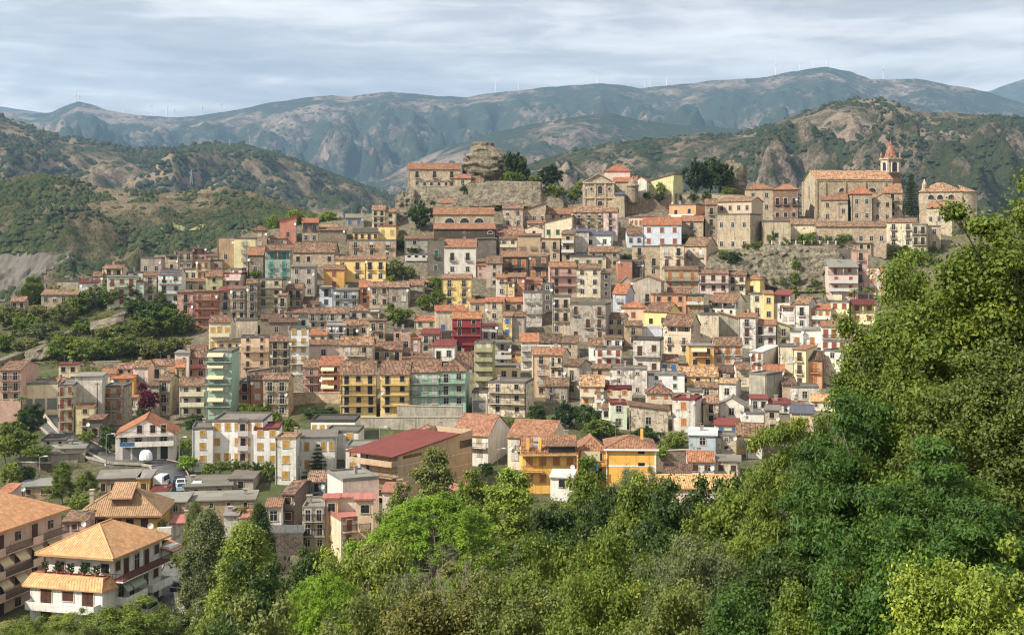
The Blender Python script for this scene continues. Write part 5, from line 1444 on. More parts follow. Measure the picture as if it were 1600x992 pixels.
for z0, z1, r0, r1 in ((-1, 1.2, 1.3, 1.0), (1.2, 2.6, .8, .9), (2.6, 3.6, .9, .4), (3.6, 4.6, .4, .1)): b.tube((0, 0, z0), (0, 0, z1), r0, r1, 8, 0, True)
b.build('finial', M['S'], root, fx, 0, CW['lstone'])

# ------------------------------------------------------------------ rock
def rock_face(name, label, top, bot, Yb, Yt, amp, m, seed, thick=7.0, nu=90, nv=44, sc=5.0, cat='rock'):
    u0, u1 = top[0][0], top[-1][0]
    tx, ty = zip(*top); bx, by = zip(*bot)
    co = np.zeros((nu, nv, 3))
    for i in range(nu):
        px = u0 + (u1 - u0) * i / (nu - 1); a = np.interp(px, tx, ty); c = np.interp(px, bx, by)
        for j in range(nv):
            t = j / (nv - 1); py = c + (a - c) * t; Y = Yb + (Yt - Yb) * t ** 1.2
            p = P(px, py, Y)
            s = Vector((p.x / sc + .25 * p.z / sc, p.y / sc, p.z / (sc * 1.6)))
            n = mn.ridged_multi_fractal(s + Vector((seed, 0, 0)), .9, 2.1, 6, 1.0, 2.0) - 1.0 + .7 * mn.fractal(Vector((p.x / 1.6, seed, p.z / 1.3)), .8, 2.1, 4)
            rim = min(1, 5 * t + .2) * min(1.0, 6 * (1 - t) + .25)
            p.y -= amp * n * .42 * rim; p.z += amp * .05 * mn.noise(s * 2.3) * rim
            if j in (0, nv - 1) or i in (0, nu - 1): p.y += 1.5
            co[i, j] = p
    grid = co
    lo = grid[:, :1].copy(); lo[:, :, 2] -= 6
    tp = grid[:, -1:].copy(); tp[:, :, 1] += thick
    lf = np.concatenate([lo, grid, tp], 1)
    for e, dx in ((0, -1.0), (-1, 1.0)):
        pass
    a = lf[:1].copy(); a[:, :, 1] += thick; z = lf[-1:].copy(); z[:, :, 1] += thick
    full = np.concatenate([a, lf, z], 0)
    o = link(name, grid_mesh(name, full.reshape(-1, 3), full.shape[0], full.shape[1], [m]))
    return tag(o, label, cat)
rock_face('rock_cliff', 'broad grey rock cliff with shrubs below the garden terrace on the right', [(1108, 392), (1165, 388), (1200, 384), (1305, 384), (1318, 400)], [(1108, 420), (1160, 425), (1200, 447), (1240, 458), (1300, 456), (1318, 440)], 400, 413, 2.6, M['rockg'], 3.0, 10.0, 120, 60, 6.5)
rock_face('rock_wall', 'sheer stained rock face beneath the big crag', [(731, 287), (775, 282), (845, 284), (850, 302), (874, 308), (882, 312)], [(731, 324), (790, 322), (850, 326), (882, 330)], 456, 466, 1.3, M['rock'], 8.0, 16.0, 110, 44, 4.5)
rock_face('rock_wall', 'rocky base carrying the long stone palace', [(634, 292), (660, 291), (735, 290)], [(634, 330), (690, 325), (735, 325)], 455, 468, 1.7, M['rock'], 12.0, 16.0, 80, 40, 5.0)
rock_face('rock_pinnacle', 'narrow rock pinnacle with a tiny house front at the left end of the palace', [(617, 308), (626, 297), (636, 300), (648, 296), (652, 312)], [(617, 350), (635, 348), (652, 345)], 452, 460, 2.5, M['rock'], 15.0, 6.0, 40, 44, 3.5)
rock_face('rock_ledge', 'pale rocky ledge on the green slope at the left', [(38, 548), (66, 538), (88, 534)], [(38, 564), (66, 563), (88, 552)], 344, 349, 2.0, M['rock'], 19.0, 6.0, 50, 24, 3.0)
rock_face('rock_ledge', 'rubble ledge at the head of the sloping path', [(140, 503), (165, 497), (182, 496)], [(140, 516), (165, 514), (182, 505)], 362, 368, 1.6, M['rock'], 29.0, 6.0, 40, 20, 3.0)
def crag():
    lv = [(400, 400, 760), (360, 404, 730), (335, 412, 705), (322, 428, 690), (300, 420, 735), (280, 414, 745), (255, 418, 755), (230, 415, 752), (205, 424, 735), (185, 426, 712), (165, 440, 690), (150, 452, 662), (132, 462, 640), (120, 466, 616), (112, 470, 612), (100, 472, 610), (92, 482, 598), (88, 520, 570)]
    n = 72; Y = 484.0; C = []
    for k in range((len(lv) - 1) * 4 + 1):
        a, t = divmod(k, 4); t /= 4
        if a >= len(lv) - 1: a, t = len(lv) - 2, 1.0
        y, l, r = [lv[a][i] * (1 - t) + lv[a + 1][i] * t for i in range(3)]
        py = 200 + y / 4; xl = P(620 + l / 4, py, Y).x; xr = P(620 + r / 4, py, Y).x; z = P(0, py, Y).z
        cx, rx = (xl + xr) / 2, (xr - xl) / 2; ry = rx * .75
        ring = []
        for i in range(n):
            an = 2 * math.pi * i / n; x, yv = cx + rx * math.cos(an), Y + ry * math.sin(an)
            s = Vector((x / 5, yv / 5, z / 2.0))
            cb = mn.cell(Vector((an * 2.6 + .3 * mn.noise(s * 1.5), z / 2.6 + .4 * mn.noise(s), 3)))
            g = 1 + .10 * (cb - .5) + .10 * (mn.ridged_multi_fractal(Vector((x / 4 + .2 * z, yv / 4, z / 5)), .9, 2.1, 5, 1.0, 2.0) - 1) + .028 * math.sin(z * 2.1 + 2.5 * mn.noise(Vector((x / 7, yv / 7, z / 5)))) + .05 * mn.fractal(s * 3, .8, 2, 3)
            ring.append((cx + rx * math.cos(an) * g, Y + ry * math.sin(an) * g, z))
        C.append(ring)
    A = np.array(C); A = np.concatenate([A, A[:, :1]], 1)
    top = A[-1:].mean(1, keepdims=True).repeat(n + 1, 1); top[..., 2] -= .8
    A = np.concatenate([A, top], 0)
    A = A[:, ::-1]
    o = link('rock_crag', grid_mesh('rock_crag', A.reshape(-1, 3), A.shape[0], A.shape[1], [M['rock']])); tag(o, 'huge layered sandstone crag rising above the palace at the top of the town', 'rock')
crag()
def boulder(name, label, px, py, Y, r, m, seed, sq=(1, 1, .8)):
    n, k = 28, 18; A = np.zeros((k, n + 1, 3)); c = P(px, py, Y)
    for i in range(k):
        th = math.pi * i / (k - 1)
        for j in range(n + 1):
            ph = 2 * math.pi * (j % n) / n; v = Vector((math.sin(th) * math.cos(ph), math.sin(th) * math.sin(ph), math.cos(th)))
            g = 1 + .22 * mn.fractal(v * 1.6 + Vector((seed, 0, 0)), .8, 2, 4) + .1 * (mn.ridged_multi_fractal(v * 2 + Vector((seed, 0, 0)), .9, 2, 4, 1, 2) - 1)
            A[i, j] = (c.x + v.x * r * sq[0] * g, c.y + v.y * r * sq[1] * g, c.z + v.z * r * sq[2] * g)
    o = link(name, grid_mesh(name, A.reshape(-1, 3), k, n + 1, [m])); tag(o, label, 'rock')
boulder('rock_boulder', 'round boulder bulging from the right shoulder of the big crag', 809, 254, 489, 3.3, M['rock'], 4.0, (1, 1, 1.0))
boulder('rock_outcrop', 'brown rock outcrop behind the eucalyptus clump', 1147, 284, 482, 6.2, M['rock'], 9.0, (.8, .8, 1.25))

# ------------------------------------------------------------------ walls, roads
def wall_run(name, label, pts, py_bot, wm, col, th=.7, cat='wall', cope=True):
    """pts: (px, py_top, Y) along the wall"""
    root = thing(name, label, cat, P(pts[0][0], py_bot, pts[0][2])); L = Vector(root.location)
    b = MB(); c = MB()
    for (p0, p1) in zip(pts, pts[1:]):
        a = P(p0[0], p0[1], p0[2]) - L; e = P(p1[0], p1[1], p1[2]) - L; dr = (e - a); dr.z = 0; n = Vector((-dr.y, dr.x, 0)).normalized() * th
        za = min(ground_at(a.x + L.x, a.y + L.y) - L.z - 2, a.z - 1.0); zb = min(ground_at(e.x + L.x, e.y + L.y) - L.z - 2, e.z - 1.0)
        q = [a, e, e + n, a + n]; lo = [Vector((q[0].x, q[0].y, za)), Vector((q[1].x, q[1].y, zb)), Vector((q[2].x, q[2].y, zb)), Vector((q[3].x, q[3].y, za))]
        b.poly(q)
        for i in range(4): j = (i + 1) % 4; b.poly([lo[i], lo[j], q[j], q[i]])
        if cope:
            m = n.normalized() * .12; t = [a - m, e - m, e + n + m, a + n + m]; t = [Vector((v.x, v.y, v.z + .16)) for v in t]; c.slab([t], .15, 0, 0)
    b.build('wall', M[wm], root, color=CW[col])
    if cope: c.build('coping', M['trim'], root, color=CW['conc'])
    return root
wall_run('retaining_wall', 'upper concrete retaining wall in front of the green apartment block', [(620, 634, 289), (722, 636, 287)], 652, 'C', 'conc')
wall_run('retaining_wall', 'lower concrete retaining wall running below the yellow and green blocks', [(563, 653, 283), (640, 652, 281), (680, 652, 280), (722, 652, 279)], 690, 'C', 'conc')
wall_run('retaining_wall', 'mossy stone garden wall left of the yellow block', [(458, 614, 303), (537, 614, 302)], 640, 'S', 'stone')
wall_run('retaining_wall', 'masonry wall with dark recesses below the green slope', [(122, 566, 340), (188, 565, 338)], 590, 'S', 'dstone')
wall_run('retaining_wall', 'grey stone wall climbing behind the brick houses beside the green tower', [(386, 580, 325), (455, 570, 328)], 600, 'S', 'dstone')
wall_run('retaining_wall', 'terrace wall holding the garden above the grey cliff', [(1192, 382, 418), (1240, 381, 418), (1310, 382, 419)], 388, 'S', 'lstone', .5)
wall_run('retaining_wall', 'garden wall of the small church terrace', [(975, 314, 455), (1020, 306, 457), (1062, 303, 458)], 330, 'S', 'dstone')
wall_run('retaining_wall', 'wall below the eucalyptus clump', [(1030, 302, 459), (1100, 303, 459), (1165, 306, 456)], 322, 'S', 'stone')
wall_run('retaining_wall', 'dark dry stone wall by the low brown houses at the lower left', [(258, 826, 214), (292, 822, 216)], 850, 'S', 'dark')
wall_run('retaining_wall', 'dark wall beside the grey sheds at the lower left', [(22, 722, 256), (78, 724, 254)], 736, 'S', 'dark')
wall_run('retaining_wall', 'stone wall under the yellow hip roofed house plot', [(1030, 705, 250), (1080, 703, 250)], 722, 'S', 'dstone')
# bridge wall with an arch
def arch_wall():
    Y = 186.0; L = P(444, 865, Y); root = thing('stone_bridge', 'dark stone bridge wall with a round arch at the lower left', 'bridge', L); k = Y / F
    b = MB(); x0, x1, zt = (417 - 444) * k, (474 - 444) * k, (865 - 833) * k; cx, r, zs = (460 - 444) * k, 1.05, -1.2; n = 12
    arc = [(cx + r * math.cos(math.pi * i / n), zs + r * math.sin(math.pi * i / n)) for i in range(n + 1)]
    for y in (0, 2.5):
        for (a, c) in zip(arc, arc[1:]): b.poly([(a[0], y, a[1]), (a[0], y, zt), (c[0], y, zt), (c[0], y, c[1])])
        b.poly([(x0, y, -6), (arc[-1][0], y, -6), (arc[-1][0], y, zt), (x0, y, zt)]); b.poly([(arc[0][0], y, -6), (x1, y, -6), (x1, y, zt), (arc[0][0], y, zt)])
    for (a, c) in zip(arc, arc[1:]): b.poly([(a[0], 0, a[1]), (c[0], 0, c[1]), (c[0], 2.5, c[1]), (a[0], 2.5, a[1])])
    b.poly([(x0, 0, zt), (x1, 0, zt), (x1, 2.5, zt), (x0, 2.5, zt)])
    b.build('wall', M['S'], root, color=CW['dark'])
    f = MB()
    for i in range(7): f.box(x0 + i * (x1 - x0) / 6 - .05, x0 + i * (x1 - x0) / 6 + .05, .1, .2, zt, zt + 1.3)
    for i in range(6): f.box(x0 + i * (x1 - x0) / 6 + .08, x0 + (i + 1) * (x1 - x0) / 6 - .08, .13, .17, zt + .1, zt + 1.2)
    f.build('railing', M['plank'], root)
arch_wall()

def asphalt():
    m, t, p = mat('asphalt'); g = t.add('ShaderNodeNewGeometry'); n = t.noise(g.outputs['Position'], .5, 6, .65); n2 = t.noise(g.outputs['Position'], 7.0, 3)
    c = t.ramp(n, [(.3, (.055, .055, .055)), (.55, (.10, .098, .093)), (.75, (.15, .145, .135))]); t.link(t.mix(1.0, c, t.ramp(n2, [(.3, .85), (.7, 1.15)]), 'MULTIPLY'), p.inputs['Base Color'])
    p.inputs['Roughness'].default_value = .85; return m
M['asphalt'] = asphalt()
def road(name, pts, width, ymin, m, lift=.12, kerb=True):
    C = []
    for (px, py) in pts:
        Y = hit(px, py, ymin); C.append(P(px, py, Y))
    # subdivide
    Q = []
    for a, c in zip(C, C[1:]):
        for k in range(8): Q.append(a.lerp(c, k / 8))
    Q.append(C[-1]); n = len(Q); co = np.zeros((n, 4, 3)); Z = [ground_at(q.x, q.y) + .3 for q in Q]
    Z = [sum(Z[max(0, i - 3):i + 4]) / len(Z[max(0, i - 3):i + 4]) + lift for i in range(n)]
    kb = MB()
    for i in range(n):
        t = (Q[min(n - 1, i + 1)] - Q[max(0, i - 1)]); t.z = 0; t.normalize(); s = Vector((-t.y, t.x, 0)) * width / 2
        for j, (k, dz) in enumerate(((-1.02, -2.2), (-1, 0), (1, 0), (1.02, -2.2))): v = Q[i] + s * k; co[i, j] = (v.x, v.y, Z[i] + dz)
    o = link(name, grid_mesh(name, co[:, ::-1].reshape(-1, 3), n, 4, [m], False)); o['kind'] = 'structure'
    if kerb:
        for j in (1, 2):
            sg = -1 if j == 1 else 1
            for i in range(n - 1):
                a, c = Vector(co[i, j]), Vector(co[i + 1, j]); t = c - a; t.z = 0; s = Vector((-t.y, t.x, 0)).normalized() * .2 * sg
                top = [a, c, c + s, a + s]; top = [v + Vector((0, 0, .13)) for v in top]
                if sg < 0: top = top[::-1]
                kb.slab([top], .5, 0, 0)
        o = kb.build('kerb', M['slab'], None, color=CW['conc']); o['kind'] = 'structure'
road('road', [(60, 640), (78, 662), (105, 685), (130, 700), (150, 713), (190, 722), (235, 724), (258, 728), (268, 745), (270, 765), (262, 792)], 6.0, 225, M['asphalt'])
road('road', [(60, 630), (20, 632), (-60, 634)], 7.0, 225, M['asphalt'])
road('road', [(285, 880), (276, 905), (272, 930), (282, 955), (300, 985), (318, 1010)], 5.0, 140, M['asphalt'])
road('path', [(-20, 575), (30, 556), (75, 536), (110, 522), (150, 510), (190, 494), (215, 486)], 3.0, 300, M['rock'], .5, False)
wall_run('parapet', 'low light parapet beside the lane below the white villa', [(272, 926, 172), (275, 938, 168), (290, 958, 163), (326, 992, 153)], 940, 'C', 'lgrey', .3)
wall_run('parapet', 'low parapet along the road bend at the lower left', [(62, 640, 297), (84, 668, 284), (118, 697, 269), (165, 722, 259)], 700, 'C', 'lgrey', .3)

# ------------------------------------------------------------------ lower left: low brown houses and the big foreground villas
town(0, 700, 3.3975, '''
112 270 206 262 0 p - V.tan.lgr 1x2.b Y=238 d=8 | low tan house with a grey slab roof behind the roadside pines
522 735 164 252 0 p - V.tan.lgr 1x4.m Y=238 d=9 | low tan row house with a pale slab roof, green and yellow at its ends
+735 790 164 252 0 p - P.ochre.lgr 1x1.b Y=237.8 d=9
782 985 290 420 0 p - V.tan.lgr 2x2.m Y=214 d=8 | low tan house with a small brown veranda beside the yellow roof
985 1350 280 330 0 p - V.tan.lgr 1x4.n Y=219 d=8 | long low tan house with four windows under a pale slab roof
978 1230 205 262 0 p - C.grey.grey 1x2.d Y=243 d=11 | unfinished grey concrete building with a rough flat slab, lower left
+1215 1345 165 230 0 p - C.grey.grey 1x1.d Y=244 d=9
@carport 792 880 236 262 0 s 206 V.lgrey.mar 0x0 Y=232 d=7 | small carport with a maroon roof beside the road
905 1010 395 430 0 s 375 V.lgrey.pnk 0x0 Y=206 d=5 | tiny shed with a pinkish roof in front of the low tan houses
1190 1265 355 400 0 s 320 V.lgrey.lgr 0x0 Y=211 d=5 | little grey sheet roofed hut, left of a pair
1270 1350 365 400 0 s 330 V.lgrey.pnk 0x0 Y=211 d=5 | little hut with old pink tiles, right of a pair
''')
town(360, 700, 4, '''
328 392 285 475 150 g 205 V.dgrey.brn 2x1.b.m Y=212 d=13 | dark rendered house with a brown roof and blank grey side above the bridge
222 318 365 490 0 s 318 P.white.new 1x1.k Y=206 d=6 | small white house with a bright orange roof left of the dark rendered house
482 590 205 345 0 g 140 V.bgrey.old 2x1.d.b Y=221 d=7 | grey blue house with an old tile roof behind the blank pink block
704 930 182 440 -104 f - P.pink.lgr 0x0 Y=210 d=9 | blank pink flat topped block facing right above the peach tower
692 894 425 700 -96 f - P.peach.pnk 3x2.r.b Y=186 d=7 | tall peach tower house with russet shutters and a cut out roof terrace
+785 894 325 440 0 p - P.peach.pnk 1x1.k Y=186.1 d=4
+600 660 318 430 0 p - P.peach.pnk 1x1.k Y=190 d=3
+655 785 312 430 0 p - P.lgrey.pnk 0x0 Y=191 d=2.5
448 592 365 640 0 f - W.grey.lgr 3x2.k.b Y=189 d=8 | crumbling grey house with small balconies left of the peach tower
950 1070 272 330 0 s 228 P.pink.pnk 0x0 Y=205 d=7 | small pink roofed annexe below the long tan building
1355 1450 280 330 0 s 245 P.salmon.pnk 1x1.k Y=205 d=7 | low salmon wall house at the foot of the long tan building
''')
# long tan building with the dark red sheet roof: narrow balcony front on the left, long blank wall on the right
def tan_building():
    Y = 226.0; c = P(360 + 1045 / 4, 500 + 985 / 4, Y)            # front right corner on the ground
    root = thing('apartment_block', 'long tan block with a dark red sheet roof and balconies on its left end', 'apartment block', c)
    e = P(360 + 1512 / 4, 500 + 800 / 4, 1); wz = (H0 - (500 + 848 / 4)) / F * Y - c.z       # eaves height at the front corner
    ye = 243.0; far = Vector((e.x * ye, ye, 0)); dirv = Vector((far.x - c.x, far.y - c.y, 0)); d = dirv.length
    yaw = math.atan2(-dirv.x, dirv.y)
    f = Fr((0, 0, 0), yaw); w = 7.5 / max(.3, math.cos(yaw + math.atan(-.09)))
    w = 9.0
    fr = f.sub(-w / 2, 0, 0)
    col = CW['tan']; rng = random.Random(5)
    walls(root, fr, w, d, wz, -4, 's', 2.2, 'P', col)
    b = MB(); oh = .5
    b.slab([[(-w / 2 - 2.2, -1.8, wz + .1), (w / 2 + oh, -1.8, wz + .1), (w / 2 + oh, d * .80, wz + 2.0), (-w / 2 - 2.2, d * .80, wz + 2.0)]], .18, 0, 1, [[(0, 0), (w, 0), (w, d), (0, d)]])
    b.build('roof', [M['sheet'], M['trim']], root, fr.l, fr.y, CR['red'])
    for z in (-2.0, 0.1, 2.1):
        put_balcony(root, fr, -.5, z, w + 1.0, 1.6, 'm' if z > 1 else 'i', 0, 0, CW['tan'])
        for x, s in ((-2.6, 'b'), (.2, 'y'), (2.8, 'y')): put_win(root, fr, x, z + .05, .8, 1.5, s, 'door')
    for i in range(3):
        p = MB(); p.tube((-w / 2 - 1.0 + i * w / 2, -1.5, 2.1), (-w / 2 - 1.0 + i * w / 2, -1.5, wz + .1), .1, .1, 6); p.build('post', M['frameb'], root, fr.l, fr.y)
    sfr = Fr(fr.at(w / 2, 0, 0), fr.y + R(90))
    b = MB(); b.box(1.5, 6.5, -.02, .04, wz - .75, wz - .2); b.box(d * .82, d * .99, -.03, .04, wz - .9, wz + .5); b.build('strip_window', M['glass'], root, sfr.l, sfr.y)
    b = MB(); b.box(0, d, -.04, .02, 1.9, 2.0); b.box(0, d, -.04, .02, -.3, -.2); b.build('string_course', M['trim'], root, sfr.l, sfr.y, CW['cream'])
tan_building()

# yellow buildings in front of the orange roofed pair
def yellow_block():
    Y = 232.0; k = Y / F / 4
    root, fr, w, d, H, rise, rf = hs(700, 620, 4, '466 806 352 565 0 g 242 P.vyel.new 2x4.o Y=232 d=9 | deep yellow house with roof windows, a roof terrace and dark balcony bands', 'house', 'house')
    put_balcony(root, fr, -.2, H - .1, w + .6, 1.3, 'i', 0, 0, CW['vyel']); put_balcony(root, fr, -w * .33, H * .50, w * .4, 1.3, 'i', 0, 0, CW['vyel'])
    for x in (-w * .40, -w * .18):
        b = MB(); b.box(x - .25, x + .25, .4, 1.0, H - .2, H + 2.6); b.build('chimney', M['P'], root, fr.l, fr.y, CW['vyel'])
    kk = rise / (d / 2)
    for z in (.35, .72):
        b = MB(); y = z * d / 2; b.slab([[(-w * .28, y - .5, H + kk * (y - .5) + .26), (-w * .16, y - .5, H + kk * (y - .5) + .26), (-w * .16, y + .5, H + kk * (y + .5) + .26), (-w * .28, y + .5, H + kk * (y + .5) + .26)]], .1, 0, 0); b.build('skylight', M['metal'], rf)
    b = MB(); b.box(-.2, w * .46, .1, 2.6, H - .05, H + 1.3); b.build('dormer', M['glass'], root, fr.l, fr.y)
    b = MB(); b.slab([[(-.4, -.3, H + 1.35), (w * .5, -.3, H + 1.35), (w * .5, 2.9, H + 1.9), (-.4, 2.9, H + 1.9)]], .14, 0, 1, [[(0, 0), (6, 0), (6, 3), (0, 3)]]); b.build('dormer_roof', [M['tile_new'], M['trim']], root, fr.l, fr.y, CR['brn'])
    root, fr, w, d, H, rise, rf = hs(700, 620, 4, '990 1300 322 520 0 h 242 P.vyel.new 0x0 Y=234 d=11 | yellow house with white edges under a wide orange hip roof', 'house', 'house')
    for z in (.45, .83):
        b = MB(); b.box(w * .14, w * .27, -.05, .02, H * z, H * z + .6); b.build('window', M['glass'], root, fr.l, fr.y)
    b = MB()
    for x in (-w / 2 - .02, w / 2 - .28): b.box(x, x + .3, -.05, .02, 0, H - .3)
    b.box(-w / 2, w / 2, -.04, .02, H * .42, H * .42 + .3); b.box(-w / 2 - .5, w / 2 + .5, -.55, .0, H - .35, H - .05)
    b.build('trim', M['white'], root, fr.l, fr.y)
    hs(700, 620, 4, '824 985 335 520 0 h 250 P.vyel.new 2x2.d.B Y=238 d=9', 'house', 'house', prev=root)
    b = MB(); b.box(-w / 2 - 4.6, -w / 2 - 1.2, -1.0, -.9, H - 2.2, H - .4); b.build('awning', M['awn'], root, fr.l, fr.y)
    b = MB()
    for i, x in enumerate((-3.6, -2.9, -2.1)): b.box(-w / 2 + x, -w / 2 + x + .6, -1.4, -1.37, H - 3.9, H - 2.4)
    b.build('washing', shutter_mat('u'), root, fr.l, fr.y)
    c = MB(); c.box(w * .22, w * .22 + .5, d * .4, d * .4 + .5, H + .5, H + 2.9); c.build('chimney', M['P'], rf, color=CW['vyel'])
    town(700, 620, 4, '''
@kiosk 640 780 500 590 20 s 452 P.wgrey.wht 1x1.d Y=212 d=5 | small kiosk with a white roof and maroon fascia before the deep yellow house
''')
yellow_block()
# white house with three garages and an orange roof half
def garage_house():
    Y = 262.0
    root, fr, w, d, H, rise, rf = hs(0, 480, 4, '722 1098 795 952 24 x 700 P.wgrey.ora 0x0 Y=262 d=12 | white gabled house with four grey garage doors and half orange roof', 'house', 'house')
    for i, (x, ww) in enumerate(((795, 46), (868, 76), (945, 66), (1022, 44))):
        X = (x - 910) / 4 / F * Y; W_ = ww / 4 / F * Y; b = MB(); b.box(-W_ / 2, W_ / 2, -.03, .03, 0, 2.6); b.build('garage_door', M['plank' if i < 3 else 'glass'], root, fr.at(X, 0, .05), fr.y)
    put_balcony(root, fr, .6, H * .58, w * .86, 1.4, 'm', 0, 0, CW['wgrey'])
    put_balcony(root, fr, 0, H * .98, w * .98, 1.5, 'i', 0, 0, CW['wgrey'])
    for x, s in ((-.36, 'k'), (-.12, 'k'), (.1, 'w'), (.3, 'k')): put_win(root, fr, x * w, H * .62, 1.4, 1.7, s)
    for x in (-.1, .12, .3): put_win(root, fr, x * w, H + .3, 1.0, 1.5, 'k')
    b = MB(); b.box(-w * .42, -w * .18, -1.45, -1.40, H * .6, H * .75); b.build('screen', shutter_mat('u'), root, fr.l, fr.y)
garage_house()

# ---- foreground villas (lower left)
def big_roof(root, fr, w, d, H, rise, key, rng, oh=.9):
    rf = roof(root, fr, w, d, H, 'h', rise, key, rng, oh, matk='tile_big', th=.28)
    return rf
def rail_side(root, fr, x, y0, y1, z, depth, mt='m', col=None):
    """balcony along the right hand wall"""
    g = Fr(fr.at(x, (y0 + y1) / 2, z), fr.y + R(90)); return put_balcony(root, g, 0, 0, y1 - y0, depth, mt, 0, 0, col)
def side_awning(root, fr, x, y0, y1, z, m='awn'):
    b = MB(); b.slab([[(x + .05, y0, z), (x + 1.25, y0, z - 1.1), (x + 1.25, y1, z - 1.1), (x + .05, y1, z)]], .04, 0, 0); b.box(x + 1.22, x + 1.26, y0, y1, z - 1.35, z - 1.12)
    b.build('awning', M[m], root, fr.l, fr.y)
M['awng'] = plain('striped_awning', (0.30, 0.34, 0.27, 1), .9, .1)
M['terra'] = plain('terracotta_paint', (0.30, 0.10, 0.06, 1), .8, .2)
def white_villa():
    rng = random.Random(3); c = P(173, 870, 165.0); yaw = R(-15.0); w, d = 9.6, 12.6; H = 10.6
    base = Vector((c.x, c.y, c.z - H)); root = thing('villa', 'white three storey villa with an orange hip roof and wraparound balconies', 'villa', base)
    fr = Fr((0, 0, 0), yaw).sub(-w / 2, 0, 0); col = CW['white']
    walls(root, fr, w, d, H, -4, 'f', 0, 'P', col)
    big_roof(root, fr, w, d, H, 3.0, 'big', rng, 1.0)
    # tiled skirt over the first floor on the front, with its return to the right
    b = MB(); z0 = H - 3.3
    b.slab([[(-w / 2 - 1.9, -2.6, z0 - .5), (w / 2 + .4, -2.6, z0 - .5), (w / 2 - .3, -1.2, z0 + .95), (-w / 2 - 1.2, -1.2, z0 + .95)]], .16, 0, 1, [[(0, 0), (w, 0), (w, 2), (0, 2)]])
    b.slab([[(w / 2 + .4, -2.6, z0 - .5), (w / 2 + .9, .4, z0 - .5), (w / 2 - .1, .4, z0 + .95), (w / 2 - .3, -1.2, z0 + .95)]], .16, 0, 1, [[(0, 0), (3, 0), (3, 2), (0, 2)]])
    b.build('skirt_roof', [M['tile_big'], M['trim']], root, fr.l, fr.y, CR['big'])
    b = MB(); b.box(-w / 2 - 1.2, w / 2, -1.25, .0, z0 + .75, z0 + .9); b.build('terrace', M['terra'], root, fr.l, fr.y)
    b = MB(); b.box(-w / 2 - .8, w / 2 + .2, -2.2, 0, -4, z0 - .75); b.build('ground_floor', M['P'], root, fr.l, fr.y, col)
    f2 = fr.sub(-.3, -2.2, 0)
    for x, s, k in ((-2.9, 'b', 'door'), (.3, 'b', 'win'), (3.2, 'b', 'door')): put_win(root, f2, x, z0 - 3.0 + (.9 if k == 'win' else .1), 1.5, 2.2 if k == 'door' else 1.3, s, k)
    for x, s, k in ((-2.9, 'b', 'door'), (.3, 'b', 'win'), (3.2, 'b', 'door')): put_win(root, f2, x, z0 - 6.0 + (.9 if k == 'win' else .1), 1.5, 2.2 if k == 'door' else 1.3, s, k)
    put_balcony(root, f2, 0, z0 - 3.05, w + .6, 1.5, 'm', 0, 0, col)
    for x, s, k in ((-2.6, 'b', 'door'), (1.2, 'g', 'win'), (4.0, 'k', 'win')): put_win(root, fr, x, H - 3.1 + (1.0 if k == 'win' else .1), 1.2, 2.1 if k == 'door' else 1.3, s, k)
    fl = [(H - 3.15, 'i', 0.2, d), (H - 6.3, 'm', 1.0, 6.2), (H - 6.3, 'm', 7.4, d), (H - 9.3, 'm', 6.5, d)]
    for z, mt, y0, y1 in fl:
        o = rail_side(root, fr, w / 2, y0, y1, z, 1.7, mt, col)
    b = MB(); b.box(w / 2 + .02, w / 2 + 1.65, .3, d - .1, H - 3.14, H - 3.02); b.build('terrace', M['terra'], root, fr.l, fr.y)
    sfr = Fr(fr.at(w / 2, 0, 0), fr.y + R(90))
    for y, z, s, k in ((1.6, H - 3.0, 'b', 'win'), (3.6, H - 3.0, 'b', 'door'), (6.2, H - 3.0, 'k', 'door'), (8.6, H - 3.0, 'b', 'door'), (11.2, H - 3.0, 'b', 'win'), (2.4, H - 6.2, 'k', 'door'), (5.0, H - 6.2, 'k', 'door'), (8.4, H - 6.2, 'k', 'door'), (11, H - 6.2, 'b', 'win'), (8.0, H - 9.2, 'k', 'door'), (11, H - 9.2, 'b', 'win'), (3, H - 9.2, 'k', 'win')):
        put_win(root, sfr, y, z + (.9 if k == 'win' else .05), 1.3, 2.1 if k == 'door' else 1.2, s, k)
    for y0, y1 in ((1.2, 2.6), (2.8, 5.9)): side_awning(root, fr, w / 2 + .45, y0, y1, H - 3.4, 'awng')
    side_awning(root, fr, w / 2 + .4, 6.6, 8.6, H - 6.5, 'awng')
    b = MB(); b.box(w / 2 + .3, w / 2 + 1.4, d - .4, d + 2.2, H - 3.1, H - 1.4); b.build('annexe', M['P'], root, fr.l, fr.y, col)
    b = MB(); b.slab([[(w / 2 - .2, d - .7, H - 1.5), (w / 2 + 2.2, d - .7, H - 1.9), (w / 2 + 2.2, d + 2.6, H - 1.9), (w / 2 - .2, d + 2.6, H - 1.0)]], .15, 0, 1); b.build('annexe_roof', [M['tile_new'], M['trim']], root, fr.l, fr.y, CR['new'])
    # potted plants and chairs on the terrace read as small bright shapes
    for i in range(5):
        b = MB(); b.tube((0, 0, 0), (0, 0, .45), .2, .28, 8, 0, True)
        for q in range(14): a = q * 2.4; b.box(.3 * math.cos(a) - .14, .3 * math.cos(a) + .14, .3 * math.sin(a) - .14, .3 * math.sin(a) + .14, .45 + .07 * q, .62 + .07 * q, 1)
        b.build('potted_plant', [M['terra'], M['scrub']], root, fr.at(-w / 2 + .6 + i * 1.9, -1.0, z0 + .9))
    dish(root, fr.at(w / 2 - 1, d * .9, H + 1.6), rng)
white_villa()
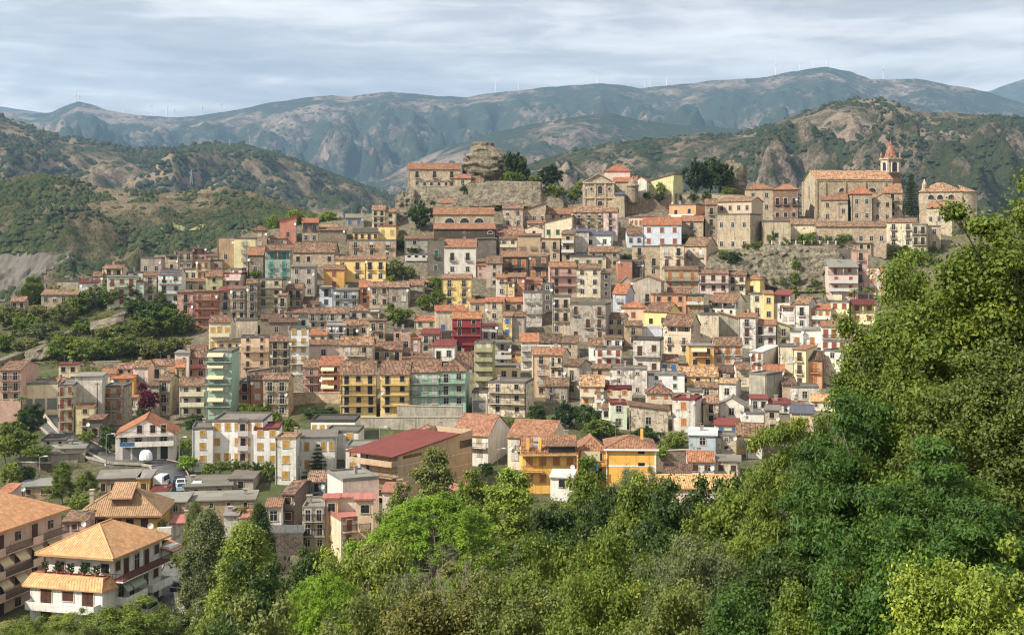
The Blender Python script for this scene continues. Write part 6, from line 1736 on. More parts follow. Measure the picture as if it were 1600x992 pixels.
def pink_flats():
    rng = random.Random(8); c = P(96, 795, 184.0); yaw = R(-14.7); w, d = 13.0, 27.0; H = 12.6
    f0 = Fr((0, 0, 0), yaw); base = Vector((c.x, c.y, c.z - H)); root = thing('apartment_block', 'pink apartment block with beige awnings and an orange hip roof at the left edge', 'apartment block', base)
    fr = f0.sub(0, -d, 0).sub(-w / 2, 0, 0); col = CW['pink']
    col = srgb(226, 196, 174, .8)
    walls(root, fr, w, d, H, -5, 'f', 0, 'P', col); big_roof(root, fr, w, d, H, 3.6, 'big', rng, 1.0)
    sfr = Fr(fr.at(w / 2, 0, 0), fr.y + R(90))
    for fl in range(4):
        z = H - 3.1 - 3.0 * fl
        if fl < 3:
            rail_side(root, fr, w / 2, 1.0, d - .2, z, 1.4, 'i', col)
            for y0 in (2.0, 10.2, 18.4):
                b = MB(); b.box(w / 2 + 1.32, w / 2 + 1.5, y0, y0 + 2.2, z - .16, z + .95); b.build('parapet', M['P'], root, fr.l, fr.y, col)
        for i in range(7):
            y = 2.2 + i * 3.7; s = rng.choice(['b', 'b', 'k', 'b1']); k = 'door' if i % 2 else 'win'
            put_win(root, sfr, y, z + (.1 if k == 'door' else .9), 1.4, 2.2 if k == 'door' else 1.3, s, k)
        if fl in (1, 2):
            for i in range(6):
                y0 = 4.6 + i * 3.6
                if fl == 2 and i in (1, 4): continue
                side_awning(root, fr, w / 2 + .35, y0, y0 + 2.2, z + 2.7)
    c = MB(); c.box(-1.0, -.4, d * .55, d * .55 + .6, H + 2.5, H + 4.6); c.build('chimney', M['P'], root, fr.l, fr.y, CW['grey'])
    dish(root, fr.at(-.5, d * .62, H + 3.9), rng)
pink_flats()
def yellow_villa():
    rng = random.Random(4); Y = 204.0; c = P(186, 700 + 450 / 3.3975, Y); w, d = 12.2, 10.5; H = (450 - 362) / 3.3975 / F * Y + 0.2
    root = thing('villa', 'yellow villa under a mottled brown tile roof with a raised dormer', 'villa', Vector((c.x, c.y, c.z)))
    fr = Fr((0, 0, 0), R(4)); walls(root, fr, w, d, H, -4, 'f', 0, 'P', CW['ochre'])
    rf = roof(root, fr, w, d, H, 'h', 3.7, 'tan', rng, .9, matk='tile_big', th=.3)
    for x, s, k in ((-4.2, 'd', 'win'), (-2.8, 'd', 'win'), (-.2, 'd', 'win'), (1.7, 'd', 'door'), (4.0, 'b', 'door')): put_win(root, fr, x, H - 2.5 + (.8 if k == 'win' else 0), 1.3, 1.3 if k == 'win' else 2.1, s, k)
    b = MB(); b.box(-w / 2 - .5, w / 2 + .5, -.5, .0, H - .55, H - .25); b.build('fascia', M['terra'], root, fr.l, fr.y)
    b = MB(); b.box(-1.4, 1.5, 1.0, 4.2, H + .6, H + 2.7); dm = b.build('dormer', M['P'], root, fr.l, fr.y, CW['brown'])
    b = MB(); b.slab([[(-1.8, .5, H + 2.6), (1.9, .5, H + 2.6), (1.9, 5, H + 4.4), (-1.8, 5, H + 4.4)]], .22, 0, 1, [[(0, 0), (3.6, 0), (3.6, 5), (0, 5)]]); b.build('roof', [M['tile_big'], M['trim']], dm, color=CR['tan'])
    b = MB(); b.box(-5.4, -4.8, 3.2, 3.8, H, H + 3.4); b.box(-5.5, -4.7, 3.1, 3.9, H + 2.7, H + 2.85); b.box(-5.5, -4.7, 3.1, 3.9, H + 3.4, H + 3.55); b.build('chimney', M['P'], rf, color=CW['grey'])
    b = MB(); b.box(w / 2, w / 2 + 2.2, -.8, 3, -1.0, .9); b.build('annexe', M['P'], root, fr.l, fr.y, CW['lgrey'])
yellow_villa()
town(0, 700, 3.3975, '''
0 44 235 262 0 s 195 V.pink.ora 1x1.k Y=214 d=7 | scrap of an orange roofed house at the left edge behind the pink flats
330 460 385 450 0 s 330 V.rose.brn 1x1.b Y=196 d=6 | low annexe with a reddish tile roof between the pink flats and the yellow villa
''')
# ------------------------------------------------------------------ vegetation
def leaf_mat(name, trans=0.30, rough=0.55):
    m, t, p = mat(name)
    oi = t.add('ShaderNodeObjectInfo'); at = t.add('ShaderNodeAttribute', attribute_name='tint')
    c = t.mix(1.0, oi.outputs['Color'], t.ramp(at.outputs['Fac'], [(0.0, (0.60, 0.62, 0.62)), (0.5, (1.0, 1.0, 1.0)), (0.86, (1.40, 1.30, 1.05)), (1.0, (2.3, 1.65, 1.0))]), 'MULTIPLY')
    t.link(c, p.inputs['Base Color']); p.inputs['Roughness'].default_value = rough; p.inputs['Specular IOR Level'].default_value = 0.25
    tr = t.add('ShaderNodeBsdfTranslucent'); t.link(t.mix(1.0, c, (1.35, 1.4, 0.6), 'MULTIPLY'), tr.inputs[0])
    mx = t.add('ShaderNodeMixShader', i_0=trans); t.link(p.outputs[0], mx.inputs[1]); t.link(tr.outputs[0], mx.inputs[2])
    t.link(mx.outputs[0], t.n['Material Output'].inputs[0])
    return m
M['leaf'] = leaf_mat('leaves')
def bark():
    m, t, p = mat('bark'); g = t.add('ShaderNodeNewGeometry'); n = t.noise(t.mapping(g.outputs['Position'], (5, 5, 1.2)), 1.0, 5, .65)
    t.link(t.ramp(n, [(.3, (.07, .058, .046)), (.7, (.22, .19, .155))]), p.inputs['Base Color']); t.link(t.bump(n, .8, .05), p.inputs['Normal']); return m
M['bark'] = bark()

def leaves(cent, rad, n, L, W, rng, up=.5, droop=0.0, tn=None, spread=.30):
    """leaf-sized rhombs through each clump's volume; returns (verts, quads, tint)"""
    cent = np.asarray(cent, float); rad = np.asarray(rad, float); k = len(cent)
    idx = np.repeat(np.arange(k), n); N = len(idx)
    d = rng.normal(size=(N, 3)); d /= np.linalg.norm(d, axis=1, keepdims=True)
    r = np.minimum(1.35, np.abs(rng.normal(0, .50, N)) + .14)
    p = cent[idx] + d * (r[:, None] * rad[idx])
    nr = d * .7 + rng.normal(size=(N, 3)) * .55 + np.array([0, 0, up]); nr /= np.linalg.norm(nr, axis=1, keepdims=True)
    t = np.cross(nr, rng.normal(size=(N, 3))); t /= np.linalg.norm(t, axis=1, keepdims=True) + 1e-9
    t[:, 2] -= droop; b = np.cross(nr, t)
    s = rng.uniform(.65, 1.35, N)[:, None]
    v = np.stack([p - t * s * L / 2, p + b * s * W / 2 + nr * s * W * .12, p + t * s * L / 2, p - b * s * W / 2 + nr * s * W * .12], 1).reshape(-1, 3)
    q = np.arange(N * 4).reshape(-1, 4)
    base = rng.normal(.46, .13, k) if tn is None else tn
    tint = np.clip(base[idx] + rng.normal(0, .15, N) + (rng.random(N) < .012) * .5, 0, 1)
    return v, q, tint

def crown_mesh(name, parts):
    V, Q, T = [], [], []; o = 0
    for v, q, t in parts: V.append(v); Q.append(q + o); T.append(t); o += len(v)
    me = bpy.data.meshes.new(name); raw_mesh(me, np.concatenate(V), np.concatenate(Q)); me.materials.append(M['leaf'])
    at = me.attributes.new('tint', 'FLOAT', 'FACE'); at.data.foreach_set('value', np.concatenate(T).astype(np.float32))
    return me

def trunk_mesh(name, H, r, cents, rng, z_split=.35, nlimb=14, lean=0.0, depth=1.0):
    b = MB(); pts = []; p = Vector((0, 0, -.8)); n = 6
    for i in range(n + 1):
        z = -.8 + (H * .78 + .8) * i / n; q = Vector((lean * z / H + .05 * H * .3 * math.sin(i * 1.7 + rng.random()), .05 * H * .3 * math.cos(i * 1.3), z)); pts.append(q)
    rad = [r * (1 - .82 * i / n) for i in range(n + 1)]; rad[0] *= 1.35
    for i in range(n): b.tube(pts[i], pts[i + 1], rad[i], rad[i + 1], 8)
    c = list(cents); rng.shuffle(c)
    for e in c[:nlimb]:
        e = Vector(e); zz = max(H * z_split, min(e.z - .08 * H, H * .74)); k = (zz + .8) / (H * .78 + .8) * n; i = min(n - 1, int(k)); s = pts[i].lerp(pts[i + 1], k - i)
        mid = s.lerp(e, .5) + Vector((rng.uniform(-.04, .04) * H, rng.uniform(-.04, .04) * H, .03 * H)); r0 = rad[i] * .45
        b.tube(s, mid, r0, r0 * .6, 5); b.tube(mid, e, r0 * .6, r0 * .15, 5)
        for q in range(2):
            e2 = e + Vector((rng.uniform(-.1, .1) * H, rng.uniform(-.1, .1) * H, rng.uniform(0, .09) * H)); b.tube(mid.lerp(e, .5), e2, r0 * .35, r0 * .1, 4)
    return b.data(name, [M['bark']], True)

def ell_clumps(rng, k, H, Wd, z0, z1, bumps=.28, inner=.35, seed=0, top=1.0, rr=(.09, .17), flat=.8):
    """clump centres on an uneven, gappy crown body between z0 and z1"""
    C, Rd = [], []; cz = (z0 + z1) / 2; hz = (z1 - z0) / 2; tries = 0
    while len(C) < k and tries < k * 40:
        tries += 1
        d = rng.normal(size=3); d /= np.linalg.norm(d)
        if d[2] < -.55 and rng.random() < .7: continue
        g = 1 + bumps * 2.0 * mn.fractal(Vector((d[0] * 1.9 + seed, d[1] * 1.9, d[2] * 1.9)), .9, 2, 3)
        s = (1 - inner * rng.random() ** 1.5) * g
        rc = rng.uniform(*rr) * Wd * .5 * 1.6
        p = np.array([d[0] * (Wd / 2 - rc * .4) * s, d[1] * (Wd / 2 - rc * .4) * s, cz + d[2] * (hz - rc * .3) * s])
        if top < 1 and p[2] > cz: p[:2] *= (1 - (1 - top) * (p[2] - cz) / hz)
        if mn.noise(Vector((p[0] * 4 / Wd + seed * 3, p[1] * 4 / Wd, p[2] * 4 / Wd))) < -.33: continue
        if p[2] < z0 * .7: continue
        C.append(p); Rd.append((rc, rc, rc * flat))
    return np.array(C), np.array(Rd)

TREES = {}
def kind_mesh(kind, var):
    key = (kind, var)
    if key in TREES: return TREES[key]
    rng = np.random.default_rng(abs(hash(kind)) % 9973 if False else (sum(map(ord, kind)) * 31 + var * 101)); pr = random.Random(sum(map(ord, kind)) + var)
    H = 10.0
    if kind == 'big':        # close, fine leaved, 15 m tall by 9 m wide
        H, Wd = 16.0, 9.0
        C, Rr = ell_clumps(rng, 300, H, Wd, 1.0, H - .3, .32, .5, var * 5 + 1, .72, (.075, .15), .62)
        cr = crown_mesh('crown', [leaves(C, Rr, 640, .155, .09, rng, .7)]); tr = trunk_mesh('trunk', H, .32, C, pr, .22, 34)
    elif kind == 'ash':      # hanging pinnate leaves
        H, Wd = 13.0, 9.0
        C, Rr = ell_clumps(rng, 220, H, Wd, .8, H - .3, .25, .5, var * 7 + 3, .7, (.08, .16), .5)
        cr = crown_mesh('crown', [leaves(C, Rr, 560, .23, .065, rng, .9, .3)]); tr = trunk_mesh('trunk', H, .26, C, pr, .25, 26)
    elif kind == 'oak':      # mid distance broadleaf
        H, Wd = 10.0, 9.0
        C, Rr = ell_clumps(rng, 190, H, Wd, .5, H - .2, .26, .45, var * 3 + 2, .85, (.08, .16), .7)
        cr = crown_mesh('crown', [leaves(C, Rr, 300, .25, .15, rng, .6)]); tr = trunk_mesh('trunk', H, .25, C, pr, .2, 18)
    elif kind == 'olive':
        H, Wd = 7.0, 8.0
        C, Rr = ell_clumps(rng, 170, H, Wd, .6, H - .2, .22, .45, var + 8, .85, (.08, .15), .8)
        cr = crown_mesh('crown', [leaves(C, Rr, 420, .18, .05, rng, .6)]); tr = trunk_mesh('trunk', H, .25, C, pr, .2, 18)
    elif kind == 'poplar':
        H, Wd = 12.0, 6.5
        C, Rr = ell_clumps(rng, 120, H, Wd, 1.0, H - .1, .34, .4, var * 4 + 6, .45, (.10, .19), .9)
        cr = crown_mesh('crown', [leaves(C, Rr, 230, .28, .17, rng, .4)]); tr = trunk_mesh('trunk', H, .2, C, pr, .2, 16)
    elif kind == 'umbrella':
        H, Wd = 10.6, 12.5; C = []; Rr = []
        for i in range(380):
            a = rng.uniform(0, 6.283); s = math.sqrt(rng.random()); lump = .9 * mn.noise(Vector((math.cos(a) * s * 3.2 + var, math.sin(a) * s * 3.2, 3)))
            z = H - .6 - 4.6 * s ** 2.4 + lump * .9 - .5 * rng.random(); C.append((math.cos(a) * s * (Wd / 2 - .5), math.sin(a) * s * (Wd / 2 - .5), z)); q = rng.uniform(.38, .75); Rr.append((q, q, q * .62))
        for i in range(60):
            a = rng.uniform(0, 6.283); s = .95; C.append((math.cos(a) * s * Wd / 2 * .93, math.sin(a) * s * Wd / 2 * .93, H - 5.0 - 1.6 * rng.random())); Rr.append((.6, .6, .5))
        cr = crown_mesh('crown', [leaves(C, Rr, 150, .27, .075, rng, 1.2)]); tr = trunk_mesh('trunk', H * .9, .3, C, pr, .45, 26)
    elif kind == 'cypress':  # shaggy conifer
        H, Wd = 13.0, 7.0; C = []; Rr = []
        for i in range(330):
            t = rng.random() ** .8; a = rng.uniform(0, 6.283); rad = (Wd / 2) * (1 - t) ** .5 * (.80 + .34 * rng.random()) * (1 + .5 * mn.noise(Vector((math.cos(a) * 1.6, math.sin(a) * 1.6, t * 5 + var * 3))))
            C.append((math.cos(a) * rad, math.sin(a) * rad, .4 + t * (H - .8))); q = rng.uniform(.45, .95); Rr.append((q, q, q * .95))
        cr = crown_mesh('crown', [leaves(C, Rr, 190, .26, .10, rng, .9)]); tr = trunk_mesh('trunk', H, .22, C, pr, .1, 6)
    elif kind == 'araucaria':
        H, Wd = 16.0, 6.0; C = []; Rr = []
        for lv in range(19):
            t = lv / 18; rad = Wd / 2 * (1 - t) ** .8 * (1.05 if lv else .9) + .25
            for k in range(10):
                a = 6.283 * k / 10 + lv * .7 + rng.uniform(-.2, .2)
                for s in (.25, .5, .75, 1.0): C.append((math.cos(a) * rad * s, math.sin(a) * rad * s, 1.2 + t * (H - 1.8) + .35 * s * (1 - t))); Rr.append((.5, .5, .26))
        cr = crown_mesh('crown', [leaves(C, Rr, 34, .36, .20, rng, .9)]); tr = trunk_mesh('trunk', H * 1.2, .24, C, pr, .1, 0)
    elif kind == 'cedar':
        H, Wd = 11.0, 11.0; C = []; Rr = []
        for lv in range(9):
            t = lv / 8; rad = Wd / 2 * (1 - t) ** .9 * rng.uniform(.8, 1.1) + .3
            for k in range(11):
                a = rng.uniform(0, 6.283)
                for s in (.3, .55, .8, 1.0): C.append((math.cos(a) * rad * s, math.sin(a) * rad * s, 1.2 + t * (H - 1.9) - .25 * s)); Rr.append((.7, .7, .26))
        cr = crown_mesh('crown', [leaves(C, Rr, 40, .34, .16, rng, 1.0)]); tr = trunk_mesh('trunk', H * 1.2, .25, C, pr, .1, 18)
    elif kind == 'round':    # town tree, coarser leaf clumps
        H, Wd = 7.0, 7.0
        C, Rr = ell_clumps(rng, 90, H, Wd, .5, H - .1, .24, .4, var * 2 + 4, .9, (.10, .19), .75)
        cr = crown_mesh('crown', [leaves(C, Rr, 62, .46, .32, rng, .6)]); tr = trunk_mesh('trunk', H, .2, C, pr, .2, 8)
    elif kind == 'palm':
        H, Wd = 6.0, 5.0; vs, qs, ts = [], [], []; o = 0
        for k in range(26):
            a = 6.283 * k / 26 + rng.uniform(-.1, .1); el = rng.uniform(-.3, 1.2); pts = []
            for s in range(7):
                u = s / 6; r_ = 2.5 * u * math.cos(el * (1 - .4 * u)); z = H - .6 + 2.2 * u * math.sin(el) - 2.0 * u * u * (.7 if el < .8 else .35); pts.append(np.array([math.cos(a) * r_, math.sin(a) * r_, z]))
            for s in range(6):
                w = .32 * math.sin(math.pi * (s + .6) / 6.6) + .06; w2 = .32 * math.sin(math.pi * (s + 1.6) / 6.9) + .03; n_ = np.array([-math.sin(a), math.cos(a), 0]); dn = np.array([0, 0, -.14])
                for sg in (-1, 1):
                    vs += [pts[s], pts[s + 1], pts[s + 1] + n_ * w2 * sg + dn, pts[s] + n_ * w * sg + dn]; qs.append([o, o + 1, o + 2, o + 3]); o += 4; ts.append(float(np.clip(rng.normal(.5, .15), 0, 1)))
        cr = crown_mesh('crown', [(np.array(vs), np.array(qs), np.array(ts))])
        b = MB(); b.tube((0, 0, -1), (0.05, 0, H * .5), .26, .2, 8); b.tube((.05, 0, H * .5), (0, 0, H - .5), .2, .24, 8); tr = b.data('trunk', [M['bark']], True)
    elif kind == 'bush':
        H, Wd = 3.0, 4.0
        C, Rr = ell_clumps(rng, 60, H, Wd, -.3, H, .3, .5, var * 3 + 1, .9, (.11, .22), .75)
        cr = crown_mesh('crown', [leaves(C, Rr, 60, .30, .19, rng, .6)]); tr = trunk_mesh('stem', H, .1, C, pr, .1, 8)
    elif kind == 'shrub':    # near, fine leaved
        H, Wd = 4.5, 6.0
        C, Rr = ell_clumps(rng, 150, H, Wd, -.3, H, .32, .5, var * 3 + 2, .9, (.08, .18), .8)
        cr = crown_mesh('crown', [leaves(C, Rr, 380, .145, .08, rng, .5)]); tr = trunk_mesh('stem', H, .1, C, pr, .1, 16)
    TREES[key] = (H, Wd, cr, tr); return TREES[key]

TN = [0]
G = lambda r, g, b, k=1.0: (r * k, g * k, b * k, 1)
TC = dict(mid=G(.130, .178, .028), dark=G(.052, .086, .021), bright=G(.185, .300, .026), yel=G(.215, .280, .046), olive=G(.140, .168, .044), grey=G(.140, .168, .076), ash=G(.062, .126, .024), lime=G(.190, .240, .042), brown=G(.145, .150, .042), pale=G(.190, .215, .068), deep=G(.036, .060, .020), mag=G(.105, .012, .034), moss=G(.110, .145, .032))
def tree(kind, px, pytop, Y, wpx, colr, label, cat='tree', name=None, pybase=None, wide=1.0, group=None):
    TN[0] += 1; rng = random.Random(TN[0] * 37 + 5)
    H0_, W0, cr, tr = kind_mesh(kind, TN[0] % (3 if kind in ('round', 'bush', 'oak', 'shrub') else 2 if kind in ('big', 'ash', 'poplar', 'cypress') else 1))
    if Y is None: Y = hit(px, pybase, 205)
    x = (px - 800) / F * Y; gz = ground_at(x, Y) - .2
    if pybase is not None: gz = (H0 - pybase) / F * Y - .3
    zt = (H0 - pytop) / F * Y; h = max(.8, zt - gz); w = max(wpx / F * Y, h / H0_ * W0 / (1.9 if kind in ('cypress', 'araucaria', 'poplar') else 1.5))
    nm = name or {'bush': 'bush', 'shrub': 'shrub', 'palm': 'palm_tree', 'umbrella': 'stone_pine', 'cypress': 'conifer_tree', 'araucaria': 'araucaria_tree', 'cedar': 'cedar_tree', 'olive': 'olive_tree'}.get(kind, 'tree')
    r = thing(nm, label, cat, (x, Y, gz), group); r.rotation_euler = (0, 0, rng.uniform(0, 6.28)); r.scale = (w / W0, w / W0 * wide, h / H0_)
    c = TC[colr]; k = rng.uniform(.92, 1.08)
    o = link('crown', cr, r, color=(c[0] * k, c[1] * k, c[2] * k, 1)); link('stem' if kind in ('bush', 'shrub') else 'trunk', tr, r)
    return r

# the wooded bank below the viewpoint
for a in [
 ('big', 1575, 292, 44, 420, 'mid', 'tallest green tree, rising to the top of the hills at the right edge'),
 ('big', 1430, 470, 51, 300, 'mid', 'tall leafy tree left of the tallest tree'),
 ('big', 1560, 520, 37, 330, 'moss', 'dull green leafy tree filling the right edge below the tallest tree'),
 ('ash', 1340, 600, 47, 280, 'ash', 'dark bluish green tree with hanging feathery leaves, right of centre bank'),
 ('big', 1428, 405, 53, 215, 'mid', 'light leafy tree left of the tallest tree, below the three storey cream house'),
 ('ash', 1245, 640, 58, 200, 'mid', 'leafy tree left of the feathery dark one, touching the lowest right houses'),
 ('ash', 1480, 700, 33, 300, 'ash', 'feathery dark green tree in front of the tall leafy ones'),
 ('oak', 1170, 735, 66, 190, 'mid', 'rounded oak in front of the long golden tiled house'),
 ('oak', 1085, 742, 78, 150, 'dark', 'dark oak beside the long golden tiled house'),
 ('oak', 1010, 748, 92, 170, 'mid', 'green oak below the yellow hip roofed house'),
 ('poplar', 915, 714, 118, 100, 'mid', 'tall pointed feathery tree in front of the two yellow houses'),
 ('oak', 965, 760, 100, 130, 'dark', 'dark round tree right of the pointed feathery tree'),
 ('oak', 862, 790, 102, 120, 'dark', 'dark green tree between the stone pine and the pointed feathery tree'),
 ('poplar', 795, 738, 128, 120, 'yel', 'yellowish green tree below the deep yellow house'),
 ('poplar', 742, 732, 140, 80, 'lime', 'light green tree left of the yellowish one'),
 ('poplar', 676, 706, 152, 95, 'pale', 'pale green feathery tree in front of the long tan building'),
 ('poplar', 622, 752, 146, 80, 'pale', 'pale olive green tree left of the feathery one by the tan building'),
 ('umbrella', 678, 766, 112, 240, 'bright', 'broad bright green stone pine with a domed crown'),
 ('oak', 570, 842, 112, 60, 'bright', 'bright green tree at the foot of the peach tower house'),
 ('oak', 590, 832, 100, 135, 'pale', 'dusty light green tree in front of the stone pine'),
 ('umbrella', 512, 890, 78, 190, 'bright', 'small bright green pine at the bottom of the bank'),
 ('oak', 492, 858, 106, 110, 'dark', 'glossy dark leaved tree left of the peach tower house foot'),
 ('cypress', 384, 815, 121, 150, 'lime', 'yellowish green shaggy conifer right of the white villa'),
 ('cypress', 326, 795, 150, 108, 'grey', 'greyish green conifer behind the yellowish one'),
 ('cypress', 304, 784, 168, 50, 'olive', 'slim dark conifer beside the low tan houses'),
 ('cypress', 404, 786, 160, 70, 'dark', 'dark conifer left of the stone bridge'),
 ('oak', 210, 944, 146, 150, 'mid', 'green tree in front of the white villa'),
 ('oak', 105, 962, 150, 110, 'lime', 'light green tree below the pink apartment block'),
 ('oak', 20, 966, 148, 100, 'pale', 'pale green tree in the bottom left corner'),
 ('oak', 268, 966, 150, 60, 'mid', 'small green tree beside the lane below the villa'),
 ('olive', 1085, 828, 56, 200, 'grey', 'silvery grey green olive tree on the bank'),
 ('oak', 1215, 850, 44, 210, 'dark', 'dark green tree right of the olive tree'),
 ('oak', 1120, 800, 68, 150, 'mid', 'green tree behind the olive tree'),
 ('olive', 1000, 722, 150, 80, 'grey', 'small grey olive under the yellow house wall'),
 ('olive', 1230, 800, 60, 170, 'olive', 'dull olive green tree above the dark green one'),
]: tree(*a)
for a in [
 ('shrub', 1525, 885, 26, 260, 'yel', 'yellow green bush in the bottom right corner'),
 ('shrub', 1390, 850, 32, 240, 'ash', 'dark feathery shrub at the bottom right'),
 ('shrub', 1290, 905, 33, 200, 'mid', 'green shrub along the bottom edge, right of the olive tree'),
 ('shrub', 1180, 935, 35, 210, 'ash', 'bluish green shrub along the bottom edge under the olive tree'),
 ('shrub', 1065, 925, 40, 190, 'olive', 'dull olive shrub along the bottom edge left of the bluish one'),
 ('shrub', 640, 915, 76, 170, 'olive', 'brownish green shrub below the stone pine'),
 ('shrub', 775, 893, 80, 180, 'olive', 'olive shrub right of the stone pine foot'),
 ('shrub', 880, 858, 74, 190, 'mid', 'green shrub in the middle of the bank'),
 ('shrub', 965, 850, 70, 170, 'mid', 'leafy shrub left of the olive tree'),
 ('shrub', 700, 925, 56, 220, 'brown', 'brownish green shrub at the bottom middle'),
 ('shrub', 610, 948, 58, 150, 'olive', 'dusty shrub right of the small bright pine'),
 ('shrub', 450, 972, 60, 150, 'pale', 'pale shrub below the small bright pine'),
 ('shrub', 830, 925, 52, 210, 'olive', 'olive shrub on the bottom edge right of the brownish one'),
 ('shrub', 945, 915, 48, 200, 'mid', 'green shrub with a dead branch beside it'),
 ('shrub', 62, 972, 146, 90, 'lime', 'light bush below the pink flats balconies'),
 ('shrub', 152, 962, 150, 90, 'mid', 'dense bush at the foot of the white villa front'),
 ('shrub', 240, 956, 152, 80, 'mid', 'bush under the corner of the white villa'),
 ('shrub', 124, 980, 138, 100, 'pale', 'pale bush on the bottom edge below the white villa'),
 ('shrub', 20, 984, 138, 90, 'mid', 'green bush filling the very bottom left corner'),
 ('shrub', 372, 955, 120, 100, 'dark', 'dark shrub under the yellowish conifer'),
 ('shrub', 440, 905, 95, 90, 'dark', 'dark shrub between the conifer and the small pine'),
 ('shrub', 322, 968, 140, 60, 'mid', 'low shrub beside the lane parapet'),
 ('shrub', 560, 872, 92, 110, 'lime', 'light green shrub left of the dusty tree'),
]: tree(*a, 'shrub')

def dead_twigs(name, label, px, py, Y, h, n, seed):
    rng = random.Random(seed); b = MB(); c = P(px, py, Y)
    def grow(p, d, L, r, dep):
        q = p + d * L; b.tube(p, q, r, r * .6, 4)
        if dep == 0: return
        for _ in range(rng.randint(2, 3)): grow(p.lerp(q, rng.uniform(.5, 1)), (d + Vector((rng.uniform(-.7, .7), rng.uniform(-.7, .7), rng.uniform(-.2, .5)))).normalized(), L * rng.uniform(.5, .75), r * .55, dep - 1)
    for _ in range(n): grow(Vector((rng.uniform(-.8, .8), rng.uniform(-.5, .5), -1.5)), Vector((rng.uniform(-.6, .6), rng.uniform(-.5, .5), 1)).normalized(), h * rng.uniform(.5, .8), .03, 4)
    r = thing(name, label, 'shrub', c); b.build('twig', plain('dead_wood', (.23, .19, .15, 1), .9), r)
dead_twigs('dead_shrub', 'bare dry twigs standing out of the shrubs below the stone pine', 705, 905, 70, 2.6, 7, 3)
dead_twigs('dead_shrub', 'bare pale twigs left of the brownish green shrub', 622, 935, 60, 2.0, 5, 5)
dead_twigs('dead_shrub', 'leafless grey branches left of the olive tree', 1005, 950, 50, 1.8, 5, 9)

# trees and bushes in and around the town: zoomed tile coordinates as for the houses (centre x, top, foot, width)
def grove(ox, oy, text, sc=4.0):
    for ln in text.strip().split('\n'):
        a, label = ln.split('|'); t = a.split()
        kind, x, yt, yb, w, c = t[0], *map(float, t[1:5]), t[5]
        nm = 'bush' if kind == 'bush' else 'tree'; cat = 'bush' if kind == 'bush' else 'palm' if kind == 'palm' else 'tree'
        Y = float(t[6]) if len(t) > 6 else None
        tree(kind, ox + x / sc, oy + yt / sc, Y, w / sc, c, label.strip(), cat, None, oy + yb / sc)
grove(620, 200, '''
round 145 462 640 150 dark | dense dark green tree beside the hall church
round 230 455 500 60 dark | small dark tree under the palace rock
bush 615 478 510 70 mid | green bush behind the hall church roof
oak 962 225 365 140 deep 478 | dark green tree on the rock right of the crag
bush 975 350 440 150 mid 468 | round light green bush hanging over the rock face
bush 730 150 330 70 deep 478 | ivy climbing the right side of the crag
bush 720 270 350 130 mid 472 | bushes at the right foot of the crag
bush 790 250 345 60 deep 478 | dark bush right of the crag boulder
bush 860 298 360 110 mid 476 | bush between the crag and the dark tree
round 1110 372 460 110 mid 470 | green tree left of the small church
bush 1150 330 380 70 lime 474 | light bush behind the small church corner
bush 438 350 495 30 deep 466 | ivy strip on the rock left of the hall church
bush 590 345 380 50 dark 470 | little bush on top of the rock face
bush 1440 785 820 70 mid | small green tree between stone houses in the upper centre
bush 750 575 615 50 mid | little green bush above the cream balustrade house
''')
grove(980, 220, '''
round 430 120 335 150 deep 472 | left part of the dark eucalyptus clump
round 520 105 335 170 dark 475 | tall middle of the dark eucalyptus clump
round 600 125 335 140 deep 473 | right part of the dark eucalyptus clump
bush 640 290 345 110 olive 466 | scrub at the right foot of the eucalyptus clump
bush 320 330 380 40 dark 459 | small bush on the villa garden wall
bush 410 325 375 60 dark 459 | dark bush on the garden wall under the eucalyptus
bush 495 318 385 60 dark 459 | second dark bush on the garden wall under the eucalyptus
round 212 260 340 60 lime 457 | small light tree in front of the yellow green villa
bush 200 325 372 70 dark 457 | dark bush at the foot of the yellow green villa
bush 122 318 365 50 dark 457 | dark bush left of the yellow green villa
bush 900 570 650 60 mid 419 | small tree at the left end of the cliff garden
bush 985 598 655 100 mid 419 | garden bushes above the cliff, left
bush 1125 572 655 130 mid 419 | garden bushes above the cliff, middle
bush 1240 590 650 80 lime 420 | light bushes in the cliff garden near the porch
round 1345 572 670 140 mid 420 | leafy tree at the right end of the cliff garden
bush 790 630 690 140 olive 415 | dry scrub on the left rim of the cliff
bush 555 668 715 60 mid | bush left of the cliff beside the stone palazzo
round 665 685 785 110 dark 404 | dark tree growing at the left of the cliff
bush 600 680 740 70 mid 406 | mid green bush left of the dark cliff tree
bush 1055 740 800 50 mid 405 | small bush clinging to the middle of the cliff
bush 1050 820 890 60 mid 401 | bush low on the cliff
bush 975 850 900 50 olive 400 | olive bush low on the left of the cliff
bush 1175 860 910 50 mid 400 | bush low on the right of the cliff
palm 1228 940 1010 70 mid | palm tree below the cliff beside the pale yellow house
palm 1135 925 990 70 mid | palm tree at the foot of the cliff, middle
palm 905 870 945 90 mid | palm tree at the left foot of the cliff
round 1040 900 995 80 mid | small tree at the foot of the cliff between palms
palm 1420 930 995 80 lime | light palm tree by the pink house near the right trees
palm 1510 920 995 80 mid | palm tree furthest right, below the low pink house
bush 370 580 640 90 mid | bush in front of the stone house with orange tiles
''')
grove(1200, 200, '''
araucaria 893 285 560 92 dark 450 | tall tiered araucaria between the two big churches
round 965 770 930 210 mid 420 | leafy tree at the foot of the flaking stone house, near the right trees
bush 1060 730 830 130 olive 427 | olive bush behind the right trees, below the narrow pale stone house
round 845 740 850 230 mid 424 | leafy tree below the three storey cream house on the right
bush 720 790 860 120 dark 420 | dark bush right of the pinkish tower house
''')
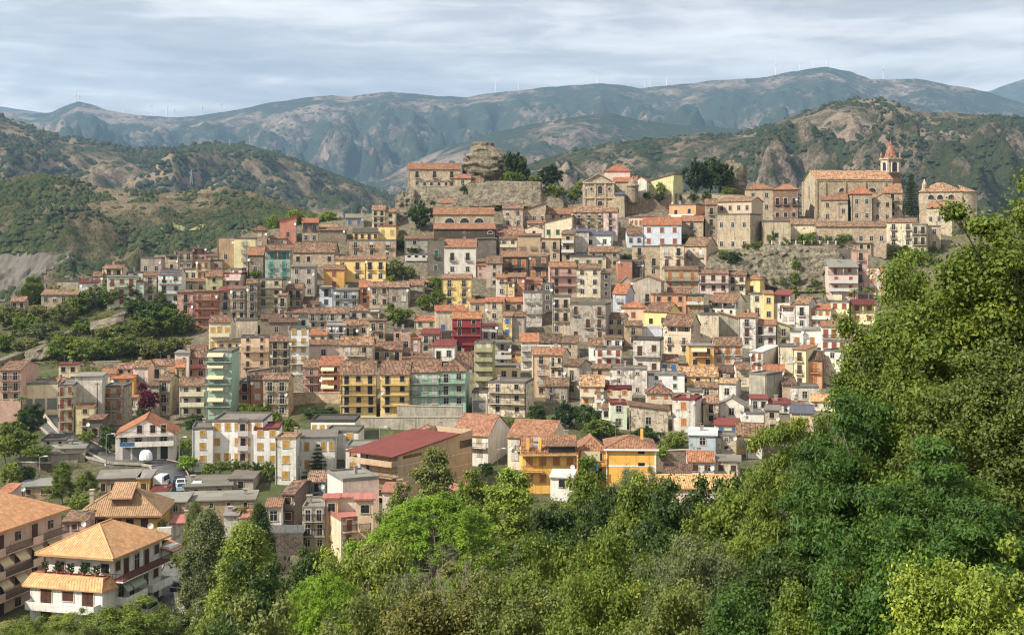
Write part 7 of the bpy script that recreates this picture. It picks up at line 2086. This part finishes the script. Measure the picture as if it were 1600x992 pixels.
grove(0, 240, '''
oak 205 765 980 165 mid 398 | large tree at the left end of the town ridge
round 210 870 980 100 deep 394 | dark evergreen below the large tree at the left end of the ridge
palm 945 845 930 80 lime | banana like palm below the left ridge houses
round 1010 850 940 60 mid | small tree right of the banana palm
bush 1580 735 790 60 mid | green bush behind the pinkish house with the dark side wall
''')
grove(360, 300, '''
round 265 145 255 100 lime 458 | light green tree left of the salmon block
round 395 105 235 130 lime 460 | light green tree between the salmon block and the loggia tower
round 485 128 215 70 lime 463 | small light green tree right of the loggia tower
round 612 120 215 130 lime 463 | light green tree above the yellow skyline roof
bush 688 200 240 60 mid 460 | bush at the right end of the stone wall house
bush 1068 280 355 40 dark | ivy tree beside the stained tan house
round 1035 420 540 120 olive | bushy garden tree on the slope right of the long yellow house
bush 1110 460 540 90 olive | scrub on the bare slope below the manor terrace
bush 1005 520 565 60 yel | yellow flowering bush at the corner of the long yellow house
bush 1155 340 385 110 dark | creeper on the manor terrace
round 1290 525 620 110 mid | ivy covered ruin wall in the town centre
round 1290 605 720 105 mid | round green tree in the town centre, right of a pair
round 1212 640 740 95 mid | round green tree in the town centre, left of a pair
round 1060 720 830 190 mid | dark green tree above the pink ruin in the town centre
bush 1000 690 740 50 mid | climbing bush beside the arches in the town centre
bush 155 490 545 70 mid | bush between the small dark stone house and the terraces
bush 1540 645 680 70 mid | bush above the crimson red house
''')
grove(360, 500, '''
bush 110 520 600 130 mid | bush below the brick houses beside the green tower, left
bush 190 525 620 150 mid | bush below the stone ruin house, middle
bush 270 570 660 120 mid | bush below the stone ruin house, right
round 370 610 740 110 mid | green tree between the white flats
bush 560 545 590 240 dark | hedge of dark shrubs below the mossy garden wall
bush 1050 695 760 100 mid 268 | bush left of the low white house with a pyramid roof
cedar 545 765 990 180 dark 249 | layered dark cedar in front of the white flats
bush 20 870 940 90 mid 250 | hedge bush in front of the white stair wing, left
bush 95 880 960 90 mid 250 | hedge bush in front of the white flats, second
bush 165 890 970 90 dark 249 | hedge bush in front of the white flats, third
round 240 880 1000 90 mid 248 | rounded tree left of the detached stair tower
bush -60 880 940 100 mid 251 | hedge bush by the left corner of the white flats
bush -130 890 950 90 lime 251 | light hedge bush beside the road bend
bush 385 890 940 60 dark 247 | dark bush between stair tower and cedar
''')
grove(0, 480, '''
round 1225 660 790 140 dark 268 | dark tree in front of the green tower
bush 1140 830 890 70 mid 262 | bush beside the white garage house
bush 1190 820 890 60 mid 261 | bush right of the white garage house
bush 1170 925 1000 120 bright 254 | bright green bush at the road corner
oak 190 590 790 190 dark 268 | dark spreading pine beside the road on the left
palm 135 560 640 100 grey 276 | greyish palm beside the cream garage
round 60 700 900 200 mid 262 | green tree mass at the left edge below the garages, upper
round 130 760 930 200 mid 258 | green tree mass at the left edge, right of the upper one
round 30 800 950 150 lime 256 | light green tree at the left edge behind the wall
bush 230 860 930 180 mid 254 | bushes around the small white shed
bush 680 740 880 120 dark 268 | dark bush left of the white garage house
bush 540 770 830 110 lime 268 | spindly light bush beside the road parapet
round 925 510 670 140 mag 290 | magenta flowering creeper tree beside the pink house
bush 890 470 520 60 mag 295 | smaller spray of magenta flowers above the creeper tree
bush 880 630 680 60 dark 287 | dark bush under the magenta creeper
''')
grove(0, 700, '''
poplar 330 80 300 140 mid 231 | bushy green pine by the low tan houses, left of a pair
poplar 470 118 270 120 mid 230 | bushy green pine by the low tan houses, right of a pair
bush 430 240 330 150 lime 220 | yellowish bush behind the yellow villa
round 60 70 220 120 lime 240 | yellowish tree behind the pink flats
bush 150 90 170 90 dark 243 | dark bush beside the street lamp
bush 960 560 620 120 mid 172 | hedge beside the lane above the white villa
bush 1090 180 240 120 dark 240 | bush beside the unfinished concrete building
bush 1275 310 360 90 brown 214 | rusty brown shrub by the little huts
bush 860 380 440 60 mid 205 | bush at the right corner of the yellow villa
''', 3.3975)
grove(700, 620, '''
round 560 40 170 130 dark | dark tree in the ravine, left end
round 735 30 190 180 deep | large dark tree in the middle of the ravine
round 880 48 200 170 dark | dark tree right of the large one in the ravine
round 960 135 250 240 mid | green trees at the lower edge of the ravine
round 1235 185 310 200 dark | dark tree behind the yellow hip roof
bush 1420 215 320 170 lime | light green bushes right of the yellow hip roof
bush 1330 300 370 90 yel 250 | dry yellowish bush beside the hip roofed house
bush 400 135 190 60 mid | bush between the two orange roofed houses
bush 1240 75 120 90 olive | scrub under the stone ruin
round 240 405 490 110 dark 212 | dark shrub below the recessed terrace house
''')
# the scrubby slope at the left: each bush on its own
rng = random.Random(77); k = 0
for (px, py, w, h, c) in [(12, 512, 44, 34, 'olive'), (40, 520, 40, 30, 'mid'), (70, 528, 44, 26, 'grey'), (98, 505, 40, 32, 'olive'), (60, 500, 30, 22, 'brown'), (120, 490, 36, 30, 'mid'), (148, 480, 40, 34, 'grey'), (172, 478, 36, 30, 'mid'), (200, 472, 44, 30, 'dark'), (182, 460, 40, 22, 'olive'), (140, 470, 34, 26, 'yel'), (110, 478, 36, 26, 'lime'), (216, 498, 40, 34, 'dark'), (240, 520, 48, 46, 'dark'), (268, 522, 42, 44, 'mid'), (250, 500, 44, 36, 'dark'), (224, 530, 40, 34, 'mid'), (196, 534, 44, 30, 'olive'), (168, 538, 40, 30, 'olive'), (204, 556, 46, 34, 'olive'), (176, 560, 40, 34, 'mid'), (150, 560, 36, 24, 'mid'), (128, 566, 44, 36, 'lime'), (102, 562, 50, 40, 'mid'), (236, 560, 46, 28, 'brown'), (262, 556, 46, 28, 'olive'), (284, 552, 34, 24, 'brown'), (222, 548, 36, 22, 'brown'), (290, 520, 30, 26, 'olive'), (8, 545, 36, 22, 'mid'), (40, 548, 40, 18, 'brown'), (85, 470, 34, 22, 'brown'), (24, 498, 30, 20, 'brown'), (160, 510, 34, 18, 'brown'), (130, 520, 30, 18, 'mid'), (96, 536, 36, 16, 'brown')]:
    word = {'olive': 'olive green', 'mid': 'mid green', 'grey': 'grey green', 'brown': 'dry brown', 'dark': 'dark green', 'yel': 'yellowish', 'lime': 'light green'}[c]
    tree('bush' if h < 32 else 'round', px, py - h, None, w * 1.15, c, 'rounded %s bush on the scrubby slope left of the town' % word, 'bush', 'bush', py, 1.0, '%s bushes on the scrubby left slope' % word)

# low growth over the bare ground of the banks: nobody could count it
def undergrowth(name, label, region, n, seed, size, colr, yr, leaf):
    rng = np.random.default_rng(seed); C = []; tries = 0
    while len(C) < n and tries < n * 30:
        tries += 1
        px = rng.uniform(*region); Y = rng.uniform(*yr); z = float(ground_z(px, Y)); py = H0 - F * z / Y
        x = (px - 800) / F * Y
        if mn.noise(Vector((x * .12, Y * .12, seed))) < -.1: continue
        C.append((x, Y, z - .2 + size * .35 * rng.random()))
    C = np.array(C); s = rng.uniform(.5, 1.3, len(C)) * size; Rr = np.stack([s, s, s * .7], 1)
    o = link(name, crown_mesh(name, [leaves(C, Rr, leaf, .38 if size > .8 else .25, .22 if size > .8 else .10, rng, .8, 0, np.clip(rng.normal(.5, .22, len(C)), 0, 1))]), color=TC[colr]); tag(o, label, 'undergrowth', kind='stuff')
undergrowth('undergrowth', 'low green scrub covering the slope left of the town', (-60, 300), 1500, 4, 1.1, 'olive', (325, 402), 22)
undergrowth('undergrowth', 'weeds and brambles around the lower left road', (-40, 420), 900, 6, .8, 'mid', (222, 300), 20)
undergrowth('undergrowth', 'brambles covering the bank below the viewpoint', (250, 1700), 2600, 8, 1.0, 'olive', (40, 215), 26)
undergrowth('undergrowth', 'weeds growing in the gaps between the town houses', (380, 1260), 420, 12, .7, 'mid', (245, 440), 16)
undergrowth('woodland', 'leafy wood covering the hillside behind the right trees', (1360, 2300), 1500, 15, 3.2, 'mid', (225, 450), 60)
# ------------------------------------------------------------------ small things
def turbine(px, py, hpx, Y, label):
    b = P(px, py, Y); h = hpx / F * Y; r = thing('wind_turbine', label, 'wind turbine', b); rng = random.Random(int(px))
    t = MB(); t.tube((0, 0, -10), (0, 0, h), 3.0, 2.0, 8); t.build('tower', M['white'], r)
    n = MB(); n.box(-2, 2, -4, 5, h - 1.5, h + 3); n.build('nacelle', M['white'], r)
    a0 = rng.uniform(0, 2)
    for k in range(3):
        a = a0 + 2 * math.pi * k / 3; bl = MB(); L = h * .55; bl.tube((0, -5, h + 1), (math.cos(a) * L, -5, h + 1 + math.sin(a) * L), 1.9, .5, 5); bl.build('blade', M['white'], r)
TX = [(119, 157, 12), (124, 157, 9), (193, 174, 12), (237, 178, 15), (261, 179, 14), (272, 181, 11), (316, 179, 14), (346, 174, 13), (774, 143, 16), (811, 139, 9), (874, 132, 12), (934, 128, 14), (1008, 133, 11), (1016, 132, 9), (1042, 131, 10), (1212, 117, 18), (1250, 108, 11), (1272, 105, 13), (1292, 103, 13), (1380, 121, 15)]
ORD = 'first second third fourth fifth sixth seventh eighth ninth tenth eleventh twelfth thirteenth fourteenth fifteenth sixteenth seventeenth eighteenth nineteenth twentieth'.split()
for i, (px, py, hp) in enumerate(TX): turbine(px, py + 1.5, hp, 7650, 'white wind turbine on the far skyline, %s from the left' % ORD[i])

def car(px, py, Y, yaw, col, label, kind='car', L=4.1, wd=1.7, hh=1.45):
    base = P(px, py, Y) if Y else None
    r = thing('parked_' + kind, label, kind, base); fr = yaw; c = M_car(col)
    b = MB(); z0 = .28
    if kind == 'van': prof = [(-L / 2, z0), (L / 2, z0), (L / 2, .95), (L / 2 - .35, 1.05), (L / 2 - 1.0, hh), (-L / 2 + .1, hh), (-L / 2, 1.6)]
    else: prof = [(-L / 2, z0), (L / 2, z0), (L / 2, .72), (L / 2 - .2, .85), (L / 2 - 1.15, .93), (L / 2 - 1.75, hh - .05), (-L / 2 + .9, hh), (-L / 2 + .25, .98), (-L / 2, .9)]
    for s in (-1, 1):
        y = s * wd / 2; q = [(p[0], y * (1 if p[1] < 1.0 else .86), p[1]) for p in prof]; b.poly(q if s < 0 else q[::-1])
    n = len(prof)
    for i in range(n):
        p, q = prof[i], prof[(i + 1) % n]; k = lambda e: 1 if e[1] < 1.0 else .86
        b.poly([(p[0], -wd / 2 * k(p), p[1]), (p[0], wd / 2 * k(p), p[1]), (q[0], wd / 2 * k(q), q[1]), (q[0], -wd / 2 * k(q), q[1])][::-1])
    b.build('body', c, r, (0, 0, 0), fr)
    g = MB(); f = .875
    x1, x0 = (L / 2 - .5, -L / 2 + .6) if kind == 'van' else (L / 2 - 1.3, -L / 2 + .55)
    for s in (-1, 1): g.poly([(x0 + .25, s * wd / 2 * .95, 1.0), (x1, s * wd / 2 * .95, 1.0), (x1 - .45, s * wd / 2 * .89, hh - .12), (x0 + .5, s * wd / 2 * .89, hh - .12)][::-s])
    g.poly([(x1 + .12, -wd / 2 * .8, 1.0), (x1 + .12, wd / 2 * .8, 1.0), (x1 - .35, wd / 2 * .74, hh - .06), (x1 - .35, -wd / 2 * .74, hh - .06)]); g.poly([(x0 - .32, -wd / 2 * .8, 1.02), (x0 - .32, wd / 2 * .8, 1.02), (x0 + .22, wd / 2 * .74, hh), (x0 + .22, -wd / 2 * .74, hh)][::-1])
    g.build('window', M['glass'], r, (0, 0, 0), fr)
    for sx in (-1, 1):
        for s in (-1, 1):
            w = MB(); w.tube((sx * L * .31, s * wd / 2 - .1, .31), (sx * L * .31, s * wd / 2 + .04, .31), .31, .31, 12, 0, True); o = w.build('wheel', M['iron'], r, (0, 0, 0), fr)
            k = MB(); k.tube((sx * L * .31, s * (wd / 2 - .06), .31), (sx * L * .31, s * (wd / 2 + .05), .31), .18, .18, 10, 0, True); k.build('rim', M['metal'], o)
def M_car(col):
    key = 'car_%.2f_%.2f_%.2f' % col[:3]
    if key not in M: M[key] = plain('car_paint', (*col, 1), .3, .5, 0, .03)
    return M[key]
def on_road(px, py, ymin=215):
    Y = hit(px, py, ymin); return Y
for px, py, yaw, col, label, kw in [
    (279, 757, 1.75, (.05, .07, .12), 'dark blue car parked at the top of the row on the steep road', {}),
    (283, 763, 1.75, (.62, .64, .66), 'silver car parked second in the row on the steep road', {}),
    (284, 770, 1.75, (.35, .45, .55), 'light blue car parked lowest in the row on the steep road', {}),
    (253, 762, 1.5, (.72, .72, .72), 'white van parked beside the small carport', dict(kind='van', L=4.8, wd=1.9, hh=2.0)),
    (60, 624, .1, (.7, .7, .7), 'white van standing in front of the cream garage', dict(kind='van', L=4.6, wd=1.8, hh=1.9)),
    (79, 627, .05, (.03, .03, .035), 'black car standing in front of the cream garage', {}),
    (312, 768, .1, (.75, .75, .74), 'white car beside the low tan houses', {}),
    (523, 612, .0, (.10, .32, .55), 'bright blue car on the street left of the yellow block', {}),
    (287, 928, 1.2, (.04, .04, .05), 'dark car beside the lane below the white villa', {})]:
    Y = on_road(px, py, 150 if py > 850 else 215)
    x = (px - 800) / F * Y; z = ground_at(x, Y) + .45; car(800 + F * x / Y, H0 - F * z / Y, Y - 1.0, yaw, col, label, **kw)

def covered_caravan():
    Y = 258.0; c = P(228, 719, Y); r = thing('covered_caravan', 'white rounded caravan under a cover in front of the garage doors', 'caravan', c)
    b = MB(); n, m = 14, 8
    for i in range(m):
        for j in range(n):
            def pt(a, q):
                th = math.pi / 2 * a / m; ph = 2 * math.pi * q / n; k = math.cos(th) ** .6
                return (1.35 * k * math.cos(ph), 1.0 * k * math.sin(ph), .35 + 1.75 * math.sin(th) ** .9)
            b.poly([pt(i, j), pt(i, j + 1), pt(i + 1, j + 1), pt(i + 1, j)])
    for j in range(n):
        a0, a1 = 2 * math.pi * j / n, 2 * math.pi * (j + 1) / n; b.poly([(1.3 * math.cos(a0), .96 * math.sin(a0), .1), (1.3 * math.cos(a1), .96 * math.sin(a1), .1), (1.35 * math.cos(a1), math.sin(a1), .35), (1.35 * math.cos(a0), math.sin(a0), .35)])
    b.build('cover', M['white'], r, smooth=True)
    for s in (-1, 1):
        w = MB(); w.tube((0, s * .75, .15), (0, s * .95, .15), .26, .26, 10, 0, True); w.build('wheel', M['iron'], r)
covered_caravan()
def street_lamp(px, pyb, pyt, Y, label, arm=1.0):
    b = P(px, pyb, Y); h = (pyb - pyt) / F * Y; r = thing('street_lamp', label, 'street lamp', b)
    p = MB(); p.tube((0, 0, -1.5), (0, 0, h), .09, .06, 8); p.tube((0, 0, h), (arm, -.2, h + .25), .05, .045, 6); p.build('pole', M['metal'], r)
    k = MB(); k.box(arm - .1, arm + .6, -.35, -.05, h + .18, h + .32); k.build('lamp_head', M['white'], r)
for a in [(62, 742, 714, 244, 'street lamp beside the dark wall at the lower left'), (166, 726, 679, 258, 'street lamp at the road bend left of the white garage house', 1.2), (280, 722, 684, 260, 'street lamp at the right corner of the white garage house'), (297, 992, 966, 150, 'street lamp beside the lane below the white villa', -1.0), (777, 725, 702, 246, 'street lamp beside the cream orange roofed house'), (593, 694, 668, 262, 'lamp post at the end of the lower concrete wall')]: street_lamp(*a)
def pylon(px, pyb, pyt, Y, label):
    b = P(px, pyb, Y); h = (pyb - pyt) / F * Y; r = thing('power_pylon', label, 'pylon', b); m = MB(); s = h * .09
    for sx in (-1, 1):
        for sy in (-1, 1): m.tube((sx * s, sy * s, -3), (sx * s * .15, sy * s * .15, h), .35, .25, 4)
    for k in range(6):
        z0, z1 = h * k / 6, h * (k + 1) / 6; a, c = s * (1 - .85 * k / 6), s * (1 - .85 * (k + 1) / 6); m.tube((-a, -a, z0), (c, -c, z1), .2, .2, 4); m.tube((a, -a, z0), (-c, -c, z1), .2, .2, 4)
    m.build('mast', M['metal'], r)
    for z, w in ((.72, .22), (.84, .17), (.95, .12)):
        a = MB(); a.tube((-h * w, 0, h * z), (h * w, 0, h * z), .3, .3, 4); a.build('crossarm', M['metal'], r)
for a in [(335, 260, 236, 2500, 'lattice pylon on the slope of the middle hill, upper'), (299, 285, 265, 2200, 'lattice pylon low on the middle hill, left'), (359, 232, 218, 2880, 'lattice pylon on the ridge of the middle hill, left of two'), (390, 223, 212, 2880, 'lattice pylon on the ridge of the middle hill, right of two')]: pylon(*a)
def utility_pole(px, pyb, pyt, Y, label):
    b = P(px, pyb, Y); h = (pyb - pyt) / F * Y; r = thing('utility_pole', label, 'pole', b); m = MB(); m.tube((0, 0, -2), (0, 0, h), .14, .10, 8); m.build('pole', M['wood'], r); c = MB(); c.box(-.6, .6, -.05, .05, h - .4, h - .25); c.build('crossarm', M['wood'], r)
utility_pole(1092, 532, 470, 372, 'tall dark utility pole beside the house with the big brown loggia roof')
utility_pole(152, 655, 598, 285, 'utility pole by the tall beige corner house')
# posts along the garden above the cliff
def garden_fence():
    r = thing('garden_fence', 'row of pale posts with a rail along the garden above the cliff', 'fence', P(1206, 382, 416.6)); L = Vector(r.location); rl = MB()
    for i in range(9):
        q = P(1206 + i * 12.5, 382, 416.6) - L; p = MB(); p.box(q.x - .14, q.x + .14, q.y - .14, q.y + .14, 0, 1.25); p.build('post', M['trim'], r, color=CW['white'])
    e = P(1206 + 100, 382, 416.6) - L; rl.tube((0, 0, .9), (e.x, e.y, .9), .05, .05, 5); rl.build('rail', M['metal'], r)
garden_fence()
